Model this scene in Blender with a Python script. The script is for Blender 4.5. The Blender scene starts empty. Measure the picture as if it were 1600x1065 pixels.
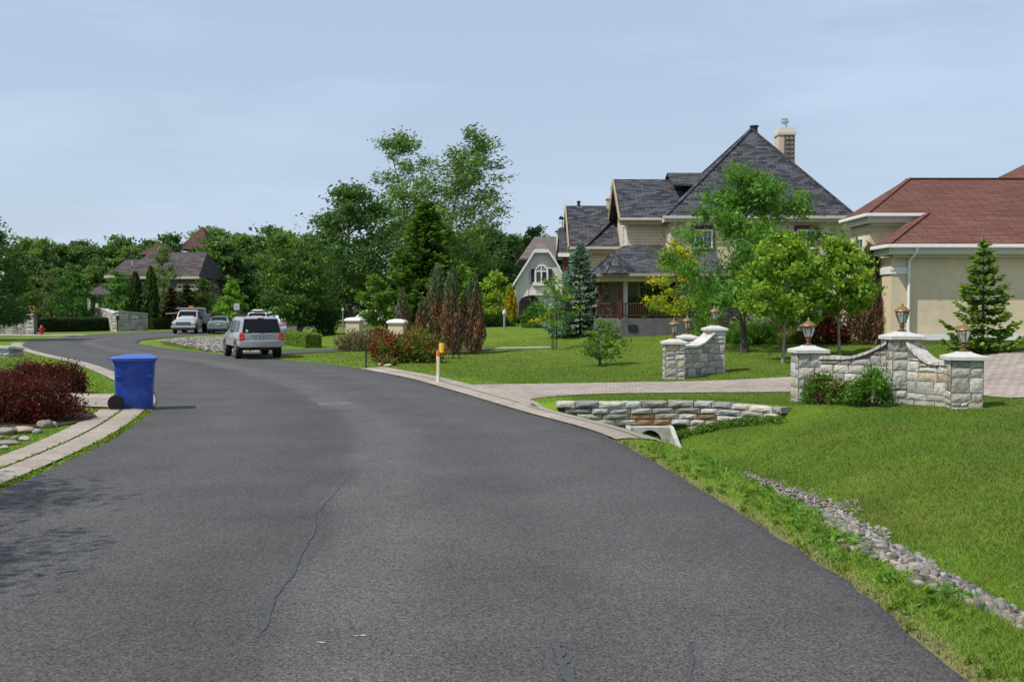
import bpy, math, random
import numpy as np
from mathutils import Vector, Matrix

# ------------------------------------------------------------------ camera, world, sun
scene = bpy.context.scene
COL = scene.collection
F, CX, CY, HORIZON, CAMH = 1600.0, 800.0, 532.5, 481.0, 2.12
PITCH = math.atan((CY - HORIZON) / F)
cam_data = bpy.data.cameras.new('camera')
cam_data.sensor_width = 36.0
cam_data.lens = 36.0 * F / 1600.0
cam_data.clip_start = 0.1
cam_data.clip_end = 3000
cam = bpy.data.objects.new('camera', cam_data)
COL.objects.link(cam)
cam.location = (0, 0, CAMH)
cam.rotation_euler = (math.radians(90) - PITCH, 0, 0)
scene.camera = cam

SUN_EL, SUN_AZ = math.radians(54), math.radians(30)      # sun on the left, a little behind the camera
sunv = Vector((-math.cos(SUN_AZ) * math.cos(SUN_EL), -math.sin(SUN_AZ) * math.cos(SUN_EL), math.sin(SUN_EL)))
sd = bpy.data.lights.new('sun', 'SUN')
sd.energy = 4.1
sd.angle = math.radians(0.55)
sd.color = (1.0, 0.95, 0.86)
so = bpy.data.objects.new('sun', sd)
COL.objects.link(so)
so.rotation_euler = sunv.to_track_quat('Z', 'Y').to_euler()

world = bpy.data.worlds.new('World')
scene.world = world
world.use_nodes = True
wn, wl = world.node_tree.nodes, world.node_tree.links
bg = wn['Background']
sky = wn.new('ShaderNodeTexSky')
sky.sky_type = 'NISHITA'
sky.sun_disc = False
sky.sun_elevation = SUN_EL
sky.sun_rotation = math.atan2(sunv.x, sunv.y)
sky.altitude = 100
sky.air_density = 1.0
sky.dust_density = 1.0
sky.ozone_density = 1.5
# thin high cloud veils: a little whiter where a stretched noise is high
tcw = wn.new('ShaderNodeTexCoord')
mpw = wn.new('ShaderNodeMapping'); mpw.inputs['Scale'].default_value = (1.6, 1.6, 9.0)
nzw = wn.new('ShaderNodeTexNoise'); nzw.inputs['Scale'].default_value = 1.7; nzw.inputs['Detail'].default_value = 5
rpw = wn.new('ShaderNodeMapRange')
rpw.inputs['From Min'].default_value = 0.45; rpw.inputs['From Max'].default_value = 0.75
rpw.inputs['To Min'].default_value = 0.62; rpw.inputs['To Max'].default_value = 0.9
mxw = wn.new('ShaderNodeMix'); mxw.data_type = 'RGBA'
mxw.inputs['B'].default_value = (6.7, 8.0, 10.1, 1)
wl.new(tcw.outputs['Generated'], mpw.inputs['Vector'])
wl.new(mpw.outputs['Vector'], nzw.inputs['Vector'])
wl.new(nzw.outputs['Fac'], rpw.inputs['Value'])
wl.new(rpw.outputs['Result'], mxw.inputs['Factor'])
wl.new(sky.outputs['Color'], mxw.inputs['A'])
wl.new(mxw.outputs['Result'], bg.inputs['Color'])
bg.inputs['Strength'].default_value = 0.085

vs = scene.view_settings
vs.view_transform = 'Standard'
vs.look = 'None'
vs.exposure = 0.15
vs.gamma = 1.0
scene.cycles.max_bounces = 6
scene.cycles.diffuse_bounces = 3
scene.cycles.transparent_max_bounces = 6

# ------------------------------------------------------------------ materials
def lin(c):
    c = c / 255.0
    return c / 12.92 if c <= 0.04045 else ((c + 0.055) / 1.055) ** 2.4

def S(r, g, b):
    return (lin(r), lin(g), lin(b))

class NT:
    def __init__(self, name):
        self.m = bpy.data.materials.new(name)
        self.m.use_nodes = True
        self.n, self.l = self.m.node_tree.nodes, self.m.node_tree.links
        self.b = self.n['Principled BSDF']
    def node(self, t, **kw):
        o = self.n.new(t)
        for k, v in kw.items():
            if k in o.inputs: o.inputs[k].default_value = v
            else: setattr(o, k, v)
        return o
    def link(self, a, b): self.l.new(a, b)
    def noise(self, scale, detail=4, vec=None, rough=0.55):
        o = self.node('ShaderNodeTexNoise', Scale=scale, Detail=detail, Roughness=rough)
        if vec is not None: self.link(vec, o.inputs['Vector'])
        return o
    def maprange(self, src, a, b, c, d):
        o = self.node('ShaderNodeMapRange')
        for k, v in zip(('From Min', 'From Max', 'To Min', 'To Max'), (a, b, c, d)): o.inputs[k].default_value = v
        self.link(src, o.inputs['Value'])
        return o.outputs['Result']
    def mix(self, fac, a, b, mode='MIX'):
        o = self.node('ShaderNodeMix', data_type='RGBA', blend_type=mode)
        for k, v in (('Factor', fac), ('A', a), ('B', b)):
            if hasattr(v, 'is_linked') or hasattr(v, 'links'): self.link(v, o.inputs[k])
            elif k == 'Factor': o.inputs[k].default_value = v
            else: o.inputs[k].default_value = (*v, 1) if len(v) == 3 else v
        return o.outputs['Result']
    def attr(self, name='col'):
        o = self.node('ShaderNodeAttribute'); o.attribute_name = name
        return o.outputs['Color']
    def bump(self, h, strength, dist=0.01):
        o = self.node('ShaderNodeBump', Strength=strength, Distance=dist)
        self.link(h, o.inputs['Height']); self.link(o.outputs['Normal'], self.b.inputs['Normal'])
    def base(self, c, rough=0.7, spec=0.3):
        if isinstance(c, tuple): self.b.inputs['Base Color'].default_value = (*c, 1)
        else: self.link(c, self.b.inputs['Base Color'])
        self.b.inputs['Roughness'].default_value = rough
        self.b.inputs['Specular IOR Level'].default_value = spec
        return self.m

def plain(name, c, rough=0.6, spec=0.4, var=0.12, scale=6.0, metal=0.0, coat=0.0, bump=0.0):
    t = NT(name)
    co = t.node('ShaderNodeTexCoord').outputs['Object']
    n = t.noise(scale, 5, co)
    k = t.maprange(n.outputs['Fac'], 0.3, 0.7, 1 - var, 1 + var)
    t.base(t.mix(1.0, c, k, 'MULTIPLY'), rough, spec)
    t.b.inputs['Metallic'].default_value = metal
    t.b.inputs['Coat Weight'].default_value = coat
    if bump: t.bump(n.outputs['Fac'], bump, 0.02)
    return t.m

def attr_mat(name, rough=0.8, spec=0.2, scale=0, var=0.2, bump=0.0, transl=0.0):
    t = NT(name)
    c = t.attr()
    if scale:
        co = t.node('ShaderNodeTexCoord').outputs['Object']
        n = t.noise(scale, 6, co, 0.65)
        k = t.maprange(n.outputs['Fac'], 0.3, 0.7, 1 - var, 1 + var)
        c2 = t.mix(1.0, c, k, 'MULTIPLY')
        if bump: t.bump(n.outputs['Fac'], bump, 0.02)
    else: c2 = c
    t.base(c2, rough, spec)
    if transl:
        tr = t.node('ShaderNodeBsdfTranslucent')
        t.link(t.mix(1.0, c2, (1.5, 1.5, 0.7), 'MULTIPLY'), tr.inputs['Color'])
        ms = t.node('ShaderNodeMixShader'); ms.inputs['Fac'].default_value = transl
        t.link(t.b.outputs[0], ms.inputs[1]); t.link(tr.outputs[0], ms.inputs[2])
        t.link(ms.outputs[0], t.n['Material Output'].inputs['Surface'])
    return t.m

M = {}
M['leaf'] = attr_mat('leaf', 0.5, 0.3, transl=0.42)
M['needle'] = attr_mat('needle', 0.6, 0.2, transl=0.12)
M['grass_blade'] = attr_mat('grass_blade', 0.55, 0.25, transl=0.3)
M['bark'] = plain('bark', (0.10, 0.085, 0.07), 0.9, 0.1, 0.4, 12, bump=0.6)
M['bark_pale'] = plain('bark_pale', (0.26, 0.24, 0.21), 0.9, 0.1, 0.35, 12, bump=0.5)
M['stone'] = attr_mat('stone', 0.88, 0.2, 14, 0.28, 0.7)
M['mortar'] = plain('mortar', (0.17, 0.155, 0.135), 0.95, 0.1, 0.25, 20, bump=0.4)
M['cap_stone'] = plain('cap_stone', (0.50, 0.49, 0.46), 0.8, 0.2, 0.12, 9, bump=0.25)
M['concrete'] = plain('concrete', (0.40, 0.39, 0.36), 0.9, 0.15, 0.25, 7, bump=0.4)
M['dark_concrete'] = plain('dark_concrete', (0.12, 0.12, 0.125), 0.9, 0.15, 0.2, 2.5, bump=0.3)
M['bronze'] = plain('bronze', (0.24, 0.155, 0.065), 0.45, 0.5, 0.25, 25, metal=0.5)
M['dark_bronze'] = plain('dark_bronze', (0.14, 0.085, 0.04), 0.5, 0.4, 0.3, 25, metal=0.6)
M['white_paint'] = plain('white_paint', (0.72, 0.72, 0.70), 0.55, 0.4, 0.05)
M['cream_trim'] = plain('cream_trim', (0.50, 0.47, 0.39), 0.6, 0.3, 0.05)
M['tan_trim'] = plain('tan_trim', (0.33, 0.27, 0.17), 0.7, 0.3, 0.06)
M['black_metal'] = plain('black_metal', (0.018, 0.018, 0.02), 0.5, 0.4, 0.2)
M['grey_metal'] = plain('grey_metal', (0.35, 0.36, 0.37), 0.45, 0.5, 0.12, metal=0.5)
M['red_wood'] = plain('red_wood', (0.075, 0.026, 0.020), 0.6, 0.3, 0.2)
M['burgundy'] = plain('burgundy', (0.09, 0.025, 0.03), 0.6, 0.3, 0.1)
M['rubber'] = plain('rubber', (0.016, 0.016, 0.017), 0.8, 0.25, 0.2, 30)
M['black_plastic'] = plain('black_plastic', (0.012, 0.012, 0.013), 0.55, 0.35, 0.2)
M['blue_plastic'] = plain('blue_plastic', (0.024, 0.066, 0.34), 0.45, 0.4, 0.22, 7, bump=0.03)
M['blue_lid'] = plain('blue_lid', (0.05, 0.13, 0.45), 0.45, 0.45, 0.08, 5)
M['silver_paint'] = plain('silver_paint', (0.40, 0.41, 0.41), 0.32, 0.5, 0.04, 3, metal=0.35, coat=0.6)
M['white_car_paint'] = plain('white_car_paint', (0.66, 0.67, 0.67), 0.35, 0.5, 0.04, 3, coat=0.6)
M['green_grey_paint'] = plain('green_grey_paint', (0.13, 0.17, 0.165), 0.32, 0.5, 0.06, 3, metal=0.3, coat=0.6)
M['grey_clad'] = plain('grey_clad', (0.33, 0.33, 0.33), 0.55, 0.4, 0.05)
M['alloy'] = plain('alloy', (0.55, 0.55, 0.55), 0.35, 0.5, 0.1, metal=0.8)
M['red_lens'] = plain('red_lens', (0.60, 0.018, 0.014), 0.3, 0.4, 0.15, 30)
M['amber_lens'] = plain('amber_lens', (0.55, 0.20, 0.03), 0.25, 0.6, 0.1)
M['clear_lens'] = plain('clear_lens', (0.6, 0.6, 0.58), 0.15, 0.6, 0.1)
M['hydrant_red'] = plain('hydrant_red', (0.30, 0.02, 0.025), 0.5, 0.4, 0.15)
M['yellow_paint'] = plain('yellow_paint', (0.75, 0.52, 0.02), 0.5, 0.4, 0.08)
M['orange_paint'] = plain('orange_paint', (0.70, 0.16, 0.03), 0.5, 0.4, 0.08)
M['sign_orange'] = plain('sign_orange', (0.75, 0.27, 0.02), 0.5, 0.4, 0.05)
M['sign_red'] = plain('sign_red', (0.50, 0.05, 0.055), 0.5, 0.4, 0.05)
M['sign_blue'] = plain('sign_blue', (0.05, 0.10, 0.42), 0.5, 0.4, 0.05)
M['sign_pale'] = plain('sign_pale', (0.48, 0.58, 0.70), 0.5, 0.4, 0.05)
M['brown_post'] = plain('brown_post', (0.16, 0.08, 0.06), 0.7, 0.3, 0.15)
M['mulch'] = plain('mulch', (0.06, 0.042, 0.03), 0.95, 0.1, 0.5, 30, bump=0.8)
M['tar'] = plain('tar', (0.060, 0.061, 0.066), 0.7, 0.3, 0.2, 30)
M['shutter'] = plain('shutter', (0.03, 0.027, 0.026), 0.6, 0.3, 0.1)
M['dark_door'] = plain('dark_door', (0.028, 0.022, 0.02), 0.5, 0.3, 0.2)
M['beige_stucco'] = plain('beige_stucco', (0.62, 0.52, 0.37), 0.9, 0.15, 0.08, 3, bump=0.15)

t = NT('car_glass'); t.base((0.008, 0.009, 0.011), 0.12, 0.22); M['car_glass'] = t.m
t = NT('pane_glass'); t.base((0.03, 0.038, 0.045), 0.05, 0.7); M['pane_glass'] = t.m
t = NT('lamp_glass'); t.base((0.85, 0.88, 0.88), 0.12, 0.5); t.b.inputs['Transmission Weight'].default_value = 0.9; t.b.inputs['IOR'].default_value = 1.1
M['lamp_glass'] = t.m

def brick_mat(name, c1, c2, mortar, bw, rh, ms, scale=1.0, bump=0.3, rough=0.9, noise=0.35, offset=0.5, spec=0.15, big=0.12):
    t = NT(name)
    uv = t.node('ShaderNodeUVMap').outputs['UV']
    br = t.node('ShaderNodeTexBrick', Scale=scale)
    br.inputs['Color1'].default_value = (*c1, 1); br.inputs['Color2'].default_value = (*c2, 1); br.inputs['Mortar'].default_value = (*mortar, 1)
    br.inputs['Brick Width'].default_value = bw; br.inputs['Row Height'].default_value = rh; br.inputs['Mortar Size'].default_value = ms
    br.inputs['Bias'].default_value = -0.1; br.inputs['Mortar Smooth'].default_value = 0.15
    br.offset = offset
    t.link(uv, br.inputs['Vector'])
    n = t.noise(9.0, 6, uv, 0.7)
    k = t.maprange(n.outputs['Fac'], 0.3, 0.7, 1 - noise, 1 + noise)
    n2 = t.noise(0.45, 3, uv)
    k2 = t.maprange(n2.outputs['Fac'], 0.3, 0.7, 1 - big, 1 + big)
    c = t.mix(1.0, t.mix(1.0, br.outputs['Color'], k, 'MULTIPLY'), k2, 'MULTIPLY')
    t.base(c, rough, spec)
    inv = t.maprange(br.outputs['Fac'], 0, 1, 1, 0)
    t.bump(inv, bump, 0.02)
    return t.m

M['shingle_grey'] = brick_mat('shingle_grey', (0.030, 0.031, 0.038), (0.105, 0.108, 0.122), (0.018, 0.018, 0.022), 0.42, 0.17, 0.012, noise=0.3)
M['shingle_brown'] = brick_mat('shingle_brown', (0.055, 0.046, 0.044), (0.12, 0.10, 0.10), (0.03, 0.026, 0.026), 0.4, 0.2, 0.015)
M['shingle_tan'] = brick_mat('shingle_tan', (0.13, 0.11, 0.10), (0.19, 0.165, 0.15), (0.06, 0.05, 0.05), 0.35, 0.2, 0.012)
M['shingle_red'] = brick_mat('shingle_red', (0.125, 0.056, 0.042), (0.180, 0.086, 0.064), (0.055, 0.025, 0.020), 0.9, 0.145, 0.02, noise=0.22)
M['shingle_redbrown'] = brick_mat('shingle_redbrown', (0.075, 0.040, 0.034), (0.12, 0.062, 0.052), (0.04, 0.022, 0.02), 0.4, 0.2, 0.015)
M['siding'] = brick_mat('siding', (0.60, 0.50, 0.36), (0.62, 0.52, 0.375), (0.30, 0.25, 0.18), 6.0, 0.16, 0.008, noise=0.06, bump=0.5, rough=0.7)
M['grey_shake'] = brick_mat('grey_shake', (0.70, 0.66, 0.60), (0.80, 0.76, 0.69), (0.46, 0.43, 0.39), 0.3, 0.2, 0.012, noise=0.1)
M['stone_veneer'] = brick_mat('stone_veneer', (0.20, 0.18, 0.155), (0.36, 0.335, 0.30), (0.10, 0.09, 0.08), 0.6, 0.19, 0.02, noise=0.3, bump=0.8)
M['dark_brick'] = brick_mat('dark_brick', (0.10, 0.08, 0.075), (0.19, 0.16, 0.15), (0.09, 0.08, 0.075), 0.4, 0.14, 0.015, noise=0.25)
M['tan_brick'] = brick_mat('tan_brick', (0.36, 0.29, 0.20), (0.44, 0.36, 0.25), (0.30, 0.25, 0.18), 0.5, 0.3, 0.01, noise=0.1)
M['paver'] = brick_mat('paver', (0.30, 0.25, 0.215), (0.40, 0.345, 0.305), (0.13, 0.11, 0.09), 0.30, 0.20, 0.012, noise=0.25, bump=0.5)
M['kerb_paver'] = brick_mat('kerb_paver', (0.29, 0.25, 0.205), (0.37, 0.32, 0.27), (0.13, 0.11, 0.09), 0.62, 0.9, 0.010, noise=0.22, bump=0.4)
M['white_board'] = brick_mat('white_board', (0.78, 0.75, 0.66), (0.80, 0.77, 0.68), (0.50, 0.48, 0.43), 0.25, 9.0, 0.012, noise=0.05, offset=0.0)

# asphalt: fine aggregate speckle, worn paler along the crown, faint blotches
t = NT('asphalt')
co = t.node('ShaderNodeTexCoord').outputs['Object']
uv = t.node('ShaderNodeUVMap').outputs['UV']
n1 = t.noise(58, 3, co, 0.85); n2 = t.noise(0.7, 5, co); n3 = t.noise(26, 2, co, 0.6)
vo = t.node('ShaderNodeTexVoronoi', Scale=50.0); t.link(co, vo.inputs['Vector'])
base = t.mix(t.maprange(n1.outputs['Fac'], 0.32, 0.68, 0, 1), (0.005, 0.005, 0.005), (0.146, 0.142, 0.139))
base = t.mix(t.maprange(vo.outputs['Distance'], 0.0, 0.20, 0.8, 0.0), base, (0.175, 0.170, 0.162))
base = t.mix(1.0, base, t.maprange(n2.outputs['Fac'], 0.3, 0.7, 0.84, 1.14), 'MULTIPLY')
base = t.mix(1.0, base, t.maprange(n3.outputs['Fac'], 0.3, 0.7, 0.80, 1.20), 'MULTIPLY')
sep = t.node('ShaderNodeSeparateXYZ'); t.link(uv, sep.inputs[0])
rmp = t.node('ShaderNodeValToRGB')
el = rmp.color_ramp.elements
stops = [(0.0, .93), (0.12, .98), (0.20, 1.04), (0.32, .95), (0.42, .86), (0.475, .92), (0.50, 1.16), (0.57, 1.22), (0.62, 1.04), (0.72, .95), (0.83, 1.06), (0.97, .92), (1.0, .70)]
el[0].position = 0; el[0].color = (.93 / 2,) * 3 + (1,)
el[1].position = 1; el[1].color = (.70 / 2,) * 3 + (1,)
for p, v in stops[1:-1]:
    e = el.new(p); e.color = (v / 2, v / 2, v / 2, 1)
wob = t.noise(0.35, 2, co)
add = t.node('ShaderNodeMath', operation='ADD'); t.link(sep.outputs['X'], add.inputs[0]); t.link(t.maprange(wob.outputs['Fac'], 0.3, 0.7, -0.02, 0.02), add.inputs[1])
t.link(add.outputs[0], rmp.inputs['Fac'])
dbl = t.mix(1.0, rmp.outputs['Color'], (2, 2, 2), 'MULTIPLY')
base = t.mix(1.0, base, dbl, 'MULTIPLY')
t.base(base, 0.85, 0.25)
t.bump(n1.outputs['Fac'], 0.5, 0.01)
M['asphalt'] = t.m

t = NT('ground')
co = t.node('ShaderNodeTexCoord').outputs['Object']
g = t.attr()
n1 = t.noise(45, 3, co, 0.7); n2 = t.noise(0.9, 5, co); n3 = t.noise(7, 4, co, 0.6)
c = t.mix(1.0, g, t.maprange(n1.outputs['Fac'], 0.25, 0.75, 0.60, 1.40), 'MULTIPLY')
c = t.mix(1.0, c, t.maprange(n2.outputs['Fac'], 0.3, 0.7, 0.80, 1.20), 'MULTIPLY')
c = t.mix(t.maprange(n3.outputs['Fac'], 0.48, 0.78, 0.0, 0.45), c, t.mix(1.0, c, (1.5, 1.15, 0.9), 'MULTIPLY'))
t.base(c, 0.95, 0.08)
t.bump(n1.outputs['Fac'], 0.6, 0.04)
M['ground'] = t.m

# ------------------------------------------------------------------ mesh helpers
RNG = np.random.default_rng(11)

def np_mesh(name, V, Fc, cols=None, smooth=False, mat=None):
    """V (n,3), Fc (m,k) all faces with the same number of corners"""
    V = np.asarray(V, np.float32); Fc = np.asarray(Fc, np.int32)
    me = bpy.data.meshes.new(name)
    me.vertices.add(len(V)); me.vertices.foreach_set('co', V.ravel())
    k = Fc.shape[1]
    me.loops.add(Fc.size); me.loops.foreach_set('vertex_index', Fc.ravel())
    me.polygons.add(len(Fc)); me.polygons.foreach_set('loop_start', np.arange(len(Fc), dtype=np.int32) * k)
    me.update(calc_edges=True)
    if cols is not None:
        a = me.attributes.new('col', 'FLOAT_COLOR', 'POINT')
        c4 = np.ones((len(V), 4), np.float32); c4[:, :3] = cols
        a.data.foreach_set('color', c4.ravel())
    if smooth: me.polygons.foreach_set('use_smooth', np.ones(len(Fc), bool))
    if mat: me.materials.append(M[mat])
    return me

def link_obj(name, me, parent=None, loc=None):
    o = bpy.data.objects.new(name, me)
    COL.objects.link(o)
    if parent: o.parent = parent
    if loc is not None: o.location = loc
    return o

def tag(o, label=None, cat=None, group=None, kind=None):
    if label: o['label'] = label
    if cat: o['category'] = cat
    if group: o['group'] = group
    if kind: o['kind'] = kind
    return o

def thing(name, label, cat, loc=(0, 0, 0), rz=0.0, group=None):
    o = bpy.data.objects.new(name, None)
    COL.objects.link(o)
    o.location = loc; o.rotation_euler = (0, 0, rz)
    o.empty_display_size = 0.2
    return tag(o, label, cat, group)

def dup(root, loc, rz=0.0, label=None, scale=None):
    r = root.copy(); COL.objects.link(r)
    r.location = loc; r.rotation_euler = (0, 0, rz)
    if scale: r.scale = scale
    if label: r['label'] = label
    for ch in list(root.children):
        c = ch.copy(); COL.objects.link(c); c.parent = r
        for g in list(ch.children):
            d = g.copy(); COL.objects.link(d); d.parent = c
    return r

class MB:
    def __init__(self): self.v, self.f, self.c = [], [], []; self.cur = (0.5, 0.5, 0.5)
    def vert(self, p):
        self.v.append((float(p[0]), float(p[1]), float(p[2]))); self.c.append(self.cur)
        return len(self.v) - 1
    def poly(self, pts):
        self.f.append([self.vert(p) for p in pts]); return self
    def box(self, x0, x1, y0, y1, z0, z1):
        x0, x1 = min(x0, x1), max(x0, x1); y0, y1 = min(y0, y1), max(y0, y1); z0, z1 = min(z0, z1), max(z0, z1)
        i = [self.vert(p) for p in ((x0,y0,z0),(x1,y0,z0),(x1,y1,z0),(x0,y1,z0),(x0,y0,z1),(x1,y0,z1),(x1,y1,z1),(x0,y1,z1))]
        for q in ((0,3,2,1),(4,5,6,7),(0,1,5,4),(1,2,6,5),(2,3,7,6),(3,0,4,7)): self.f.append([i[k] for k in q])
        return self
    def obox(self, c, u, v, w):
        """box centred c with half vectors u, v, w"""
        c, u, v, w = map(Vector, (c, u, v, w))
        i = [self.vert(c + a*u + b*v + d*w) for a, b, d in ((-1,-1,-1),(1,-1,-1),(1,1,-1),(-1,1,-1),(-1,-1,1),(1,-1,1),(1,1,1),(-1,1,1))]
        for q in ((0,3,2,1),(4,5,6,7),(0,1,5,4),(1,2,6,5),(2,3,7,6),(3,0,4,7)): self.f.append([i[k] for k in q])
        return self
    def bar(self, p, q, w, h=None, up=(0, 0, 1)):
        p, q = Vector(p), Vector(q); d = (q - p); L = d.length; d.normalize()
        s = d.cross(Vector(up))
        if s.length < 1e-4: s = d.cross(Vector((1, 0, 0)))
        s.normalize(); t_ = s.cross(d)
        return self.obox((p + q) / 2, d * L / 2, s * w / 2, t_ * (h or w) / 2)
    def ring(self, pts): return [self.vert(p) for p in pts]
    def loft(self, rings, closed=True, cap0=True, cap1=True):
        R = [self.ring(r) for r in rings]; n = len(R[0])
        for a, b in zip(R[:-1], R[1:]):
            for k in range(n if closed else n - 1):
                k2 = (k + 1) % n
                self.f.append([a[k], a[k2], b[k2], b[k]])
        if cap0: self.f.append(R[0][::-1])
        if cap1: self.f.append(list(R[-1]))
        return self
    def tube(self, pts, radii, n=8, cap=True):
        pts = [Vector(p) for p in pts]
        if not hasattr(radii, '__len__'): radii = [radii] * len(pts)
        rings = []
        ref = Vector((0.13, 0.97, 0.21)).normalized()
        for i, p in enumerate(pts):
            d = (pts[min(i + 1, len(pts) - 1)] - pts[max(i - 1, 0)]).normalized()
            a = d.cross(ref)
            if a.length < 0.05: a = d.cross(Vector((1, 0, 0)))
            a.normalize(); b = a.cross(d)
            rings.append([p + (a * math.cos(2*math.pi*k/n) + b * math.sin(2*math.pi*k/n)) * -radii[i] for k in range(n)])
        return self.loft(rings, True, cap, cap)
    def lathe(self, prof, c=(0, 0, 0), n=24, axis='z', a0=0.0, cap=True):
        c = Vector(c); rings = []
        for r, h in prof:
            row = []
            for k in range(n):
                a = a0 + 2*math.pi*k/n; x, y = r*math.cos(a), r*math.sin(a)
                row.append(c + (Vector((x, y, h)) if axis == 'z' else Vector((h, x, y)) if axis == 'x' else Vector((y, h, x))))
            rings.append(row)
        return self.loft(rings, True, cap, cap)
    def prism(self, pts, vec, cap=True):
        vec = Vector(vec); pts = [Vector(p) for p in pts]
        return self.loft([pts, [p + vec for p in pts]], True, cap, cap)
    def build(self, name, mat, parent=None, world=True, uv=False, smooth=None, bevel=0.0, sub=0, origin=None):
        """world: vertices are world coordinates, made relative to the root of parent (or to origin)"""
        V = np.array(self.v, np.float64)
        off = Vector((0, 0, 0))
        if parent is not None and world:
            r = parent
            while r.parent: r = r.parent
            off = r.location.copy()
        elif origin is not None: off = Vector(origin)
        V = V - np.array(off)
        me = bpy.data.meshes.new(name)
        me.from_pydata(V.tolist(), [], self.f)
        a = me.attributes.new('col', 'FLOAT_COLOR', 'POINT')
        c4 = np.ones((len(V), 4), np.float32); c4[:, :3] = np.array(self.c, np.float32)
        a.data.foreach_set('color', c4.ravel())
        if uv: planar_uv(me)
        if smooth is not None:
            me.polygons.foreach_set('use_smooth', np.ones(len(me.polygons), bool))
            me.set_sharp_from_angle(angle=math.radians(smooth))
        me.materials.append(M[mat])
        o = link_obj(name, me, parent, off if parent is None else None)
        if bevel:
            m = o.modifiers.new('bevel', 'BEVEL'); m.width = bevel; m.segments = 2; m.limit_method = 'ANGLE'
        if sub:
            m = o.modifiers.new('sub', 'SUBSURF'); m.levels = sub; m.render_levels = sub
        return o

def planar_uv(me):
    uvl = me.uv_layers.new(name='UVMap')
    for p in me.polygons:
        n = p.normal
        if abs(n.z) > 0.995: u, v = Vector((1, 0, 0)), Vector((0, 1, 0))
        else:
            u = Vector((0, 0, 1)).cross(n).normalized(); v = n.cross(u)
        for li in p.loop_indices:
            co = me.vertices[me.loops[li].vertex_index].co
            uvl.data[li].uv = (co.dot(u), co.dot(v))

# ------------------------------------------------------------------ photo geometry -> places on the ground
CP, SP = math.cos(PITCH), math.sin(PITCH)
def ray(px, py):
    x, y = (px - CX) / F, -(py - CY) / F
    return np.array([x, CP + y * SP, -SP + y * CP])       # per metre of (nearly) depth

def plane_pt(px, py, z=0.0):
    r = ray(px, py); s = (z - CAMH) / r[2]
    return np.array([r[0] * s, r[1] * s])

def catmull(P, n):
    P = np.asarray(P, float)
    Q = np.vstack([2*P[0]-P[1], P, 2*P[-1]-P[-2]])
    out = []
    for i in range(1, len(Q) - 2):
        d = np.linalg.norm(Q[i+1] - Q[i])
        m = max(2, int(d / 0.5))
        t_ = np.linspace(0, 1, m, endpoint=False)[:, None]
        p0, p1, p2, p3 = Q[i-1], Q[i], Q[i+1], Q[i+2]
        out.append(0.5*((2*p1) + (-p0+p2)*t_ + (2*p0-5*p1+4*p2-p3)*t_**2 + (-p0+3*p1-3*p2+p3)*t_**3))
    out = np.vstack(out + [P[-1:]])
    s = np.r_[0, np.cumsum(np.linalg.norm(np.diff(out, axis=0), axis=1))]
    si = np.linspace(0, s[-1], n)
    return np.c_[np.interp(si, s, out[:, 0]), np.interp(si, s, out[:, 1])]

RE_px = [(1515,1065),(1400,972),(1300,895),(1200,829),(1100,770),(1020,722),(962,689),(905,668),(820,645),(760,627),(700,609),(640,592),(580,580),(530,571),(440,562),(345,553),(285,547),(240,541),(215,536),(222,531.5),(245,528.5),(280,526),(340,522),(430,517),(510,512)]
LE_px = [(0,767),(100,724),(170,690),(215,661),(240,638),(245,624),(236,609),(215,596),(176,580),(137,567),(79,554.5),(45,545),(36,539),(45,533.5),(70,530),(100,527),(158,521.5),(257,517.2),(330,514),(420,511),(510,508)]
REc = np.array([plane_pt(*p) for p in RE_px]); LEc = np.array([plane_pt(*p) for p in LE_px])
REc = np.vstack([[[3.9, -12], [3.15, -1]], REc, [[-8, 121], [20, 128], [70, 133]]])
LEc = np.vstack([[[-4.7, -12], [-5.0, 0], [-5.5, 6.5]], LEc, [[-8, 129], [20, 136], [70, 141]]])
RE, LE = catmull(REc, 420), catmull(LEc, 420)

def sdist(P, line):
    """signed distance to a polyline, positive to the right of its direction"""
    P = np.asarray(P, float); out = np.empty(len(P))
    A, B = line[:-1], line[1:]; D = B - A; L2 = (D**2).sum(1)
    for i in range(0, len(P), 4000):
        p = P[i:i+4000]
        w = p[:, None, :] - A[None]
        t_ = np.clip((w * D[None]).sum(2) / L2, 0, 1)
        q = w - t_[..., None] * D[None]
        d2 = (q**2).sum(2); j = d2.argmin(1); ii = np.arange(len(p))
        cr = D[j, 0] * w[ii, j, 1] - D[j, 1] * w[ii, j, 0]
        out[i:i+4000] = np.sqrt(d2[ii, j]) * np.where(cr < 0, 1, -1)
    return out

def inpoly(P, poly):
    x, y = P[:, 0], P[:, 1]; ins = np.zeros(len(P), bool)
    n = len(poly)
    for i in range(n):
        x1, y1 = poly[i]; x2, y2 = poly[(i + 1) % n]
        if y1 == y2: continue
        c = ((y1 > y) != (y2 > y)) & (x < (x2 - x1) * (y - y1) / (y2 - y1) + x1)
        ins ^= c
    return ins

def sstep(a, b, x):
    t_ = np.clip((x - a) / (b - a), 0, 1); return t_ * t_ * (3 - 2 * t_)

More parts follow.
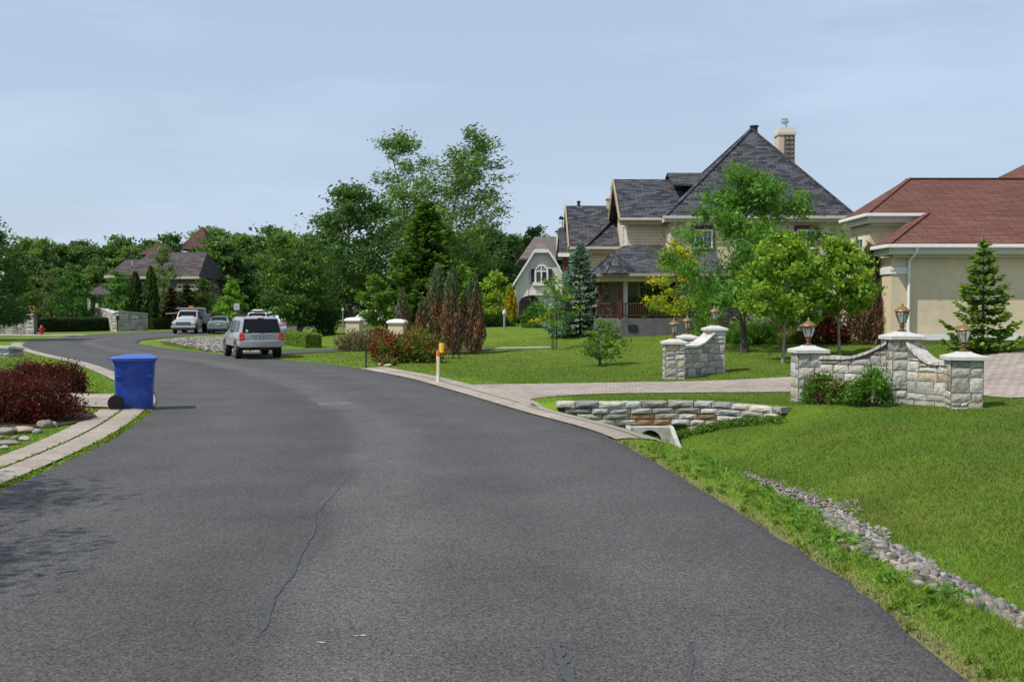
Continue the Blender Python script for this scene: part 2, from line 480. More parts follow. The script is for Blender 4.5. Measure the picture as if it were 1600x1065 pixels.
# headwall line over the culvert (world)
HW = np.array([plane_pt(*p, z=0.07) for p in ((868,628.5),(920,629),(1000,628.3),(1060,628),(1120,630),(1180,634),(1222,638))])
REs, LEs = RE[::2], LE[::2]
def tz(P):
    P = np.asarray(P, float).reshape(-1, 2)
    x, y = P[:, 0], P[:, 1]
    near_ = len(P) > 20000 and y.max() < 56
    sR = sdist(P, RE[:215:3] if near_ else REs); sL = -sdist(P, LE[:215:3] if near_ else LEs)
    road = (sR < 0) & (sL < 0)
    z = np.where(sR > 0, 0.03 + 0.85 * sstep(6.5, 21, sR), 0.03 + 0.15 * sstep(2, 15, sL))
    # ditch along the right verge, up to the headwall
    c = 1.7 + 0.95 * sstep(13, 21, y)
    hy = np.interp(x, HW[:, 0], HW[:, 1], left=HW[0, 1], right=HW[-1, 1])
    dep = 0.42 + 0.50 * sstep(13, 21, y)
    wl_, wr_ = 0.72 + 0.45 * sstep(13, 21, y), 1.25 + 1.0 * sstep(15, 21, y)
    dd = sR - c
    prof = np.exp(-(dd / np.where(dd < 0, wl_, wr_))**2)
    mask = (1 - sstep(0.0, 0.22, y - hy)) * (sR > 0)
    z = z - dep * prof * mask
    # right-hand lawn stands a little proud of the verge
    z = z + 0.10 * sstep(2.5, 5, sR) * (sR > 0) * (1 - sstep(20, 24, y))
    # small swell on the left, under the shrub bed
    z = np.where(sL > 0, z + 0.30 * np.exp(-(((x + 10.6)/1.6)**2 + ((y - 20.2)/2.6)**2)) * sstep(1.0, 2.2, sL), z)
    edge = np.where(road, -0.08, 0)
    return np.where(road, -0.08, z * sstep(0, 0.35, np.maximum(sR, sL)) + 0.0 * edge)

def tz1(x, y): return float(tz([[x, y]])[0])

_T = np.concatenate([np.linspace(3, 60, 900), np.linspace(60.2, 260, 500)])
def at(px, py):
    """the point of the ground seen at this place of the photo, and pixels per metre there"""
    r = ray(px, py); P = r[None] * _T[:, None]; P[:, 2] += CAMH
    h = P[:, 2] - tz(P[:, :2])
    k = np.argmax(h < 0)
    if k == 0: k = len(_T) - 1
    a = h[k-1] / (h[k-1] - h[k] + 1e-9); p = P[k-1] + (P[k] - P[k-1]) * a
    return Vector(p), F / p[1]

def atD(px, D):
    x = (px - CX) / F * D
    return Vector((x, D, tz1(x, D))), F / D

def zat(py, D): return CAMH + (HORIZON - py) / F * D
def xat(px, D): return (px - CX) / F * D

# ------------------------------------------------------------------ terrain, road, paved strips
def axis(parts):
    out = []
    for a, b, s in parts: out += list(np.arange(a, b, s))
    return np.array(out + [parts[-1][1]])
gx = axis([(-420,-120,20),(-120,-40,4),(-40,-14,0.8),(-14,-8,0.3),(-8,-2,0.8),(-2,13,0.16),(13,40,1.0),(40,120,5),(120,420,20)])
gy = axis([(-20,3,1.5),(3,26,0.16),(26,50,0.5),(50,110,1.2),(110,200,6),(200,700,40)])
GX, GY = np.meshgrid(gx, gy)
P2 = np.c_[GX.ravel(), GY.ravel()]
Z = tz(P2)
sR_, sL_ = sdist(P2, REs), -sdist(P2, LEs)
lawn, verge, dirt = np.array([0.086, 0.146, 0.016]), np.array([0.150, 0.250, 0.028]), np.array([0.16, 0.125, 0.075])
def ground_col(sR, sL, y, P):
    sm = np.maximum(sR, sL)
    k = 1 - sstep(1.2, 2.4, sm)
    k = np.where(sR > 0, k * (1 - 0.7 * sstep(24, 34, y)), k * 0.55)
    c = lawn[None] * (1 - k[:, None]) + verge[None] * k[:, None]
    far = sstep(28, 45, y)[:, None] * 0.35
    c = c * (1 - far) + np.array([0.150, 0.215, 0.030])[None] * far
    x = P[:, 0]
    pt = np.clip(np.sin(x*0.53 + 1.3*np.sin(y*0.37) + 0.7)*np.sin(y*0.71 + np.sin(x*0.9)) + 0.35*np.sin(x*2.9 + y*2.3), 0, 1)[:, None]*0.42*(sm > 2.0)[:, None]
    c = c * (1 - pt) + np.array([0.135, 0.160, 0.030])[None] * pt
    d = (1 - sstep(0.02, 0.28, sm)) * (sm > -0.3) * np.where(y > 26, 0.4, 0.8)
    return c * (1 - d[:, None]) + dirt[None] * d[:, None]
cols = ground_col(sR_, sL_, P2[:, 1], P2)
nx, ny = len(gx), len(gy)
idx = np.arange(nx * ny).reshape(ny, nx)
Fq = np.stack([idx[:-1, :-1], idx[:-1, 1:], idx[1:, 1:], idx[1:, :-1]], -1).reshape(-1, 4)
ground = link_obj('ground', np_mesh('ground', np.c_[P2, Z], Fq, cols, True, 'ground'))
tag(ground, kind='structure')

def ribbon(name, A, B, mat, zoff, across=6, terrain=True, kind='structure', parent=None, metric=True):
    n = len(A); V, UV = [], []
    s = np.r_[0, np.cumsum(np.linalg.norm(np.diff((A + B) / 2, axis=0), axis=1))]
    W = np.linalg.norm(B - A, axis=1)
    for j in range(across + 1):
        t_ = j / across
        V.append(A * (1 - t_) + B * t_)
        UV.append(np.c_[(W * t_) if metric else np.full(n, t_), s])
    P = np.stack(V, 1).reshape(-1, 2); U = np.stack(UV, 1).reshape(-1, 2)
    z = (tz(P) if terrain else np.zeros(len(P))) + zoff
    ix = np.arange(n * (across + 1)).reshape(n, across + 1)
    Fq = np.stack([ix[:-1, :-1], ix[:-1, 1:], ix[1:, 1:], ix[1:, :-1]], -1).reshape(-1, 4)
    me = np_mesh(name, np.c_[P, z], Fq, None, True, mat)
    uvl = me.uv_layers.new(name='UVMap')
    uvl.data.foreach_set('uv', U[Fq.ravel()][:, ::-1 if metric else 1].astype(np.float32).ravel())
    if me.polygons[0].normal.z < 0: me.flip_normals()
    o = link_obj(name, me, parent)
    return tag(o, kind=kind)

# match the two edges of the road section by section
def pair(A, B, n):
    sA = np.r_[0, np.cumsum(np.linalg.norm(np.diff(A, axis=0), axis=1))]; sB = np.r_[0, np.cumsum(np.linalg.norm(np.diff(B, axis=0), axis=1))]
    # dynamic pairing: for each A point take nearest B index kept monotone
    j = np.array([((B - a)**2).sum(1).argmin() for a in A]).astype(float)
    j = np.maximum.accumulate(j)
    k = np.ones(21) / 21
    js = np.convolve(np.r_[[j[0]]*10, j, [j[-1]]*10], k, 'valid')
    js[0], js[-1] = 0, len(B) - 1
    js = np.maximum.accumulate(js)
    Bp = np.c_[np.interp(js, np.arange(len(B)), B[:, 0]), np.interp(js, np.arange(len(B)), B[:, 1])]
    return A, Bp
_rng = np.random.default_rng(4)
def ragged(L, amp):
    d = np.gradient(L, axis=0); n = np.c_[d[:, 1], -d[:, 0]]; n /= np.linalg.norm(n, axis=1)[:, None]
    r = _rng.normal(size=len(L)); r = np.convolve(r, [.25, .5, .25], 'same') * amp
    return L + n * r[:, None]
RA, RB = pair(LE, RE, 420)
RAf = catmull(RA, 1400); RBf = catmull(RB, 1400)
road = ribbon('road', ragged(RAf, 0.015), ragged(RBf, 0.03), 'asphalt', 0.012, 10, False, metric=False)

def offset_line(line, d):
    g = np.gradient(line, axis=0); n = np.c_[g[:, 1], -g[:, 0]]; n /= np.linalg.norm(n, axis=1)[:, None]
    return line + n * d
def section(line, y0, y1):
    k = np.where((line[:, 1] >= y0) & (line[:, 1] <= y1) & (np.arange(len(line)) < 190))[0]
    return catmull(line[k[0]:k[-1]+1], max(8, (k[-1]-k[0]) * 2))

PAVED = []          # polygons kept free of grass blades
def strip(name, line, a, b, mat, zoff):
    A, B = offset_line(line, a), offset_line(line, b)
    o = ribbon(name, A, B, mat, zoff, 2)
    PAVED.append(np.vstack([A, B[::-1]]))
    return o

# ------------------------------------------------------------------ paved strips and driveways
rs = section(RE, 16.3, 36.0)
strip('paver_strip', rs, 0.03, 0.43, 'kerb_paver', 0.022)
strip('paver_strip', rs, 0.45, 0.88, 'kerb_paver', 0.026)
ls = section(LE, 7.0, 21.6)
strip('paver_strip', ls, -0.13, -0.54, 'kerb_paver', 0.022)
strip('paver_strip', ls, -0.57, -1.0, 'kerb_paver', 0.026)
ls2 = section(LE, 21.3, 62)
strip('paver_strip', ls2, -0.02, -0.62, 'kerb_paver', 0.022)

def drive(name, lo, hi, mat, zoff, n=60, across=10):
    A, B = catmull(lo, n), catmull(hi, n)
    PAVED.append(np.vstack([A, B[::-1]]))
    o = ribbon(name, A, B, mat, zoff, across)
    me = o.data; co = np.empty(len(me.vertices)*3, np.float32); me.vertices.foreach_get('co', co); co = co.reshape(-1, 3)
    vi = np.empty(len(me.loops), np.int32); me.loops.foreach_get('vertex_index', vi)
    a_ = math.radians(8); xy = co[vi, :2] @ np.array([[math.cos(a_), -math.sin(a_)], [math.sin(a_), math.cos(a_)]])
    me.uv_layers[0].data.foreach_set('uv', xy.astype(np.float32).ravel())
    return o
lo_px = [(812,629),(850,621),(930,616),(1050,614),(1235,612.5),(1400,614),(1520,616),(1640,620)]
hi_px = [(694,603),(760,601),(900,599),(1030,597),(1140,594),(1240,589),(1330,582),(1420,574)]
lo = [at(*p).__getitem__(0).xy for p in lo_px]; hi = [at(*p)[0].xy for p in hi_px]
re_ = lambda y, o: np.array([float(np.interp(y, RE[:200, 1], RE[:200, 0])) + o, y])
lo = [re_(20.6, .12), re_(21.6, .75)] + [np.array(p) for p in lo] + [np.array([20.0, 23.0]), np.array([30.0, 24.5])]
hi = [re_(27.6, .15)] + [np.array(p) for p in hi] + [np.array([14.0, 31.0]), np.array([22.0, 32.3]), np.array([32.0, 33.0])]
drive('driveway', lo, hi, 'paver', 0.016)
dl = float(np.interp(21.35, LE[:200, 1], LE[:200, 0])); dl2 = float(np.interp(24.4, LE[:200, 1], LE[:200, 0]))
drive('driveway', [np.array([dl - 0.3, 21.25]), np.array([-15, 21.25]), np.array([-40, 20.5])], [np.array([dl2 - 0.3, 24.5]), np.array([-16, 24.5]), np.array([-40, 24.0])], 'kerb_paver', 0.033)
drive('driveway', [np.array([-24.5, 50.0]), np.array([-30, 47.0]), np.array([-50, 44.0])], [np.array([-27.0, 55.5]), np.array([-33, 52.5]), np.array([-50, 50.0])], 'kerb_paver', 0.033)
drive('driveway', [np.array([-33.0, 75.5]), np.array([-40, 75.0]), np.array([-60, 74.0])], [np.array([-33.2, 80.5]), np.array([-40, 79.0]), np.array([-60, 78.0])], 'kerb_paver', 0.033)
# dark drive of the house with the brown junipers, crossing the verge behind the shrub bed
dk_lo = [np.array(at(*p)[0].xy) for p in ((400,556),(470,552.5),(560,548.5),(660,546),(760,548))]
dk_hi = [np.array(at(*p)[0].xy) for p in ((352,551),(440,548),(560,544.5),(660,542),(780,543))]
drive('driveway', dk_lo, dk_hi, 'asphalt', 0.03, across=4)
# stray stone path on the far lawn
drive('path', [np.array(at(*p)[0].xy) for p in ((745,546),(800,545.5),(860,544))], [np.array(at(*p)[0].xy) for p in ((745,543.5),(800,543),(860,542))], 'kerb_paver', 0.03, across=3)

# cracks sealed with tar, and the scuffs of white paint
def crack(px, widths, mat='tar'):
    C = np.array([plane_pt(*p) for p in px]); n = 60
    L = catmull(C, n); r = np.random.default_rng(len(px))
    L = L + np.convolve(r.normal(size=n), np.ones(5)/5, 'same')[:, None] * np.array([[0.015, 0]])
    w = np.interp(np.linspace(0, 1, n), np.linspace(0, 1, len(widths)), widths) * (1 + 0.5 * np.convolve(r.normal(size=n), np.ones(4)/4, 'same'))
    w = np.abs(w); w[0] = w[-1] = 0.004
    A, B = L - np.c_[w, w*0], L + np.c_[w, w*0]
    return ribbon('crack_seal', A, B, mat, 0.018, 1, False, parent=road)
crack([(492,808),(489,838),(463,880),(455,905),(422,938),(418,968),(408,990)], [0.010, 0.018, 0.014, 0.026, 0.014, 0.034, 0.012])
crack([(868,1008),(880,1040),(890,1064),(900,1085)], [0.02, 0.035, 0.035, 0.02])
crack([(1080,1005),(1079,1050),(1080,1090)], [0.012, 0.015, 0.015])
crack([(500,1006),(503,1007.5),(507,1008)], [0.010, 0.014, 0.008], 'cap_stone')
crack([(556,996),(562,997),(570,995)], [0.014, 0.024, 0.01], 'cap_stone')
crack([(540,752),(520,775),(492,808)], [0.003, 0.004, 0.006])
crack([(700,640),(640,650),(560,660),(470,655)], [0.004, 0.008, 0.010, 0.004])
c_, p_ = at(525, 637)
MB().lathe([(0.42, 0.014), (0.40, 0.019), (0.0, 0.019)], (c_.x, c_.y, 0), 28, cap=False).build('manhole_cover', 'dark_concrete')
tag(bpy.data.objects['manhole_cover'], 'dark iron manhole cover set flush in the middle of the road', 'manhole cover')

# ------------------------------------------------------------------ stones (faceted, shared templates)
def ico(sub=1):
    p = (1 + 5**.5) / 2
    V = np.array([(-1,p,0),(1,p,0),(-1,-p,0),(1,-p,0),(0,-1,p),(0,1,p),(0,-1,-p),(0,1,-p),(p,0,-1),(p,0,1),(-p,0,-1),(-p,0,1)], float)
    Fc = [(0,11,5),(0,5,1),(0,1,7),(0,7,10),(0,10,11),(1,5,9),(5,11,4),(11,10,2),(10,7,6),(7,1,8),(3,9,4),(3,4,2),(3,2,6),(3,6,8),(3,8,9),(4,9,5),(2,4,11),(6,2,10),(8,6,7),(9,8,1)]
    V = [v / np.linalg.norm(v) for v in V]
    for _ in range(sub):
        mid = {}; F2 = []
        def m(a, b):
            k = (min(a, b), max(a, b))
            if k not in mid:
                q = V[a] + V[b]; V.append(q / np.linalg.norm(q)); mid[k] = len(V) - 1
            return mid[k]
        for a, b, c in Fc:
            x, y, z = m(a, b), m(b, c), m(c, a)
            F2 += [(a, x, z), (b, y, x), (c, z, y), (x, y, z)]
        Fc = F2
    return np.array(V), np.array(Fc, np.int32)
IV, IF = ico(1)
def rock_templates(n, rng, rough=0.28):
    out = []
    for _ in range(n):
        V = IV.copy()
        for _k in range(7):                 # chop with planes: crushed stone facets
            d = rng.normal(size=3); d /= np.linalg.norm(d); h = rng.uniform(0.55, 0.9)
            over = np.maximum(V @ d - h, 0); V = V - over[:, None] * d[None]
        out.append(V + rng.normal(size=V.shape) * 0.03)
    return out
def rotz(n, rng):
    q = rng.normal(size=(n, 4)); q /= np.linalg.norm(q, axis=1)[:, None]
    w, x, y, z = q.T
    return np.stack([np.stack([1-2*(y*y+z*z), 2*(x*y-z*w), 2*(x*z+y*w)], -1), np.stack([2*(x*y+z*w), 1-2*(x*x+z*z), 2*(y*z-x*w)], -1), np.stack([2*(x*z-y*w), 2*(y*z+x*w), 1-2*(x*x+y*y)], -1)], 1)
def rock_field(name, pos, size, rng, colf, flat=(1, .8, .55)):
    T = rock_templates(10, rng); n = len(pos)
    R = rotz(n, rng); k = rng.integers(0, 10, n)
    sc = np.array(flat)[None] * rng.uniform(0.75, 1.25, (n, 3)) * size[:, None]
    V = np.array(T)[k] * sc[:, None, :]
    V = np.einsum('nij,nvj->nvi', R, V); V[..., 2] *= 0.75
    V = V + pos[:, None, :]
    Fq = (IF[None] + (np.arange(n) * len(IV))[:, None, None]).reshape(-1, 3)
    C = np.repeat(colf(n)[:, None, :], len(IV), 1).reshape(-1, 3)
    return np_mesh(name, V.reshape(-1, 3), Fq, C, False, 'stone')

rng = np.random.default_rng(5)
def greys(n):
    g = rng.uniform(0.08, 0.30, n)[:, None]; w = rng.uniform(0, 1, n)[:, None]
    return g * (np.array([1.2, 1.0, 0.78])[None] * w + np.array([1.0, 1.0, 1.0])[None] * (1 - w))
# ditch bed
dit = catmull(np.array([at(*p)[0].xy for p in ((1150,740),(1215,770),(1290,800),(1330,832),(1400,868),(1455,900),(1530,940),(1600,977),(1680,1025))]), 400)
n = 8000
k = (rng.random(n)**0.75 * 399).astype(int)
yy = dit[k, 1]
g_ = np.gradient(dit, axis=0); nn = np.c_[g_[:, 1], -g_[:, 0]]; nn /= np.linalg.norm(nn, axis=1)[:, None]
hw = np.interp(yy, [6, 8, 11, 12.2, 13.0, 15.5], [0.44, 0.42, 0.32, 0.24, 0.42, 0.22])
hw = hw * (1 + 0.25 * np.sin(yy * 5.1))
off = np.clip(rng.normal(size=n) * 0.55, -1.2, 1.2)
P = dit[k] + nn[k] * (off * hw)[:, None] + rng.normal(size=(n, 2)) * 0.03
size = np.interp(yy, [6, 9, 12, 12.6, 16], [0.062, 0.052, 0.040, 0.024, 0.02]) * rng.uniform(0.45, 1.35, n)
pos = np.c_[P, tz(P) + size * 0.25 + rng.uniform(0, 0.05, n) * (np.abs(off) < 0.6)]
me = rock_field('gravel', pos, size, rng, greys)
tag(link_obj('gravel', me), 'grey stones lining the bottom of the ditch beside the road', 'gravel', kind='stuff')
# stone bank by the parked four wheel drive
n = 5200
poly = np.array([at(*p)[0].xy for p in ((246,538),(268,530.5),(300,527.5),(352,527.5),(420,532),(420,551),(352,550.5),(320,548.5),(285,544.5))])
mn, mx = poly.min(0), poly.max(0); P = rng.uniform(mn, mx, (n * 3, 2)); P = P[inpoly(P, poly)][:n]; n = len(P)
cc = poly.mean(0); dd = np.linalg.norm((P - cc) / (mx - mn) * 2, axis=1)
size = rng.uniform(0.04, 0.13, n)
me = rock_field('gravel', np.c_[P, tz(P) + 0.22 * np.clip(1 - dd**2, 0, 1) + size * 0.2], size, rng, lambda k: greys(k) * 1.0 + 0.02)
tag(link_obj('gravel', me), 'bank of pale rubble stones left of the silver four wheel drive', 'gravel', kind='stuff')

# ------------------------------------------------------------------ grass
ALLP = PAVED
def scatter(n, d0, d1, pw, rng, xk=0.60):
    u = rng.random(n); a = 2 - pw
    D = (d0**a + u * (d1**a - d0**a))**(1 / a) if abs(a) > 1e-6 else d0 * (d1 / d0)**u
    x = rng.uniform(-xk, xk, n) * D
    return np.c_[x, D]
RN_, LN_ = RE[:215:3], LE[:215:3]
def clear(P, margin=0.0):
    sR, sL = sdist(P, RN_), -sdist(P, LN_); sm = np.maximum(sR, sL)
    ok = (sm > 0.02)
    for q in ALLP: ok &= ~inpoly(P, q)
    return ok, sR, sL
def blades(P, h, w, cols, rng, lean=0.55):
    n = len(P); a = rng.uniform(0, 2*np.pi, n)
    z = tz(P); B = np.c_[P, z - 0.005]
    s = np.c_[np.cos(a), np.sin(a), np.zeros(n)] * w[:, None] / 2
    l = rng.normal(size=(n, 2)) * lean
    tip = B + np.c_[l * h[:, None], h]
    V = np.stack([B - s, B + s, tip], 1).reshape(-1, 3)
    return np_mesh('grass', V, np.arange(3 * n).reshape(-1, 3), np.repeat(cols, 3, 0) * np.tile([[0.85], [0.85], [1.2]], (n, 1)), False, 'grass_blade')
rng = np.random.default_rng(21)
P = scatter(640000, 5.0, 52, 2.15, rng)
ok, sR, sL = clear(P)
# bare stone bed of the ditch
dd = np.full(len(P), 9.0)
near = P[:, 1] < 17
A_, B_ = dit[:-1:6], dit[6::6][:len(dit[:-1:6])]
dn = np.abs(sdist(P[near], dit[::6])); dd[near] = dn
hwp = np.interp(P[:, 1], [6, 8, 11, 12.2, 13.0, 15.5, 15.8, 16.2], [0.42, 0.40, 0.30, 0.2, 0.40, 0.16, 0.10, -1])
ok &= dd > hwp * rng.uniform(0.75, 1.15, len(P))
sm = np.maximum(sR, sL)
ok &= ~((sm < 0.16) & (rng.random(len(P)) < 0.55))
hyp = np.interp(P[:, 0], HW[:, 0], HW[:, 1], left=-50, right=-50)
ok &= ~((P[:, 1] > hyp - 0.05) & (P[:, 1] < hyp + 0.38) & (hyp > 0))
ok &= ~((((P[:, 0] + 10.9) / 1.75)**2 + ((P[:, 1] - 20.3) / 2.0)**2) < 1)
P, sR, sL, sm, dd = P[ok], sR[ok], sL[ok], sm[ok], dd[ok]
n = len(P)
vg = (1 - sstep(1.3, 2.3, sm)) * np.where(sR > 0, 1, 0.55)
patch = np.sin(P[:, 0] * 1.7 + np.sin(P[:, 1] * 1.3) * 2) * np.sin(P[:, 1] * 0.9 + 1.1 * np.sin(P[:, 0])) * 0.5 + 0.5
D = P[:, 1]
h = (0.026 + 0.018 * rng.random(n)) * (1 - vg) + (0.022 + 0.045 * rng.random(n)**2) * vg
h = h * np.where((dd < 0.7) & (dd > 0), 1.3, 1.0)
w = 0.0042 + 0.00046 * D * rng.uniform(0.7, 1.3, n)
h = h * (1 + 0.006 * D)
c = ground_col(sR, sL, D, P)
dry = (rng.random(n) < 0.035 + 0.09 * vg * patch)
sp_ = 0.45 - 0.22 * sstep(10, 24, D)
c = c * (1 + sp_ * rng.uniform(-1, 1, n))[:, None] * (0.84 + 0.32 * patch[:, None])
c[dry] = np.array([0.20, 0.17, 0.075]) * rng.uniform(0.6, 1.2, dry.sum())[:, None]
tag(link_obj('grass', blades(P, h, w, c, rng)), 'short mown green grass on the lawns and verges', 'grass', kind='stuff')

def leaf_quads(C, L, W, rng, up=0.0, dirs=None, fold=0.25):
    """n rhombic leaves centred C with lengths L, widths W"""
    n = len(C)
    d = rng.normal(size=(n, 3)) if dirs is None else dirs + rng.normal(size=(n, 3)) * 0.35
    d[:, 2] += up; d /= np.linalg.norm(d, axis=1)[:, None] + 1e-9
    r = rng.normal(size=(n, 3)); r[:, 2] *= 0.4
    s = np.cross(d, r); s /= np.linalg.norm(s, axis=1)[:, None] + 1e-9
    nrm = np.cross(s, d)
    L, W = L[:, None], W[:, None]
    V = np.stack([C - d*L*.5, C + s*W*.5 + nrm*W*fold, C + d*L*.5, C - s*W*.5 + nrm*W*fold], 1)
    return V.reshape(-1, 4, 3)
# broad-leaved weeds along the ditch and the ragged road edge
def weeds(name, label, P, count, hgt, lsize, colr, rng):
    C = np.repeat(np.c_[P, tz(P)], count, 0); n = len(C)
    C[:, :2] += rng.normal(size=(n, 2)) * hgt * 0.45; C[:, 2] += rng.uniform(0.01, hgt, n)
    L = lsize * rng.uniform(0.6, 1.5, n)
    dirs = np.c_[rng.normal(size=(n, 2)), np.abs(rng.normal(size=n)) * 1.2]
    Q = leaf_quads(C, L, L * 0.32, rng, dirs=dirs)
    cc = np.array(colr)[None] * rng.uniform(0.6, 1.4, n)[:, None]
    me = np_mesh(name, Q.reshape(-1, 3), np.arange(4*n).reshape(-1, 4), np.repeat(cc, 4, 0), False, 'leaf')
    tag(link_obj(name, me), label, 'weeds', kind='stuff')
k = rng.integers(60, 400, 60); P = dit[k] + nn[k] * rng.uniform(0.40, 0.90, 60)[:, None]
k2 = rng.integers(0, 130, 22); Pb = dit[k2] + nn[k2] * rng.uniform(0.45, 0.95, 22)[:, None]
weeds('weeds', 'clumps of broad leaved green weeds along the stony ditch', np.vstack([P, Pb]), 14, 0.08, 0.075, (0.12, 0.24, 0.035), rng)
hwl = catmull(HW, 200); kk = rng.integers(88, 196, 120); P = hwl[kk] - np.c_[np.zeros(120), rng.uniform(0.06, 0.26, 120)]
weeds('weeds', 'tufts of green grass at the foot of the low dry stone wall', P, 26, 0.15, 0.07, (0.11, 0.20, 0.03), rng)
rr = section(RE, 5.5, 16.0)
k = rng.integers(0, len(rr), 130); P = rr[k] + np.c_[rng.uniform(0.02, 0.6, 130), rng.normal(size=130) * 0.1]
weeds('weeds', 'low weeds growing along the ragged right road edge', P, 12, 0.05, 0.06, (0.14, 0.23, 0.03), rng)
ll = section(LE, 9, 22.5)
k = rng.integers(0, len(ll), 330); P = ll[k] - np.c_[rng.uniform(-0.01, 0.13, 330), rng.normal(size=330) * 0.1]
kk = rng.integers(0, len(ll), 90); Pj = offset_line(ll, -0.555)[kk] + rng.normal(size=(90, 2)) * 0.012
weeds('weeds', 'fringe of bright green weeds between the left paving strip and the road', np.vstack([P, Pj]), 9, 0.035, 0.045, (0.17, 0.27, 0.025), rng)

# ------------------------------------------------------------------ stone walls made of single stones
WR = random.Random(3)
def stone_col():
    g = WR.uniform(0.26, 0.50); r = WR.random()
    if r < 0.10: return (g*0.90, g*0.76, g*0.56)
    if r < 0.38: return (g*1.02, g*0.95, g*0.82)
    return (g*1.0, g*0.965, g*0.90)
def stone_face(mb, O, U, N, W, z0, top, hs=(0.13, 0.30), ws=(0.18, 0.50), proud=0.022, colf=stone_col, joint=0.008):
    """squared rubble on the plane through O along U (unit), facing N; top(s) gives the height"""
    O, U, N = Vector(O), Vector(U).normalized(), Vector(N).normalized()
    zt = max(top(W * i / 20) for i in range(21)); z = z0
    def block(a, b, lo, hi):
        hi = min(hi, min(top(a + 0.01), top(b - 0.01), top((a + b) / 2)) - 0.005)
        if hi - lo < 0.045 or b - a < 0.04: return
        a, b, lo, hi = a + joint, b - joint, lo + joint, hi - joint
        mb.cur = colf()
        nu, nv = 4, 3; g = []
        for j in range(nv + 1):
            row = []
            for i in range(nu + 1):
                e = min(i, nu - i, j, nv - j)
                d = (0.004 if e == 0 else proud * WR.uniform(0.55, 1.15))
                ju, jv = (WR.uniform(-.008, .008), WR.uniform(-.008, .008))
                p = O + U * (a + (b - a) * i / nu + ju) + N * d; p.z = lo + (hi - lo) * j / nv + jv
                row.append(mb.vert(p))
            g.append(row)
        for j in range(nv):
            for i in range(nu): mb.f.append([g[j][i], g[j][i+1], g[j+1][i+1], g[j+1][i]])
    while z < zt - 0.03:
        h = WR.uniform(*hs)
        if zt - z - h < hs[0] * 0.6: h = zt - z
        a = 0
        while a < W - 0.01:
            w = WR.uniform(*ws)
            if W - a - w < ws[0] * 0.7: w = W - a
            if h > 0.22 and WR.random() < 0.35:
                c = z + h * WR.uniform(0.35, 0.65)
                block(a, a + w, z, c)
                if WR.random() < 0.5 and w > 0.3:
                    m = a + w * WR.uniform(.4, .6); block(a, m, c, z + h); block(m, a + w, c, z + h)
                else: block(a, a + w, c, z + h)
            else: block(a, a + w, z, z + h)
            a += w
        z += h
    mb.cur = (0.5, 0.5, 0.5)

def pillar(x, y, zg, h, s, ang, name='stone_pillar'):
    """returns (core MB, stones MB, cap MB): square stone pillar, centre x y, rotated"""
    ca, sa = math.cos(ang), math.sin(ang)
    U, V = Vector((ca, sa, 0)), Vector((-sa, ca, 0)); c = Vector((x, y, 0))
    core, st, cap = MB(), MB(), MB()
    q = s/2 - 0.004
    core.obox((x, y, zg + h/2 - 0.15), U*q, V*q, Vector((0, 0, h/2 + 0.15)))
    for n_, u_ in ((-V, U), (U, V), (V, -U), (-U, -V)):
        o = c + n_ * s/2 - u_ * s/2
        stone_face(st, o, u_, n_, s, zg - 0.12, lambda t_: zg + h, hs=(0.18, 0.32), ws=(0.24, 0.46), proud=0.024)
    k = s/2 + 0.07
    lv = [(k, zg + h), (k, zg + h + 0.075), (k*0.55, zg + h + 0.125), (0.13, zg + h + 0.15), (0.13, zg + h + 0.165)]
    cap.loft([[c + U*a*r + V*b*r + Vector((0, 0, z_)) for a, b in ((-1,-1),(1,-1),(1,1),(-1,1))] for r, z_ in lv])
    return core, st, cap

def wing(P, Q, zg, prof, th, sides=(1, 1)):
    """wall from P to Q (xy), height profile prof(t) above zg, coping stones along the curve"""
    P, Q = Vector((*P, 0)), Vector((*Q, 0)); U = (Q - P); W = U.length; U.normalize(); N = Vector((U.y, -U.x, 0))
    core, st, cop = MB(), MB(), MB(); n = 14
    pts = [(W*i/n, zg + prof(i/n)) for i in range(n + 1)]
    front = [P + U*0 + Vector((0,0,zg-0.2)), P + U*W + Vector((0,0,zg-0.2))] + [P + U*s_ + Vector((0,0,z_ - 0.01)) for s_, z_ in pts[::-1]]
    core.prism([p + N*(th/2 - 0.005) for p in front], -N*(th - 0.01))
    top = lambda s_: zg + prof(min(max(s_/W, 0), 1))
    stone_face(st, P + N*th/2, U, N, W, zg - 0.12, top, hs=(0.13, 0.26))
    stone_face(st, Q - N*th/2, -U, -N, W, zg - 0.12, lambda s_: top(W - s_), hs=(0.13, 0.26))
    # coping: short stones set across the wall
    m = max(6, int(W / 0.115)); 
    for i in range(m):
        a, b = i/m, (i+1)/m
        za, zb = zg + prof(a), zg + prof(b)
        g = WR.uniform(0.40, 0.60); cop.cur = (g, g*0.93, g*0.80) if WR.random() < 0.6 else (g, g*0.97, g*0.93)
        hh = 0.055 + WR.uniform(0, 0.015); ov = th/2 + 0.045 + WR.uniform(0, .012)
        e = 0.006 / W
        pa, pb = P + U*W*(a + e), P + U*W*(b - e)
        r0 = [pa + N*ov + Vector((0,0,za)), pb + N*ov + Vector((0,0,zb)), pb - N*ov + Vector((0,0,zb)), pa - N*ov + Vector((0,0,za))]
        cop.prism(r0, (0, 0, hh))
    return core, st, cop

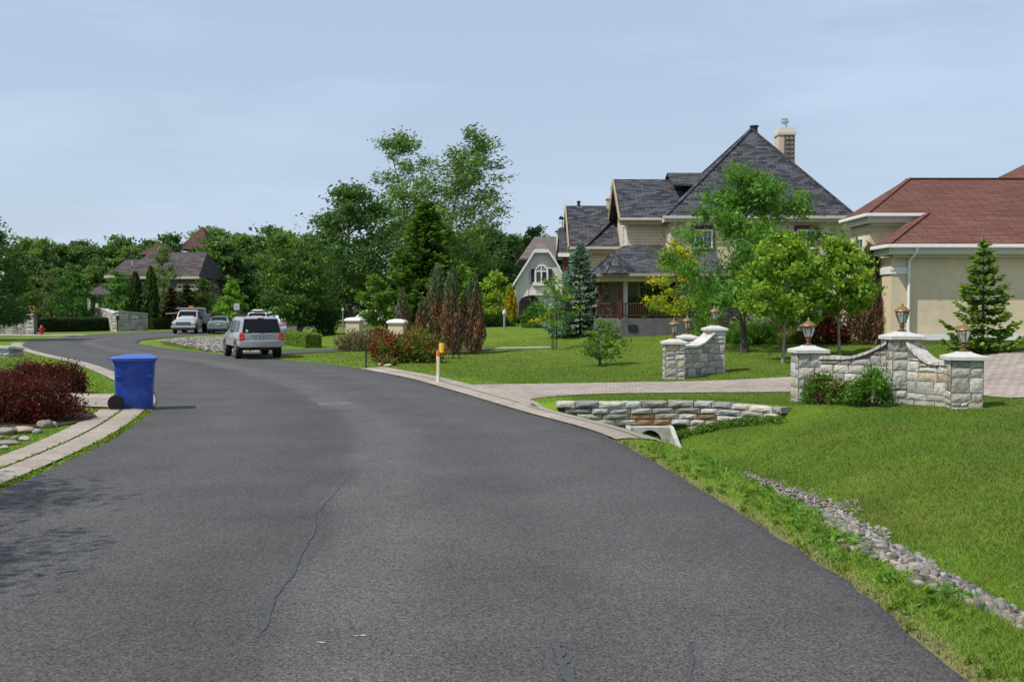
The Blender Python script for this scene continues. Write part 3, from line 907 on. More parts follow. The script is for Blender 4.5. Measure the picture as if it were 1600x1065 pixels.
def lantern(loc, label):
    root = thing('lantern', label, 'lantern', loc, WR.uniform(0, .6), 'bronze lanterns on the gate walls')
    MB().lathe([(0.10, 0), (0.10, 0.015), (0.045, 0.05), (0.035, 0.085), (0.055, 0.105), (0.06, 0.125), (0.04, 0.15), (0.06, 0.175), (0.075, 0.185)], n=16).build('base', 'dark_bronze', root, False, smooth=40)
    MB().lathe([(0.066, 0.185), (0.10, 0.27), (0.128, 0.36), (0.135, 0.42)], n=6, a0=.3).build('glass', 'lamp_glass', root, False)
    fr = MB()
    for k in range(6):
        a = .3 + 2*math.pi*k/6
        pts = [(r*math.cos(a), r*math.sin(a), z_) for r, z_ in ((0.07, .183), (0.104, .27), (0.132, .36), (0.139, .425))]
        fr.tube(pts, 0.008, 5)
    fr.lathe([(0.142, .408), (0.146, .43), (0.13, .43), (0.13, .408)], n=6, a0=.3, cap=False)
    fr.build('frame', 'dark_bronze', root, False)
    MB().lathe([(0.15, .425), (0.178, .432), (0.172, .447), (0.12, .475), (0.095, .50), (0.06, .525), (0.03, .538), (0.022, .56), (0.03, .575), (0.012, .60), (0.0, .625)], n=24, cap=False).build('cap', 'bronze', root, False, smooth=50)
    cn = MB()
    for k in range(3):
        a = 2*math.pi*k/3
        cn.lathe([(0.014, .19), (0.014, .31), (0.018, .32), (0.012, .36), (0, .385)], (0.035*math.cos(a), 0.035*math.sin(a), 0), 8)
    cn.build('candle', 'white_paint', root, False, smooth=50)
    return root

def gate_wall(label, A, B, C, zs, hA, hB, hC, s, angs, lamps):
    """A low pillar, B tall middle pillar, C low pillar: ((x, y), ...)"""
    root = thing('stone_gate_wall', label, 'wall', (B[0], B[1], zs[1]), 0, 'stone gate walls by the driveway')
    for (x, y), zg, h, a in ((A, zs[0], hA, angs[0]), (B, zs[1], hB, angs[1]), (C, zs[2], hC, angs[2])):
        core, st, cap = pillar(x, y, zg, h, s, a)
        po = st.build('pillar', 'stone', root)
        core.build('core', 'mortar', po); cap.build('cap', 'cap_stone', po, bevel=0.008)
    for (p, zp, hp) in ((A, zs[0], hA), (C, zs[2], hC)):
        d = (Vector(B) - Vector(p)); L = d.length; d.normalize()
        P_, Q_ = Vector(p) + d * (s/2 - 0.03), Vector(B) - d * (s/2 - 0.03)
        lo_, hi_ = hp - 0.12, hB - 0.10
        zb = min(zp, zs[1]); dz = zs[1] - zp
        prof = lambda t_, lo_=lo_ + (zp - zb), hi_=hi_ + (zs[1] - zb): lo_ + (hi_ - lo_) * max(0, (t_ - 0.35) / 0.65)**1.7
        core, st, cop = wing(P_, Q_, zb, prof, 0.34)
        wo = st.build('wing', 'stone', root)
        core.build('core', 'mortar', wo); cop.build('coping', 'stone', wo)
    for (x, y), zg, h, lb in ((A, zs[0], hA, lamps[0]), (B, zs[1], hB, lamps[1]), (C, zs[2], hC, lamps[2])):
        lantern((x, y, zg + h + 0.163), lb)
    return root

def near_set():
    a, pa = at(1247, 628); b, pb = at(1397, 632); c, pc = at(1483, 638)
    s = 0.60
    A = (a.x + s/2, a.y + s/2); B = (b.x + s/2, b.y + s/2 + 0.1)
    ang = math.radians(-10); C = (c.x + 0.36, c.y + 0.20)
    z = [tz1(*A) - .02, tz1(*B) - .02, tz1(*C) - .02]
    hA = zat(551, A[1]) - z[0]; hB = zat(530, B[1]) - z[1]; hC = zat(562, C[1]) - z[2]
    print('near set', A, B, C, z, hA, hB, hC)
    gate_wall('pale stone gate wall right of the driveway with a bush in its bend', A, B, C, z, hA, hB, hC, s, (0, 0, ang),
              ('lantern on the low left pillar of the wall with the bush before it', 'lantern on the tall middle pillar of the wall with the bush before it', 'lantern on the low right pillar of the wall with the bush before it'))
    return A, B, C
NA, NB, NC = near_set()
def far_set():
    a, pa = at(1040, 592); s = 0.58
    A = (a.x + s/2, a.y + s/2)
    bx, by = xat(1119, A[1] + 1.5), A[1] + 1.5
    B = (bx - 0.05, by); C = (xat(1073, A[1] + 2.5), A[1] + 2.4)
    z = [tz1(*A) - .02, tz1(*B) - .02, tz1(*C) - .02]
    hA = zat(537.5, A[1]) - z[0]; hB = zat(516.5, B[1]) - z[1]; hC = zat(530, C[1]) - z[2]
    print('far set', A, B, C, z, hA, hB, hC)
    gate_wall('pale stone gate wall beyond the driveway, under the large ash tree', A, B, C, z, hA, hB, hC, s, (0, 0, 0),
              ('leftmost lantern, on the front pillar of the wall beyond the driveway', 'lantern on the tallest pillar of the wall beyond the driveway', 'lantern behind the leftmost one, on the rear pillar beyond the driveway'))
far_set()

# ------------------------------------------------------------------ headwall and culvert
def headwall():
    rr_ = random.Random(8)
    L = catmull(HW, 60); s = np.r_[0, np.cumsum(np.linalg.norm(np.diff(L, axis=0), axis=1))]
    tot = s[-1]
    at_s = lambda q: Vector((float(np.interp(q, s, L[:, 0])), float(np.interp(q, s, L[:, 1])), 0))
    mb = MB(); core = MB(); z = 0.085; spans = [(0.0, 1.0, .135, .34), (0.04, 0.985, .125, .0), (0.09, 0.95, .125, .0), (0.16, 0.90, .13, .0), (0.56, 0.92, .16, .0)]
    for ci, (f0, f1, h, dp) in enumerate(spans):
        q = tot * f0
        while q < tot * f1 - 0.05:
            w = rr_.uniform(0.30, 0.62) if ci else rr_.uniform(0.34, 0.70)
            if tot * f1 - q - w < 0.2: w = tot * f1 - q
            a, b = at_s(q + 0.008), at_s(q + w - 0.008)
            d = (b - a).normalized(); N = Vector((d.y, -d.x, 0))
            if N.y > 0: N = -N
            g = rr_.uniform(0.20, 0.47); r = rr_.random()
            mb.cur = (g*.75, g*.52, g*.30) if r < .06 else (g, g*.93, g*.80) if r < .65 else (g*.9, g*.9, g*.88)
            if ci == 3 and 0.30 < q/tot < 0.48: mb.cur = (.26, .16, .09)
            dep = 0.36; nu, nv = 4, 3; out = rr_.uniform(-0.02, 0.03)
            hh = h - 0.012; zt = z - rr_.uniform(0, .008) + (rr_.uniform(-.008, .015) if ci == 0 else 0)
            g2 = []
            for j in range(nv + 1):
                row = []
                for i in range(nu + 1):
                    e = min(i, nu - i, j, nv - j)
                    p = a + (b - a) * (i/nu) + N * (out + (0.0 if e == 0 else rr_.uniform(.015, .04)))
                    p.z = zt - hh + hh*j/nv + rr_.uniform(-.008, .008)
                    row.append(mb.vert(p))
                g2.append(row)
            for j in range(nv):
                for i in range(nu): mb.f.append([g2[j][i], g2[j][i+1], g2[j+1][i+1], g2[j+1][i]])
            back = [mb.vert((a + (b - a)*(i/nu) - N*dep) + Vector((0, 0, zt - rr_.uniform(0, .01)))) for i in range(nu + 1)]
            for i in range(nu): mb.f.append([g2[nv][i], g2[nv][i+1], back[i+1], back[i]])
            lowb = [mb.vert((a + (b - a)*(i/nu) - N*dep) + Vector((0, 0, zt - hh))) for i in (0, nu)]
            mb.f.append([g2[j2][0] for j2 in range(nv, -1, -1)] + [lowb[0], back[0]])
            mb.f.append([g2[j2][nu] for j2 in range(nv + 1)] + [back[nu], lowb[1]])
            q += w
        z -= h
    root = thing('retaining_wall', 'low curved dry stone wall over the culvert at the ditch end', 'wall', (float(L[30, 0]), float(L[30, 1]), -0.6))
    mb.build('stonework', 'stone', root)
    n = 20
    rings = []
    for i in range(n + 1):
        p = at_s(tot * (0.02 + 0.95*i/n)); d = (at_s(min(tot, tot*i/n + .05)) - at_s(max(0, tot*i/n - .05))).normalized(); N = Vector((d.y, -d.x, 0))
        if N.y > 0: N = -N
        rings.append([p - N*0.03 + Vector((0,0,0.055)), p - N*0.03 + Vector((0,0,-.45)), p - N*0.3 + Vector((0,0,-.45)), p - N*0.3 + Vector((0,0,.055))])
    core.loft(rings); core.build('core', 'mulch', root)
    # flared concrete end with the dark pipe mouth
    x0 = xat(1030, 20.6); y0 = float(np.interp(x0, HW[:, 0], HW[:, 1])) - 0.02
    cv = thing('culvert_pipe', 'grey concrete culvert end with a dark round mouth under the stone wall', 'culvert', (x0, y0 - .2, -0.9))
    b = MB(); zt_, zb_ = -0.44, -1.12; R = 0.25
    # face with round opening
    yf = y0 - 0.30; n = 24; outer, inner, back = [], [], []
    cz = -0.75
    for k in range(n):
        a = 2*math.pi*k/n; ca, sa = math.cos(a), math.sin(a)
        m = max(abs(ca), abs(sa)); ox, oz = ca/m*0.44, sa/m*0.31
        outer.append((x0 + ox, yf, cz + oz)); inner.append((x0 + R*ca, yf, cz + R*sa)); back.append((x0 + R*ca, yf + 1.6, cz + R*sa))
    b.loft([outer, inner], True, False, False)
    b.loft([[(p[0], yf + 0.4, p[2]) for p in outer], outer], True, False, False)
    for sgn in (-1, 1):
        xa = x0 + sgn*0.41; xb = xa + sgn*0.10
        b.prism([(xa, yf + .25, zt_ + .02), (xa, yf - .05, zt_ + .02), (xa + sgn*.14, yf - 0.85, -1.0), (xa + sgn*.14, yf - .85, -1.2), (xa, yf + .25, -1.2)], (sgn*0.09, 0, 0))
    b.build('flared_end', 'concrete', cv)
    p = MB(); p.loft([inner, back], True, False, True); p.build('pipe_mouth', 'dark_concrete', cv)
headwall()

# ------------------------------------------------------------------ blue wheeled bin
def bin_():
    c, p = at(205, 640.3); y0 = c.y + 0.30
    root = thing('wheeled_bin', 'blue wheeled recycling bin with a lighter lid at the left kerb', 'bin', (xat(209, y0), y0, 0.03))
    # local: X to the right (front of the bin faces the road, +x), Y depth, base centre at 0.36
    def sec(z, xa, xb, w, r=0.06):
        pts = []
        for cx_, cy_, a0 in ((xb - r, w - r, 0), (xa + r, w - r, 90), (xa + r, -w + r, 180), (xb - r, -w + r, 270)):
            for k in range(4):
                a = math.radians(a0 + 30*k); pts.append((cx_ + r*math.cos(a), cy_ + r*math.sin(a), z))
        return pts
    lv = [(0.0, -.335, .33, .25), (0.02, -.34, .335, .26), (0.30, -.345, .345, .27), (0.62, -.35, .36, .285), (0.64, -.345, .365, .292), (0.90, -.36, .385, .305), (0.94, -.365, .39, .31)]
    b = MB(); b.loft([sec(*l) for l in lv])
    body = b.build('body', 'blue_plastic', root, False, smooth=35)
    # moulded side recess above the wheel and grip ribs under the rim
    for sy in (-1, 1):
        for xa, xb in ((-.335, -.20), (.25, .36)):
            d = MB()
            d.prism([(xa, sy*.284, .64), (xb, sy*.284, .64), ((xa*.7 + xb*.3) if xa < 0 else xb, sy*.268, .575)], (0, sy*.022, .0))
            d.box(xa, xb, sy*.285, sy*.315, .641, .665)
            d.build('grip_rib', 'blue_plastic', body, False, bevel=.006)
    r = MB(); r.loft([sec(.925, -.375, .405, .325), sec(.955, -.385, .42, .335), sec(.965, -.38, .41, .33)], True)
    r.build('rim', 'blue_plastic', root, False, smooth=30)
    l = MB(); l.loft([sec(.966, -.415, .425, .335), sec(1.000, -.42, .43, .34), sec(1.012, -.415, .41, .325), sec(1.022, -.33, .36, .28, .05), sec(1.050, -.20, .30, .25, .05), sec(1.058, -.17, .27, .23, .05)])
    lid = l.build('lid', 'blue_lid', root, False, smooth=30)
    h = MB(); h.tube([(-.43, -.2, .985), (-.475, -.2, .985), (-.475, .2, .985), (-.43, .2, .985)], .014, 8)
    h.build('handle', 'blue_lid', lid, False)
    a = MB(); a.tube([(-.32, -.31, .148), (-.32, .31, .148)], .014, 8); a.build('axle', 'grey_metal', root, False)
    for sy in (-1, 1):
        w = MB(); w.lathe([(.0, 0), (.085, .0), (.09, -.012), (.12, -.012), (.148, .01), (.153, .03), (.145, .055), (0, .06)] if sy > 0 else [(.0, 0), (.085, .0), (.09, .012), (.12, .012), (.148, -.01), (.153, -.03), (.145, -.055), (0, -.06)], (-.32, sy*.30, .148), 28, axis='y')
        wo = w.build('wheel', 'rubber', root, False, smooth=35)
        hb = MB(); hb.lathe([(.0, sy*.012), (.03, sy*.012), (.034, 0), (.085, sy*.002), (.098, sy*.014), (.104, -sy*.008)], (-.32, sy*.30, .148), 24, axis='y'); hb.build('hub', 'black_plastic', wo, False, smooth=35)
    root.rotation_euler = (0, 0, math.radians(15))
    root.scale = (1.04, 1.05, 1.06)
bin_()

# ------------------------------------------------------------------ boulders, beds
def boulder(px, py, wpx, hpx, label, cat='boulder', name='boulder', seed=0, col=(.22, .20, .165)):
    c, p = at(px, py); rr_ = np.random.default_rng(seed + 100)
    V, Fc = ico(3)
    for _ in range(9):
        d = rr_.normal(size=3); d /= np.linalg.norm(d); h = rr_.uniform(0.60, .92)
        ov = np.maximum(V @ d - h, 0); V = V - ov[:, None] * d[None] * .8
    V = V * np.array([wpx / p / 2, wpx / p / 2 * .85, hpx / p / 2 * 0.85])[None] * (1 + .03*rr_.normal(size=(len(V), 1)))
    V[:, 2] += hpx / p * .26
    cc = np.array(col)[None] * rr_.uniform(.8, 1.2) * np.ones((len(V), 1))
    o = link_obj(name, np_mesh(name, V, Fc, cc, True, 'stone'), None, c)
    return tag(o, label, cat, 'boulders edging the red shrub bed')
boulder(70, 668, 26, 20, 'round grey boulder, rightmost of those before the dark red shrubs', seed=1)
boulder(83, 667, 20, 13, 'small pale boulder leaning on the rightmost round one', seed=2, col=(.25, .23, .20))
boulder(36, 676, 36, 16, 'wide tan boulder left of the rightmost round one', seed=3, col=(.36, .30, .22))
boulder(12, 678, 36, 18, 'flat dark boulder at the left picture edge, top of the pile', seed=4, col=(.25, .24, .22))
boulder(58, 677, 16, 12, 'small blue grey boulder wedged below the round boulder', seed=5, col=(.24, .25, .26))
boulder(40, 688, 20, 11, 'small pale boulder lying below the wide tan one', seed=6, col=(.36, .33, .28))
boulder(22, 688, 14, 11, 'small brown boulder left of the small pale one', seed=7, col=(.22, .18, .14))
boulder(10, 694, 40, 11, 'long low boulder at the foot of the pile by the left edge', seed=8, col=(.27, .24, .21))
boulder(8, 701, 16, 9, 'lowest grey boulder of the pile, by the grass', seed=9, col=(.33, .31, .28))
boulder(2, 686, 12, 10, 'small reddish boulder cut by the left picture edge', seed=10, col=(.28, .20, .15))
c_, p_ = at(30, 655)
mbx = MB(); ang = [2*math.pi*k/24 for k in range(24)]
mbx.poly([(c_.x - .6 + 1.75*math.cos(a)*WR.uniform(.95, 1.05), c_.y + .35 + 1.9*math.sin(a)*WR.uniform(.95, 1.05), 0) for a in ang])
V = np.array(mbx.v); V[:, 2] = tz(V[:, :2]) + .03
cen = V.mean(0); cen[2] = tz1(cen[0], cen[1]) + .06
rings_ = [cen + (V - cen) * f for f in (1, .75, .5, .25, .05)]
for r_ in rings_: r_[:, 2] = tz(r_[:, :2]) + .03
mbx = MB(); mbx.loft([list(map(tuple, r_)) for r_ in rings_], True, False, True)
tag(mbx.build('planting_bed', 'mulch'), kind='structure')

# ------------------------------------------------------------------ buildings
def win(root, x0, x1, z0, z1, y, frame=0.07, nx=2, nz=2, fm='white_paint', surround=None, n=(0, -1)):
    """window in a wall facing -y at y (or facing -x at x when n=(-1,0): then x0..x1 run along y)"""
    def bx(mb, a, b, c, d, e, f):        # along, depth (towards the viewer positive), height
        if n == (0, -1): mb.box(a, b, y - f, y - e, c, d)
        else: mb.box(y - f, y - e, a, b, c, d)
    g = MB(); bx(g, x0, x1, z0, z1, 0.01, 0.035)
    w = g.build('window', 'pane_glass', root)
    f = MB()
    bx(f, x0 - frame, x0, z0 - frame, z1 + frame, 0.003, 0.075); bx(f, x1, x1 + frame, z0 - frame, z1 + frame, 0.003, 0.075)
    bx(f, x0, x1, z1, z1 + frame, 0.003, 0.072); bx(f, x0, x1, z0 - frame, z0, 0.003, 0.072)
    mw = 0.07
    for i in range(1, nx):
        xm = x0 + (x1 - x0)*i/nx; bx(f, xm - mw/2, xm + mw/2, z0, z1, 0.036, 0.066)
    f.build('frame', fm, w)
    m = MB()
    for i in range(nx):
        a, b = x0 + (x1 - x0)*i/nx, x0 + (x1 - x0)*(i+1)/nx
        xm = (a + b)/2; bx(m, xm - .012, xm + .012, z0, z1, 0.036, 0.05)
    for j in range(1, nz + 1):
        zm = z0 + (z1 - z0)*j/(nz + 1); bx(m, x0, x1, zm - .012, zm + .012, 0.036, 0.048)
    m.build('glazing_bar', fm, w)
    if surround:
        s = MB()
        bx(s, x0 - frame - .12, x1 + frame + .12, z1 + frame, z1 + frame + .20, 0.003, 0.095)
        bx(s, x0 - frame - .10, x0 - frame, z0 - frame, z1 + frame, 0.003, 0.06); bx(s, x1 + frame, x1 + frame + .10, z0 - frame, z1 + frame, 0.003, 0.06)
        bx(s, x0 - frame - .12, x1 + frame + .12, z0 - frame - .10, z0 - frame, 0.003, 0.08)
        s.build('surround', surround, w)
    return w

def slab(mb, pts, th=0.10):
    """roof plane polygon thickened downward"""
    pts = [Vector(p) for p in pts]
    mb.prism(pts, (0, 0, -th)); return mb

def flip_up(mb):
    return mb

def gutter_run(mb, p, q, d=0.10, h=0.11):
    mb.bar(p, q, d, h)

# ---- grey roofed main house
Y1 = 52.0
def big_house():
    zg = 0.85
    xl, xr = xat(1037, Y1), xat(1338, Y1)
    ze = zat(339, Y1)
    root = thing('house', 'large beige house with steep dark grey shingle roofs and corner porch', 'house', ((xl + xr)/2, Y1 + 5, zg - .1))
    xw0, xw1 = xl + .35, xr + 1.2
    yf, yb = Y1 + .4, Y1 + 11
    zst = zat(477, yf)
    w = MB(); w.box(xw0, xw1, yf, yb, zst, ze - .25); w.build('wall', 'siding', root, uv=True)
    w = MB(); w.box(xw0 - .04, xw1 + .04, yf - .04, yb + .04, 0.2, zst); w.build('stone_base', 'stone_veneer', root, uv=True)
    # trim band between storeys
    tb = MB(); zb = zat(428, yf); tb.box(xw0 - .03, xw1, yf - .05, yf - .003, zb - .12, zb + .12); tb.build('trim_band', 'tan_trim', root)
    # pyramid roof
    ax, ay = xat(1172, Y1 + 5.2), Y1 + 5.2; az = zat(203, ay)
    yb2 = Y1 + 10.4
    r = MB()
    A, B, C, D_ = (xl, Y1, ze), (xr, Y1, ze), (xr, yb2, ze), (xl, yb2, ze); T = (ax, ay, az)
    r.poly([A, B, T]); r.poly([B, C, T]); r.poly([C, D_, T]); r.poly([D_, A, T]); r.poly([D_, C, B, A])
    roof = r.build('roof', 'shingle_grey', root, uv=True)
    hp = MB()
    for P_ in (A, B, D_): hp.bar(P_, T, .22, .05)
    hp.build('hip_cap', 'shingle_grey', roof, uv=True)
    # rear hip seen at the right
    r2 = MB(); Yr = Y1 + 6.5; tx, tz_ = xat(1258, Yr + 3), zat(271, Yr + 3)
    q = [(xat(1172, Yr), Yr, ze + .02), (xat(1330, Y1) + 1.2, Yr, ze + .02), (xat(1330, Y1) + 1.2, Yr + 7, ze + .02), (xat(1172, Yr), Yr + 7, ze + .02)]
    t0, t1 = (tx - 2.2, Yr + 3.2, tz_), (tx, Yr + 3.2, tz_)
    r2.poly([q[0], q[1], t1, t0]); r2.poly([q[1], q[2], t1]); r2.poly([q[2], q[3], t0, t1]); r2.poly([q[3], q[0], t0])
    r2.build('roof', 'shingle_grey', root, uv=True)
    # fascia, gutter
    f = MB(); f.box(xl + .02, xr - .02, Y1 + .02, Y1 + .12, ze - .25, ze - .02); f.box(xl + .02, xl + .12, Y1 + .12, yb2, ze - .25, ze - .02)
    f.box(xl + .12, xr - .02, Y1 + .12, yf + .05, ze - .25, ze - .20)
    f.build('fascia', 'cream_trim', root)
    g = MB(); g.box(xl - .08, xr + .08, Y1 - .10, Y1 + .018, ze - .12, ze + .03); g.build('gutter', 'cream_trim', root, bevel=.02)
    dp = MB(); dp.tube([(xw0 + .25, Y1 - .05, ze - .12), (xw0 + .2, yf - .08, ze - .55), (xw0 + .2, yf - .08, zat(430, yf))], .05, 8); dp.build('downspout', 'cream_trim', root, smooth=40)
    # upper windows
    for a, b in ((1083, 1113), (1172, 1196), (1243, 1274)):
        win(root, xat(a, yf) + .1, xat(b, yf) - .1, zat(388, yf) + .05, zat(360, yf) - .05, yf, .09, 2, 2, 'white_paint', 'burgundy')
    win(root, yf + 1.0, yf + 1.9, zat(388, yf), zat(356, yf), xw0, .08, 1, 2, 'white_paint', None, (-1, 0))
    # ground floor windows
    for a, b in ((1062, 1089), (1122, 1146), (1246, 1276)):
        win(root, xat(a, yf) + .1, xat(b, yf) - .1, zat(472, yf), zat(440, yf), yf, .10, 2, 3, 'white_paint', 'burgundy')
    win(root, xat(1043, yf - .04) + .2, xat(1062, yf - .04), zat(515, yf), zat(504, yf), yf - .04, .1, 1, 1)
    # chimney with ladder, flue
    Yc = Y1 + 6.0; cx0, cx1 = xat(1214, Yc), xat(1239, Yc); zt = zat(213, Yc)
    c = MB(); c.box(cx0, cx1, Yc - .1, Yc + .9, ze, zt); ch = c.build('chimney', 'siding', root, uv=True)
    c = MB(); c.loft([[(cx0 - d, Yc - .1 - d, z_), (cx1 + d, Yc - .1 - d, z_), (cx1 + d, Yc + .9 + d, z_), (cx0 - d, Yc + .9 + d, z_)] for d, z_ in ((.05, zt), (.05, zt + .12), (-.02, zt + .42))]); c.build('chimney_cap', 'cream_trim', ch)
    fl = MB(); fl.lathe([(.17, zt + .42), (.14, zt + .6), (.13, zt + .75), (.22, zt + .77), (.22, zt + .85), (.15, zt + .87), (.15, zt + .95), (.2, zt + .96), (.02, zt + 1.02)], ((cx0 + cx1)/2, Yc + .4, 0), 16); fl.build('flue', 'alloy', ch, smooth=35)
    l = MB(); xs = [(cx0 + .32), (cx1 - .12)]
    for x_ in (xs[0], (xs[0] + xs[1])/2, xs[1]): l.bar((x_, Yc - .17, zt - .02), (x_, Yc - .17, zt - 2.4), .045)
    for k in range(9): l.bar((xs[0], Yc - .19, zt - .05 - .25*k), (xs[1], Yc - .19, zt - .05 - .25*k), .035)
    l.build('ladder', 'black_metal', ch)
    v = MB(); v.lathe([(.2, az - .45), (.2, az + .12), (.26, az + .13), (.26, az + .2), (.05, az + .22)], (ax + .2, ay + .25, 0), 14); v.build('roof_vent', 'black_metal', root, smooth=35)

    # ---- left wing, ridge along x
    Yw = 53.0
    wl0, wl1 = xat(968, Yw), xl + 1.5
    zr, yr = zat(281, Yw + 3.4), Yw + 3.4; zew = zat(341, Yw)
    r = MB(); slab(r, [(wl0, Yw, zew), (wl1 + 2, Yw, zew), (wl1 + 2, yr, zr), (wl0, yr, zr)]); slab(r, [(wl0, yr, zr), (wl1 + 2, yr, zr), (wl1 + 2, yr + 3.4, zew), (wl0, yr + 3.4, zew)])
    r.build('roof', 'shingle_grey', root, uv=True)
    xr0 = xat(1042, yr); zr2 = zat(270, yr)
    r = MB(); slab(r, [(xr0, yr - 2, zr - .5), (xr0 + 3.2, yr - 2, zr - .5), (xr0 + 3.2, yr + .3, zr2), (xr0, yr + .3, zr2)]); slab(r, [(xr0, yr + .3, zr2), (xr0 + 3.2, yr + .3, zr2), (xr0 + 3.2, yr + 2.5, zr - .5), (xr0, yr + 2.5, zr - .5)]); r.build('roof', 'shingle_grey', root, uv=True)
    ww0 = xat(980, Yw + .45); zpt = zat(384, Yw + .45)
    w = MB(); w.prism([(ww0, Yw + .45, 0.3), (ww0, Yw + .45, zew - .15), (ww0, yr, zr - .25), (ww0, yr + 2.95, zew - .15), (ww0, yr + 2.95, .3)], (xw0 - ww0 + .3, 0, 0)); w.build('wall', 'siding', root, uv=True)
    f = MB(); f.box(wl0 + .03, xl, Yw + .02, Yw + .12, zew - .34, zew - .09); f.box(wl0 + .05, xl, Yw + .12, Yw + .44, zew - .34, zew - .29); f.build('fascia', 'tan_trim', root)
    g = MB(); g.box(wl0 - .02, xl + .02, Yw - .10, Yw + .01, zew - .14, zew + .0); g.build('gutter', 'cream_trim', root, bevel=.02)
    bb = MB(); bb.bar((wl0 - .02, Yw - .02, zew - .14), (wl0 - .02, yr, zr - .12), .06, .30); bb.bar((wl0 - .02, yr, zr - .12), (wl0 - .02, yr + 3.4, zew - .14), .06, .30); bb.build('bargeboard', 'tan_trim', root)
    win(root, Yw + 1.2, Yw + 2.2, zat(380, Yw), zat(350, Yw), ww0, .08, 1, 2, 'white_paint', None, (-1, 0))
    # ---- porch: lean-to roof, turret, posts, railing
    Yp = 49.6; px0, px1 = xat(934, Yp), xl + .9; zpe = zat(429, Yp)
    r = MB(); xt0 = ww0 - .3
    P_ = [(px0, Yp, zpe), (px1 + 1.8, Yp, zpe), (px1 + 1.8, Yw + .44, zpt), (xat(975, Yw), Yw + .44, zpt)]
    slab(r, P_, .08); slab(r, [(px0, Yw + 3, zpe), (px0, Yp, zpe), (xat(975, Yw), Yw + .44, zpt), (xat(975, Yw), Yw + 3, zpt)], .08); r.build('porch_roof', 'shingle_grey', root, uv=True)
    tr = MB(); tcx, tcy = xat(957, Yp + .9), Yp + .9; R = 1.30; ring = [(tcx + R*math.cos(math.pi/8 + math.pi*k/4), tcy + R*math.sin(math.pi/8 + math.pi*k/4), zpe + .04) for k in range(8)]; ap = (tcx, tcy, zat(394, tcy))
    for k in range(8): tr.poly([ring[k], ring[(k+1) % 8], ap])
    tr.poly(ring[::-1]); to = tr.build('turret_roof', 'shingle_grey', root, uv=True)
    hp = MB()
    for k in range(8): hp.bar(ring[k], ap, .17, .05)
    hp.build('hip_cap', 'shingle_grey', to, uv=True)
    f = MB(); f.box(px0 + .02, px1 + 1.8, Yp + .02, Yp + .14, zpe - .34, zpe - .07); f.box(px0 + .02, px0 + .14, Yp + .14, Yw + 2, zpe - .34, zpe - .07); f.box(px0 + .14, px1 + 1.8, Yp + .14, Yw + .44, zpe - .32, zpe - .28); f.build('porch_beam', 'tan_trim', root)
    g = MB(); g.box(px0 - .08, px1 + 1.8, Yp - .09, Yp + .017, zpe - .10, zpe + .03); g.build('gutter', 'tan_trim', root, bevel=.02)
    zd = zat(497, Yp); zf = zd
    xb0, xb1 = xat(942, Yp + .15), px1 + 1.0
    c45 = xat(971, Yp + .15)
    b = MB(); b.prism([(xb0 - .35, Yp + 1.3, .2), (c45, Yp + .15, .2), (xb1, Yp + .15, .2), (xb1, Yw + .4, .2), (xb0 - .35, Yw + .4, .2)], (0, 0, zf - .2)); b.build('porch_base', 'dark_concrete', root)
    sm = MB(); sm.box(c45 + .32, c45 + .75, Yp + .10, Yp + .147, zf - .62, zf - .32); sm.build('vent_grille', 'black_metal', root)
    for xx in (971 + 1, 1014):
        pass
    ps = MB(); xq = xat(969, Yp + .25); ps.box(xq - .09, xq + .09, Yp + .16, Yp + .34, zf, zpe - .33); ps.build('post', 'red_wood', root)
    ps = MB(); xq = xat(977, Yp + .9); ps.box(xq - .10, xq + .10, Yp + .8, Yp + 1.0, zf, zpe - .33); ps.build('post', 'white_paint', root)
    ps = MB(); xq = xat(938, Yp + 1.2); ps.box(xq - .09, xq + .09, Yp + 1.1, Yp + 1.28, zf, zpe - .33); ps.build('post', 'red_wood', root)
    zr0, zr1 = zat(473, Yp), zf + .10
    ra = MB(); x0, x1 = c45, px1 - .6
    ra.box(x0, x1, Yp + .2, Yp + .28, zr0 - .07, zr0); ra.box(x0, x1, Yp + .21, Yp + .27, zr1, zr1 + .06)
    k = x0 + .06
    while k < x1: ra.box(k, k + .045, Yp + .22, Yp + .26, zr1 + .06, zr0 - .07); k += .125
    a0, a1 = Vector((xb0 - .3, Yp + 1.3, 0)), Vector((x0, Yp + .24, 0))
    ra.bar(a0 + Vector((0, 0, zr0 - .035)), a1 + Vector((0, 0, zr0 - .035)), .08, .07); ra.bar(a0 + Vector((0, 0, zr1 + .03)), a1 + Vector((0, 0, zr1 + .03)), .06, .06)
    for i in range(1, 11):
        p_ = a0.lerp(a1, i/11); ra.bar(p_ + Vector((0, 0, zr1 + .06)), p_ + Vector((0, 0, zr0 - .07)), .045)
    ra.build('railing', 'red_wood', root)
    bw = MB(); xc0 = xat(941, Yp + 2.2); bw.box(xc0, xat(978, Yp + 2.2), Yp + 2.2, Yw + 2, zf, zpe - .3); bw.build('wall', 'tan_brick', root, uv=True)
    bw = MB(); bw.box(xat(978, Yp + 2.2), xw0 + 1, Yp + 2.8, Yw + 2, zf, zpe - .3); bw.build('wall', 'siding', root, uv=True)
    win(root, xat(1000, Yp + 2.8), xat(1018, Yp + 2.8), zat(464, Yp + 2.8), zat(441, Yp + 2.8), Yp + 2.8, .09, 2, 2)
    dr = MB(); dr.box(xat(1022, Yp + 2.8), xat(1034, Yp + 2.8), Yp + 2.72, Yp + 2.79, zf + .02, zat(440, Yp + 2.8)); dr.build('door', 'dark_door', root)
    # ---- far left wing
    Y3 = 57.0
    zr3, yr3, ze3 = zat(322, Y3 + 3.5), Y3 + 3.5, zat(386, Y3)
    l0, l1 = xat(889, Y3), xat(985, Y3)
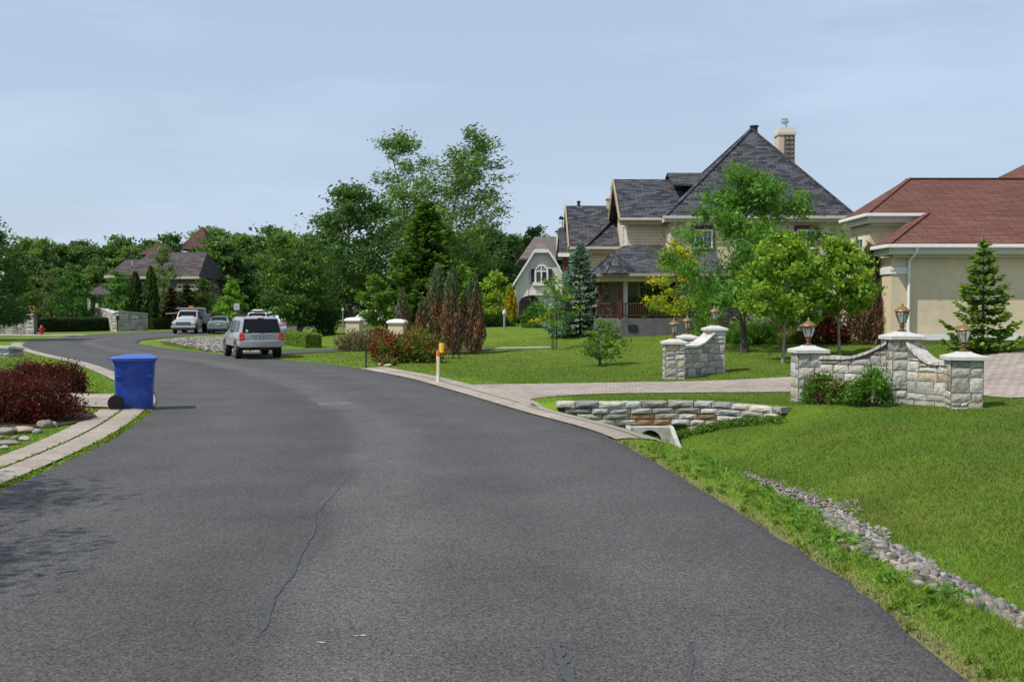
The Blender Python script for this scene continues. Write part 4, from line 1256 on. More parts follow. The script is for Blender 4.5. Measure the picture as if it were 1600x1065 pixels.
    r = MB(); slab(r, [(l0, Y3, ze3), (l1 + 1, Y3, ze3), (l1 + 1, yr3, zr3), (l0, yr3, zr3)]); slab(r, [(l0, yr3, zr3), (l1 + 1, yr3, zr3), (l1 + 1, yr3 + 3.5, ze3), (l0, yr3 + 3.5, ze3)]); r.build('roof', 'shingle_grey', root, uv=True)
    vl = MB(); vl.bar((xat(914, Y3 + .1), Y3 + .05, zat(384, Y3)), (xat(966, Y3 + 2.6), Y3 + 2.6, zat(334, Y3 + 2.6) + .05), .26, .05); vl.build('valley_cap', 'shingle_grey', root, uv=True)
    w3 = xat(897, Y3 + .5)
    w = MB(); w.prism([(w3, Y3 + .5, .3), (w3, Y3 + .5, ze3 - .1), (w3, yr3, zr3 - .25), (w3, yr3 + 3, ze3 - .1), (w3, yr3 + 3, .3)], (ww0 - w3 + .3, 0, 0)); w.build('wall', 'siding', root, uv=True)
    f = MB(); f.box(l0 + .04, l1 - .3, Y3 + .02, Y3 + .12, ze3 - .36, ze3 - .09); f.box(l0 + .04, l1 - .3, Y3 + .12, Y3 + .49, ze3 - .36, ze3 - .32); f.build('fascia', 'tan_trim', root)
    g = MB(); g.box(l0, l1 - .2, Y3 - .1, Y3 + .01, ze3 - .14, ze3); g.build('gutter', 'cream_trim', root, bevel=.02)
    bb = MB(); bb.bar((l0 - .03, Y3 - .02, ze3 - .13), (l0 - .03, yr3, zr3 - .1), .07, .36); bb.bar((l0 - .03, yr3, zr3 - .1), (l0 - .03, yr3 + 3.5, ze3 - .13), .07, .36); bb.build('bargeboard', 'tan_trim', root)
    # small chimney with flue, vent pipe
    Yc = yr3; cx0, cx1 = xat(947, Yc), xat(963, Yc); z0, z1 = zat(330, Yc), zat(313, Yc)
    c = MB(); c.box(cx0, cx1, Yc - .3, Yc + .4, z0 - .6, z1); ch = c.build('chimney', 'siding', root, uv=True)
    c = MB(); c.loft([[(cx0 - d, Yc - .3 - d, z_), (cx1 + d, Yc - .3 - d, z_), (cx1 + d, Yc + .4 + d, z_), (cx0 - d, Yc + .4 + d, z_)] for d, z_ in ((.04, z1), (.04, z1 + .08), (-.03, z1 + .25))]); c.build('chimney_cap', 'cream_trim', ch)
    fl = MB(); z_ = z1 + .25; fl.lathe([(.1, z_), (.07, z_ + .1), (.06, z_ + .38), (.11, z_ + .4), (.11, z_ + .46), (.05, z_ + .48), (.05, z_ + .55), (.1, z_ + .58), (.0, z_ + .66)], ((cx0 + cx1)/2, Yc, 0), 12, cap=False); fl.build('flue', 'alloy', ch, smooth=35)
    v = MB(); v.lathe([(.09, zr3 - .3), (.09, zr3 + .22), (.12, zr3 + .23), (.12, zr3 + .28)], (xat(904, yr3), yr3 + .1, 0), 10); v.build('vent_pipe', 'black_metal', root, smooth=35)
    # ---- balcony bay on the far end: dark red posts under a small dark roof
    Y4 = 60.0
    r = MB(); z0, z1 = zat(396, Y4), zat(357, Y4 + 2)
    b0, b1 = xat(873, Y4), xat(893, Y4) + .3
    slab(r, [(b0, Y4, z0), (b1, Y4, z0), (b1, Y4 + 2, z1), (b0 + .1, Y4 + 2, z1)]); slab(r, [(b0 + .1, Y4 + 2, z1), (b1, Y4 + 2, z1), (b1, Y4 + 4, z0), (b0, Y4 + 4, z0)]); r.build('roof', 'shingle_grey', root, uv=True)
    g = MB(); g.box(b0 - .05, b1, Y4 - .1, Y4 + .05, z0 - .2, z0 + .02); g.build('gutter', 'white_paint', root)
    for pxx in (881, 886, 890):
        ps = MB(); xq = xat(pxx, Y4 + .2); ps.box(xq - .09, xq + .09, Y4 + .12, Y4 + .3, .3, z0 - .2); ps.build('post', 'red_wood', root)
    w = MB(); w.box(xat(882, Y4 + 1.2), b1 + 1.0, Y4 + 1.2, Y4 + 4, .3, z0 - .2); w.build('wall', 'siding', root, uv=True)
    w = MB(); w.box(xat(880, Y4 + .2), b1, Y4 + .3, Y4 + 1.2, zat(425, Y4), zat(425, Y4) + .15); w.build('balcony_floor', 'red_wood', root)
    w = MB(); w.box(xat(880, Y4 + .2), b1, Y4 + .14, Y4 + .2, zat(414, Y4), zat(412, Y4)); w.build('balcony_rail', 'red_wood', root)
    # cupola with weather vane behind
    Yk = 66.0; k0, k1 = xat(870, Yk), xat(888, Yk)
    c = MB(); c.box(k0, k1, Yk, Yk + .75, zat(395, Yk), zat(362, Yk)); cu = c.build('cupola', 'white_paint', root)
    c = MB(); zt = zat(362, Yk); mid = ((k0 + k1)/2, Yk + .37)
    c.loft([[(k0 - .12, Yk - .12, zt), (k1 + .12, Yk - .12, zt), (k1 + .12, Yk + .87, zt), (k0 - .12, Yk + .87, zt)], [(mid[0] - .15, mid[1] - .15, zt + .28), (mid[0] + .15, mid[1] - .15, zt + .28), (mid[0] + .15, mid[1] + .15, zt + .28), (mid[0] - .15, mid[1] + .15, zt + .28)]]); c.build('cupola_roof', 'shingle_brown', cu, uv=True)
    v = MB(); vz = zt + .28
    v.tube([(*mid, vz), (*mid, vz + .75)], .022, 6); v.bar((mid[0] - .25, mid[1], vz + .3), (mid[0] + .25, mid[1], vz + .3), .025)
    v.prism([(mid[0] - .26, mid[1] - .01, vz + .52), (mid[0] - .06, mid[1] - .01, vz + .5), (mid[0] + .12, mid[1] - .01, vz + .5), (mid[0] + .26, mid[1] - .01, vz + .72), (mid[0] + .10, mid[1] - .01, vz + .66), (mid[0] - .05, mid[1] - .01, vz + .68), (mid[0] - .14, mid[1] - .01, vz + .78)], (0, .02, 0)); v.build('weather_vane', 'black_metal', cu)
big_house()

# ---- pale gambrel garage house
def gambrel():
    Y = 80.0; zg = zat(500, Y)
    X = lambda p: xat(p, Y); Zz = lambda p: zat(p, Y)
    root = thing('carriage_house', 'pale grey gambrel gable house with an arched dark garage door', 'house', (X(842), Y + 4, zg))
    prof = [(801, 444), (825, 406), (835, 390), (857, 390), (868, 406), (888, 444)]
    wall = [(X(806), zg - .5), (X(806), Zz(446))] + [(X(a), Zz(b)) for a, b in prof[1:5]] + [(X(884), Zz(446)), (X(884), zg - .5)]
    w = MB(); w.prism([(x_, Y + .35, z_) for x_, z_ in wall], (0, 9, 0)); w.build('wall', 'grey_shake', root, uv=True)
    # board-and-batten lower left corner
    bb = MB(); bb.prism([(X(806) - .02, Y + .30, zg - .5), (X(806) - .02, Y + .30, Zz(446)), (X(825), Y + .30, Zz(408)), (X(825), Y + .30, zg - .5)], (0, .045, 0)); bb.build('cladding', 'white_board', root, uv=True)
    r = MB(); back = 9.3
    pr = [(X(a), Zz(b)) for a, b in prof]
    for (x0, z0), (x1, z1) in zip(pr[:-1], pr[1:]):
        if abs(z0 - z1) < .05: continue
        slab(r, [(x0, Y, z0), (x1, Y, z1), (x1, Y + back, z1), (x0, Y + back, z0)], .12)
    # clipped hip above the flat top, up to the ridge
    rx, rz = X(846), zat(370, Y + 4)
    a, b = (*pr[2][:1], Y, pr[2][1]), (pr[3][0], Y, pr[3][1])
    rr1, rr2 = (rx + .1, Y + 4, rz), (rx + .1, Y + back, rz)
    r.poly([a, b, rr1]); r.poly([b, (pr[3][0], Y + back, pr[3][1]), rr2, rr1]); r.poly([(pr[2][0], Y + back, pr[2][1]), a, rr1, rr2])
    r.build('roof', 'shingle_tan', root, uv=True)
    # cross roof behind, ridge running right
    r = MB(); Yr = Y + 3.5; q0, q1 = zat(400, Yr), zat(370, Yr + 2.5)
    slab(r, [(X(812), Yr - .2, q0 - .2), (X(935), Yr - .2, q0 - .2), (X(935), Yr + 2.5, q1), (X(838), Yr + 2.5, q1)], .12); slab(r, [(X(838), Yr + 2.5, q1), (X(935), Yr + 2.5, q1), (X(935), Yr + 6, q0 - .4), (X(806), Yr + 6, q0 - .4)], .12)
    r.build('roof', 'shingle_tan', root, uv=True)
    w = MB(); w.box(X(884), X(925), Y + 4.0, Y + 9, zg - .5, q0 - .3); w.build('wall', 'grey_shake', root, uv=True)
    t_ = MB()
    for (x0, z0), (x1, z1) in zip(pr[:-1], pr[1:]): t_.bar((x0, Y - .02, z0 - .10), (x1, Y - .02, z1 - .10), .10, .24, up=(0, 1, 0)) if False else t_.prism([(x0, Y - .06, z0 + .03), (x1, Y - .06, z1 + .03), (x1, Y - .06, z1 - .25), (x0, Y - .06, z0 - .25)], (0, .09, 0))
    t_.build('rake_trim', 'white_paint', root)
    # arched window and shutters
    xa, xb, z0, z1 = X(838), X(854), Zz(441), Zz(424)
    g = MB(); n = 10; arc = [((xa + xb)/2 + (xb - xa)/2*math.cos(math.pi*k/n), z1 + .42*math.sin(math.pi*k/n)) for k in range(n + 1)]
    pts = [(xa, z0), (xb, z0)] + arc
    g.prism([(x_, Y + .26, z_) for x_, z_ in pts[:2] + arc], (0, .08, 0)); wn_ = g.build('window', 'pane_glass', root)
    f = MB(); o = .14
    big = [((xa + xb)/2 + ((xb - xa)/2 + o)*math.cos(math.pi*k/n), z1 + (.42 + o)*math.sin(math.pi*k/n)) for k in range(n + 1)]
    ring_in = arc; ring_out = big
    for k in range(n): f.prism([(ring_in[k][0], Y + .2, ring_in[k][1]), (ring_out[k][0], Y + .2, ring_out[k][1]), (ring_out[k+1][0], Y + .2, ring_out[k+1][1]), (ring_in[k+1][0], Y + .2, ring_in[k+1][1])], (0, .1, 0))
    f.box(xa - o, xa, Y + .2, Y + .3, z0 - o, z1); f.box(xb, xb + o, Y + .2, Y + .3, z0 - o, z1); f.box(xa - .3, xb + .3, Y + .12, Y + .3, z0 - o - .12, z0)
    f.box((xa + xb)/2 - .06, (xa + xb)/2 + .06, Y + .22, Y + .255, z0, z1 + .4); f.box(xa, xb, Y + .23, Y + .258, z1 - .04, z1 + .08)
    for k in (1, 2, 3): 
        xm = xa + (xb - xa)*k/4; f.box(xm - .025, xm + .025, Y + .23, Y + .257, z1, z1 + .3)
    f.build('frame', 'white_paint', wn_)
    for s0, s1 in ((830, 836.2), (855.8, 862.5)):
        s_ = MB(); s_.box(X(s0), X(s1), Y + .22, Y + .30, z0 - .1, z1 + .2); s_.build('shutter', 'shutter', root)
    l = MB(); l.box(X(826), X(868), Y + .12, Y + .3, Zz(461), Zz(458)); l.build('ledge', 'white_paint', root)
    # arched garage door
    xa, xb, zs = X(811), X(844), Zz(474)
    arc = [((xa + xb)/2 + (xb - xa)/2*math.cos(math.pi*k/n), zs + .62*math.sin(math.pi*k/n)) for k in range(n + 1)]
    d = MB(); d.prism([(xa, Y + .24, zg - .4), (xb, Y + .24, zg - .4)] + [(x_, Y + .24, z_) for x_, z_ in arc], (0, .06, 0)); do_ = d.build('garage_door', 'dark_door', root)
    d = MB()
    for k in range(1, 4): d.box(xa + (xb - xa)*k/4 - .03, xa + (xb - xa)*k/4 + .03, Y + .21, Y + .238, zg, zs + .35)
    for k in range(3): d.box(xa + .08, xb - .08, Y + .215, Y + .236, zg + .2 + .6*k, zg + .25 + .6*k)
    d.build('panel_rib', 'shutter', do_)
    p_ = MB(); p_.box(X(804), X(810), Y + .15, Y + .5, zg - .5, Zz(487)); p_.build('stone_pier', 'stone_veneer', root, uv=True)
    q = MB(); q.tube([(X(806), Y + .2, Zz(446)), (X(806), Y + .2, zg)], .07, 8); q.build('downspout', 'white_paint', root)
gambrel()

# ---- red roofed house on the right
def red_house():
    Ye = 36.0; ze = zat(382, Ye); sl = 0.453
    zp = lambda y: ze + sl*(y - Ye)
    zg = .6
    xe0 = xat(1386, Ye); XR = 30.0
    Yu = 39.0; xu0 = xat(1352, Yu); yr = Ye + (zat(281, 43) - ze)/sl
    zr = zp(yr)
    root = thing('house', 'beige stucco house with a reddish brown hip roof at the right', 'house', (20, 41, zg))
    r = MB()
    hipx = xat(1447, Yu)                       # where the low hip meets the upper eave
    xr0 = xat(1417, yr)
    front = [(xe0, Ye, ze), (XR, Ye, ze), (XR, yr, zr), (xr0, yr, zr), (xu0, Yu, zp(Yu)), (hipx, Yu, zp(Yu))]
    slab(r, front, .07)
    slab(r, [(xe0, Ye, ze), (hipx, Yu, zp(Yu)), (hipx - .2, Yu + 0.3, zp(Yu) - .02), (xe0, Ye + 1.6, ze)], .07)
    slab(r, [(xu0, Yu, zp(Yu)), (xr0, yr, zr), (xr0, yr + .4, zr), (xu0, Yu + 3.1, zp(Yu))], .07)
    slab(r, [(xr0, yr, zr), (XR, yr, zr), (XR, yr + 5, zr - 2.2), (xr0 + 2.2, yr + 5, zr - 2.2)], .07)
    roof = r.build('roof', 'shingle_red', root, uv=True)
    hp = MB(); hp.bar((xe0, Ye, ze + .02), (hipx, Yu, zp(Yu) + .02), .20, .03); hp.bar((xu0, Yu, zp(Yu) + .02), (xr0, yr, zr + .02), .20, .03); hp.bar((xr0, yr, zr + .02), (XR, yr, zr + .02), .22, .04); hp.build('ridge_cap', 'shingle_red', roof, uv=True)
    # higher roof behind
    r = MB(); bx = xat(1566, 47) + 2.4; bz = zat(281, 47)
    c_ = (bx + 9, 53.5, bz + 5.2)
    A, B, C_, D_ = (bx - .8, 46.2, bz - .5), (bx + 18, 46.2, bz - .5), (bx + 18, 61, bz - .5), (bx - .8, 61, bz - .5)
    for q in ((A, B, c_), (B, C_, c_), (C_, D_, c_), (D_, A, c_)): r.poly(q)
    r.poly([D_, C_, B, A]); r.build('roof', 'shingle_red', root, uv=True)
    b = MB(); b.box(bx, bx + 17, 47, 60, zg - .3, bz - .5); b.build('wall', 'beige_stucco', root)
    # walls: pilaster corner, recessed field
    xw = xat(1391, Ye + .55); xp = xat(1420, Ye + .55); zs = ze - .42
    w = MB(); w.box(xw, xp, Ye + .5, Yu + 1, zg - .3, zs); w.build('corner_pier', 'beige_stucco', root)
    w = MB(); w.box(xp, XR - .5, Ye + .58, Yu + 6, zg - .3, zs); w.build('wall', 'beige_stucco', root)
    xuw = xat(1357, Yu + .6)
    w = MB(); w.box(xuw, hipx + 2.5, Yu + .6, Yu + 2.8, zg - .3, zp(Yu) - .35); w.build('wall', 'beige_stucco', root)
    # eaves: stepped mouldings with gutters
    def eave(x0, x1, y, z, left=True, ln=3.0):
        m_ = MB()
        m_.box(x0 + .06, x1, y + .04, y + .62, z - .34, z - .09)
        m_.box(x0 + .28, x1, y + .26, y + .60, z - .44, z - .342)
        if left: m_.box(x0 + .06, x0 + .62, y + .62, y + ln, z - .34, z - .09)
        m_.build('cornice', 'cream_trim', root)
        g = MB(); g.box(x0 - .08, x1, y - .09, y + .035, z - .13, z + .0)
        if left: g.box(x0 - .08, x0 + .045, y + .035, y + ln, z - .13, z)
        g.build('gutter', 'white_paint', root, bevel=.025)
    eave(xe0, XR - .2, Ye, ze, True, 1.6); eave(xu0, hipx - .05, Yu, zp(Yu), True, 3.1)
    # bands
    b = MB(); z0, z1 = zat(428, Ye + .5), zat(418, Ye + .5); zm = (z0 + z1)/2
    b.box(xw - .05, xp - .04, Ye + .44, Ye + .497, zm + .015, z1); b.box(xw - .03, xp - .04, Ye + .46, Ye + .497, z0, zm + .012)
    b.box(xw - .05, xw - .003, Ye + .497, Yu, z0, z1); b.build('trim_band', 'white_paint', root)
    b = MB(); z0, z1 = zat(362, Yu + .6), zat(352, Yu + .6); b.box(xuw - .05, hipx + .2, Yu + .54, Yu + .597, z0, z1); b.box(xuw - .05, xuw - .003, Yu + .597, Yu + 2.7, z0, z1); b.build('trim_band', 'cream_trim', root)
    b = MB(); z0, z1 = zat(531, Ye + .5), zat(521, Ye + .5); b.box(xw - .05, XR - .6, Ye + .40, Ye + .497, z0, z1); b.build('plinth_band', 'white_paint', root)
    d = MB(); xd = xat(1422, Ye + .4)
    d.tube([(xd + .05, Ye - .03, ze - .1), (xd + .05, Ye, ze - .25), (xd - .05, Ye + .40, ze - .55), (xd - .05, Ye + .42, ze - .8), (xd - .05, Ye + .42, zg + .05)], .055, 10); d.build('downspout', 'white_paint', root, smooth=40)
    # tall narrow windows on the shaded left flank
    win(root, Yu + 1.2, Yu + 2.0, zp(Yu) - 1.9, zp(Yu) - .9, xuw, .09, 1, 2, 'white_paint', None, (-1, 0))
    win(root, Yu + 1.2, Yu + 2.0, 1.3, 3.2, xuw, .09, 1, 3, 'white_paint', None, (-1, 0))
red_house()

# ---- brown roofed house far left
def brown_house():
    Y = 110.0; X = lambda p: xat(p, Y); Zz = lambda p: zat(p, Y); zg = 0.1
    root = thing('house', 'dark brick house with steep grey brown roofs among trees, far left', 'house', (X(240), Y + 5, zg))
    w = MB(); w.box(X(172), X(240), Y + .5, Y + 9, zg - .3, Zz(431)); w.build('wall', 'dark_brick', root, uv=True)
    w = MB(); w.box(X(238), X(313), Y - 1.0, Y + 9, zg - .3, Zz(431)); w.build('wall', 'dark_brick', root, uv=True)
    r = MB(); ze = Zz(430)
    A = [(X(165), Y, ze), (X(245), Y, ze), (X(245), Y + 5, Zz(402)), (X(172), Y + 5, Zz(402))]
    slab(r, A, .15); slab(r, [(X(172), Y + 5, Zz(402)), (X(245), Y + 5, Zz(402)), (X(245), Y + 10, ze), (X(165), Y + 10, ze)], .15)
    slab(r, [(X(165), Y, ze), (X(172), Y + 5, Zz(402)), (X(165), Y + 10, ze)], .15)
    r.build('roof', 'shingle_brown', root, uv=True)
    r = MB(); ap = (X(237), Y + 4, Zz(377))
    B = [(X(188), Y - .6, ze - .05), (X(290), Y - .6, ze - .05), (X(290), Y + 9, ze - .05), (X(188), Y + 9, ze - .05)]
    for k in range(4): r.poly([B[k], B[(k+1) % 4], ap])
    r.poly(B[::-1]); r.build('roof', 'shingle_brown', root, uv=True)
    r = MB(); e2 = Zz(432)
    Cc = [(X(222), Y - 1.5, e2), (X(318), Y - 1.5, e2), (X(318), Y + 9, e2), (X(222), Y + 9, e2)]; t0, t1 = (X(248), Y + 3, Zz(392)), (X(312), Y + 3, Zz(392))
    slab(r, [Cc[0], Cc[1], t1, t0], .15); slab(r, [Cc[1], Cc[2], t1], .15); slab(r, [Cc[3], Cc[0], t0], .15); slab(r, [Cc[2], Cc[3], t0, t1], .15); r.build('roof', 'shingle_brown', root, uv=True)
    f = MB(); f.box(X(164), X(222), Y - .1, Y + .05, ze - .3, ze - .02); f.box(X(221), X(319), Y - 1.62, Y - 1.5, e2 - .3, e2 - .02); f.build('fascia', 'cream_trim', root)
    for a, b in ((262, 272), (284, 296), (301, 309)): win(root, X(a), X(b), Zz(470), Zz(446), Y - 1.0, .12, 2, 2, 'cream_trim')
    for a, b in ((178, 186),): win(root, X(a), X(b), Zz(456), Zz(440), Y + .5, .12, 1, 2, 'cream_trim')
    r = MB(); z0, z1 = Zz(460), Zz(448); slab(r, [(X(153), Y - 3, z0), (X(190), Y - 3, z0), (X(190), Y + .6, z1 + .4), (X(160), Y + .6, z1 + .4)], .15); r.build('porch_roof', 'shingle_brown', root, uv=True)
    for p_ in (156, 168, 182):
        ps = MB(); ps.box(X(p_) - .14, X(p_) + .14, Y - 2.8, Y - 2.5, zg - .2, z0); ps.build('porch_post', 'cream_trim', root)
    w = MB(); w.box(X(235), X(318), Y - 1.7, Y - 1.05, Zz(456), Zz(451)); w.build('ledge', 'cream_trim', root)
    vp = MB(); vp.lathe([(.12, Zz(418)), (.12, Zz(408)), (.25, Zz(408)), (.25, Zz(407))], (X(200), Y + 1.6, 0), 8); vp.build('vent_pipe', 'alloy', root)
    Y2 = 122.0; X2 = lambda p: xat(p, Y2); Z2 = lambda p: zat(p, Y2)
    root = thing('house', 'distant house with reddish brown peaked roofs rising over the trees', 'house', (X2(300), Y2, 0))
    r = MB(); ap = (X2(302), Y2 + 4, Z2(350)); B = [(X2(277), Y2, Z2(390)), (X2(330), Y2, Z2(390)), (X2(330), Y2 + 8, Z2(390)), (X2(277), Y2 + 8, Z2(390))]
    for k in range(4): r.poly([B[k], B[(k+1) % 4], ap])
    r.poly(B[::-1]); r.build('roof', 'shingle_redbrown', root, uv=True)
    r = MB(); ap = (X2(237), Y2 + 4, Z2(375)); B = [(X2(215), Y2, Z2(398)), (X2(262), Y2, Z2(398)), (X2(262), Y2 + 8, Z2(398)), (X2(215), Y2 + 8, Z2(398))]
    for k in range(4): r.poly([B[k], B[(k+1) % 4], ap])
    r.poly(B[::-1]); r.build('roof', 'shingle_redbrown', root, uv=True)
    c = MB(); c.box(X2(328), X2(336), Y2 + 4, Y2 + 5, Z2(385), Z2(365)); c.build('chimney', 'dark_brick', root, uv=True)
    w = MB(); w.box(X2(222), X2(332), Y2 + .6, Y2 + 7.5, 0, Z2(398)); w.build('wall', 'dark_brick', root, uv=True)
brown_house()

# ------------------------------------------------------------------ vegetation
def tubes_np(segs, n=6):
    """list of (pts (k,3), radii (k)) -> V, F"""
    V, Fc, o = [], [], 0
    a = 2*np.pi*np.arange(n)/n
    for pts, rad in segs:
        pts = np.asarray(pts, float); d = np.gradient(pts, axis=0); d /= np.linalg.norm(d, axis=1)[:, None] + 1e-9
        ref = np.array([0.31, 0.92, 0.24]); s = np.cross(d, ref); s /= np.linalg.norm(s, axis=1)[:, None] + 1e-9; t_ = np.cross(s, d)
        R = pts[:, None] + (np.cos(a)[None, :, None]*s[:, None] + np.sin(a)[None, :, None]*t_[:, None]) * np.asarray(rad)[:, None, None]
        k = len(pts); V.append(R.reshape(-1, 3))
        ix = o + np.arange(k*n).reshape(k, n); nx_ = np.roll(ix, -1, 1)
        Fc.append(np.stack([ix[:-1], nx_[:-1], nx_[1:], ix[1:]], -1).reshape(-1, 4)); o += k*n
    return np.vstack(V), np.vstack(Fc)

GF = 1.6
def shades(n, base, rng, dv=0.35, warm=0.15):
    b = np.minimum(np.array(base) * GF, 0.6)[None] * np.exp(rng.normal(size=(n, 1)) * dv)
    w = rng.normal(size=(n, 1)) * warm
    return np.clip(b * np.hstack([1 + w, 1 + w*0.2, 1 - w*0.5]), 0.003, 0.9)

def broadleaf(seed, H, W, cb, col, leaves=9000, leaf=0.16, limbs=26, elev=38, trunk_r=0.12, lean=(0, 0), shape=0.6, gap=0.5, aspect=0.5, wind=0.0, col2=None, mix2=0.0, bark='bark', stems=1, droop=0.0, dv=0.3, top=0.8, subs=5, round_=False, sg=.105):
    """trunk and crown meshes of a leafy tree of height H, crown width W, crown starting at cb (metres)"""
    rng = np.random.default_rng(seed); R = W/2; segs = []; clumps = []; csz = []
    def trunk_at(t_):       # t in 0..1 over H
        bend = np.array([lean[0]*t_**1.5 + .03*R*math.sin(5*t_ + seed), lean[1]*t_**1.5 + .03*R*math.cos(4*t_ + seed), H*t_])
        return bend
    for s_ in range(stems):
        ts = np.linspace(0, .93, 12)
        off_ = np.array([0, 0, 0]) if stems == 1 else np.array([math.cos(6.28*s_/stems), math.sin(6.28*s_/stems), 0]) * R*.3
        pts = np.array([trunk_at(t_) + off_*t_**.7 for t_ in ts])
        rr = trunk_r * (1 - ts*.88) * (1 + .5*np.exp(-ts*H/0.18)) / (1 if stems == 1 else 1.5)
        segs.append((pts, rr))
    def env(u):             # crown radius fraction at normalized crown height u
        if round_: return max(0.12, math.sqrt(max(0, 1 - (2*u - 1)**2)))**.8
        return max(0.10, math.sin(math.pi * min(1, max(0, (u*.93 + .07))**shape)) ** top)
    ga = 2.39996; ph = rng.uniform(0, 6.28)
    lob = [(rng.uniform(0, 6.28), rng.uniform(0.12, 0.30)) for _ in range(3)]
    for i in range(limbs):
        u = (i + .5)/limbs
        az = ph + ga*i + rng.normal()*.3
        r = R*env(u)*rng.uniform(.72, 1.06)*(1 + sum(a*math.cos(k + 1)*math.cos((k + 1)*az + p) for k, (p, a) in enumerate(lob)))
        zt = cb + (H - cb)*u + rng.normal()*.03*H
        end = np.array([math.cos(az)*r, math.sin(az)*r, 0]); 
        zs = max(cb*.55, zt - max(.08*H, r*math.tan(math.radians(elev)))) ; zs = min(zs, H*.9)
        st = trunk_at(zs/H); c_t = trunk_at(min(zt, H)/H); end = end + np.array([c_t[0], c_t[1], zt])
        end[0] += wind*(zt/H)*R
        ss = np.linspace(0, 1, 6)[:, None]
        mid = st*.5 + end*.5; mid[2] += .05*(H - cb)*(1 if droop == 0 else 1.6); 
        pts = (1 - ss)**2*st + 2*ss*(1 - ss)*mid + ss**2*end
        pts[1:-1] += rng.normal(size=(4, 3))*.02*R
        lr = trunk_r*.36*(1 - .5*u)
        segs.append((pts, lr*(1 - ss[:, 0]*.85)))
        L = np.linalg.norm(end - st)
        for k in range(subs):
            s0 = rng.uniform(.35, 1.0)
            p0 = pts[min(5, int(s0*5))]
            d = rng.normal(size=3); d[2] = abs(d[2])*.6 + .15 - droop; d /= np.linalg.norm(d)
            q = p0 + (d*.9 + (end - st)/(L + .01)*.6) * (.16 + .16*rng.random()) * (R*.55 + L*.35)
            q[0] += wind*.25*R*rng.random()
            segs.append((np.array([p0, (p0 + q)/2 + rng.normal(size=3)*.02*R, q]), np.array([lr*.4, lr*.25, lr*.06])))
            clumps += [q, (p0*.4 + q*.6)]; csz += [1.0, .8]
        clumps.append(end); csz.append(1.0)
    C = np.array(clumps); csz = np.array(csz); nC = len(C)
    keep = rng.random(nC) > gap*.25; C, csz = C[keep], csz[keep]; nC = len(C)
    per = rng.poisson(leaves/nC, nC); idx = np.repeat(np.arange(nC), per); n = len(idx)
    sig = R*sg*csz[idx]*rng.uniform(.6, 1.35, nC)[idx]
    g = rng.normal(size=(n, 3)); g[:, 2] *= .72
    P = C[idx] + g*sig[:, None]; P[:, 0] += wind*.1*R*np.abs(g[:, 0])
    P[:, 2] -= droop*.12*R*rng.random(n)
    L = leaf*rng.uniform(.45, 1.5, n)
    dirs = None
    if wind: dirs = np.tile([[1.0, .15, .35]], (n, 1)) + rng.normal(size=(n, 3))*.45
    elif droop: dirs = np.tile([[0, 0, -.8]], (n, 1)) + rng.normal(size=(n, 3))*.8
    Q = leaf_quads(P, L, L*aspect, rng, dirs=dirs)
    # clump-wise and leaf-wise natural variation of the leaf colour
    cl = shades(nC, col, rng, dv*.6, .12)[idx]
    if col2 is not None:
        m = (rng.random(nC) < mix2)[idx]; cl[m] = shades(int(m.sum()), col2, rng, .2, .1)
    cl = cl*np.exp(rng.normal(size=(n, 1))*dv*.6)
    fz = H/np.percentile(P[:, 2], 99.6); fx = W/(np.percentile(P[:, 0], 98.8) - np.percentile(P[:, 0], 1.2))
    fac = np.array([fx, fx, fz]); Q = (Q - P[:, None])*1.0 + (P*fac)[:, None]
    crown = np_mesh('crown', Q.reshape(-1, 3), np.arange(4*n).reshape(-1, 4), np.repeat(cl, 4, 0), False, 'leaf')
    V, Fc = tubes_np([(np.asarray(p_)*fac, r_) for p_, r_ in segs])
    return np_mesh('trunk', V, Fc, None, True, bark), crown

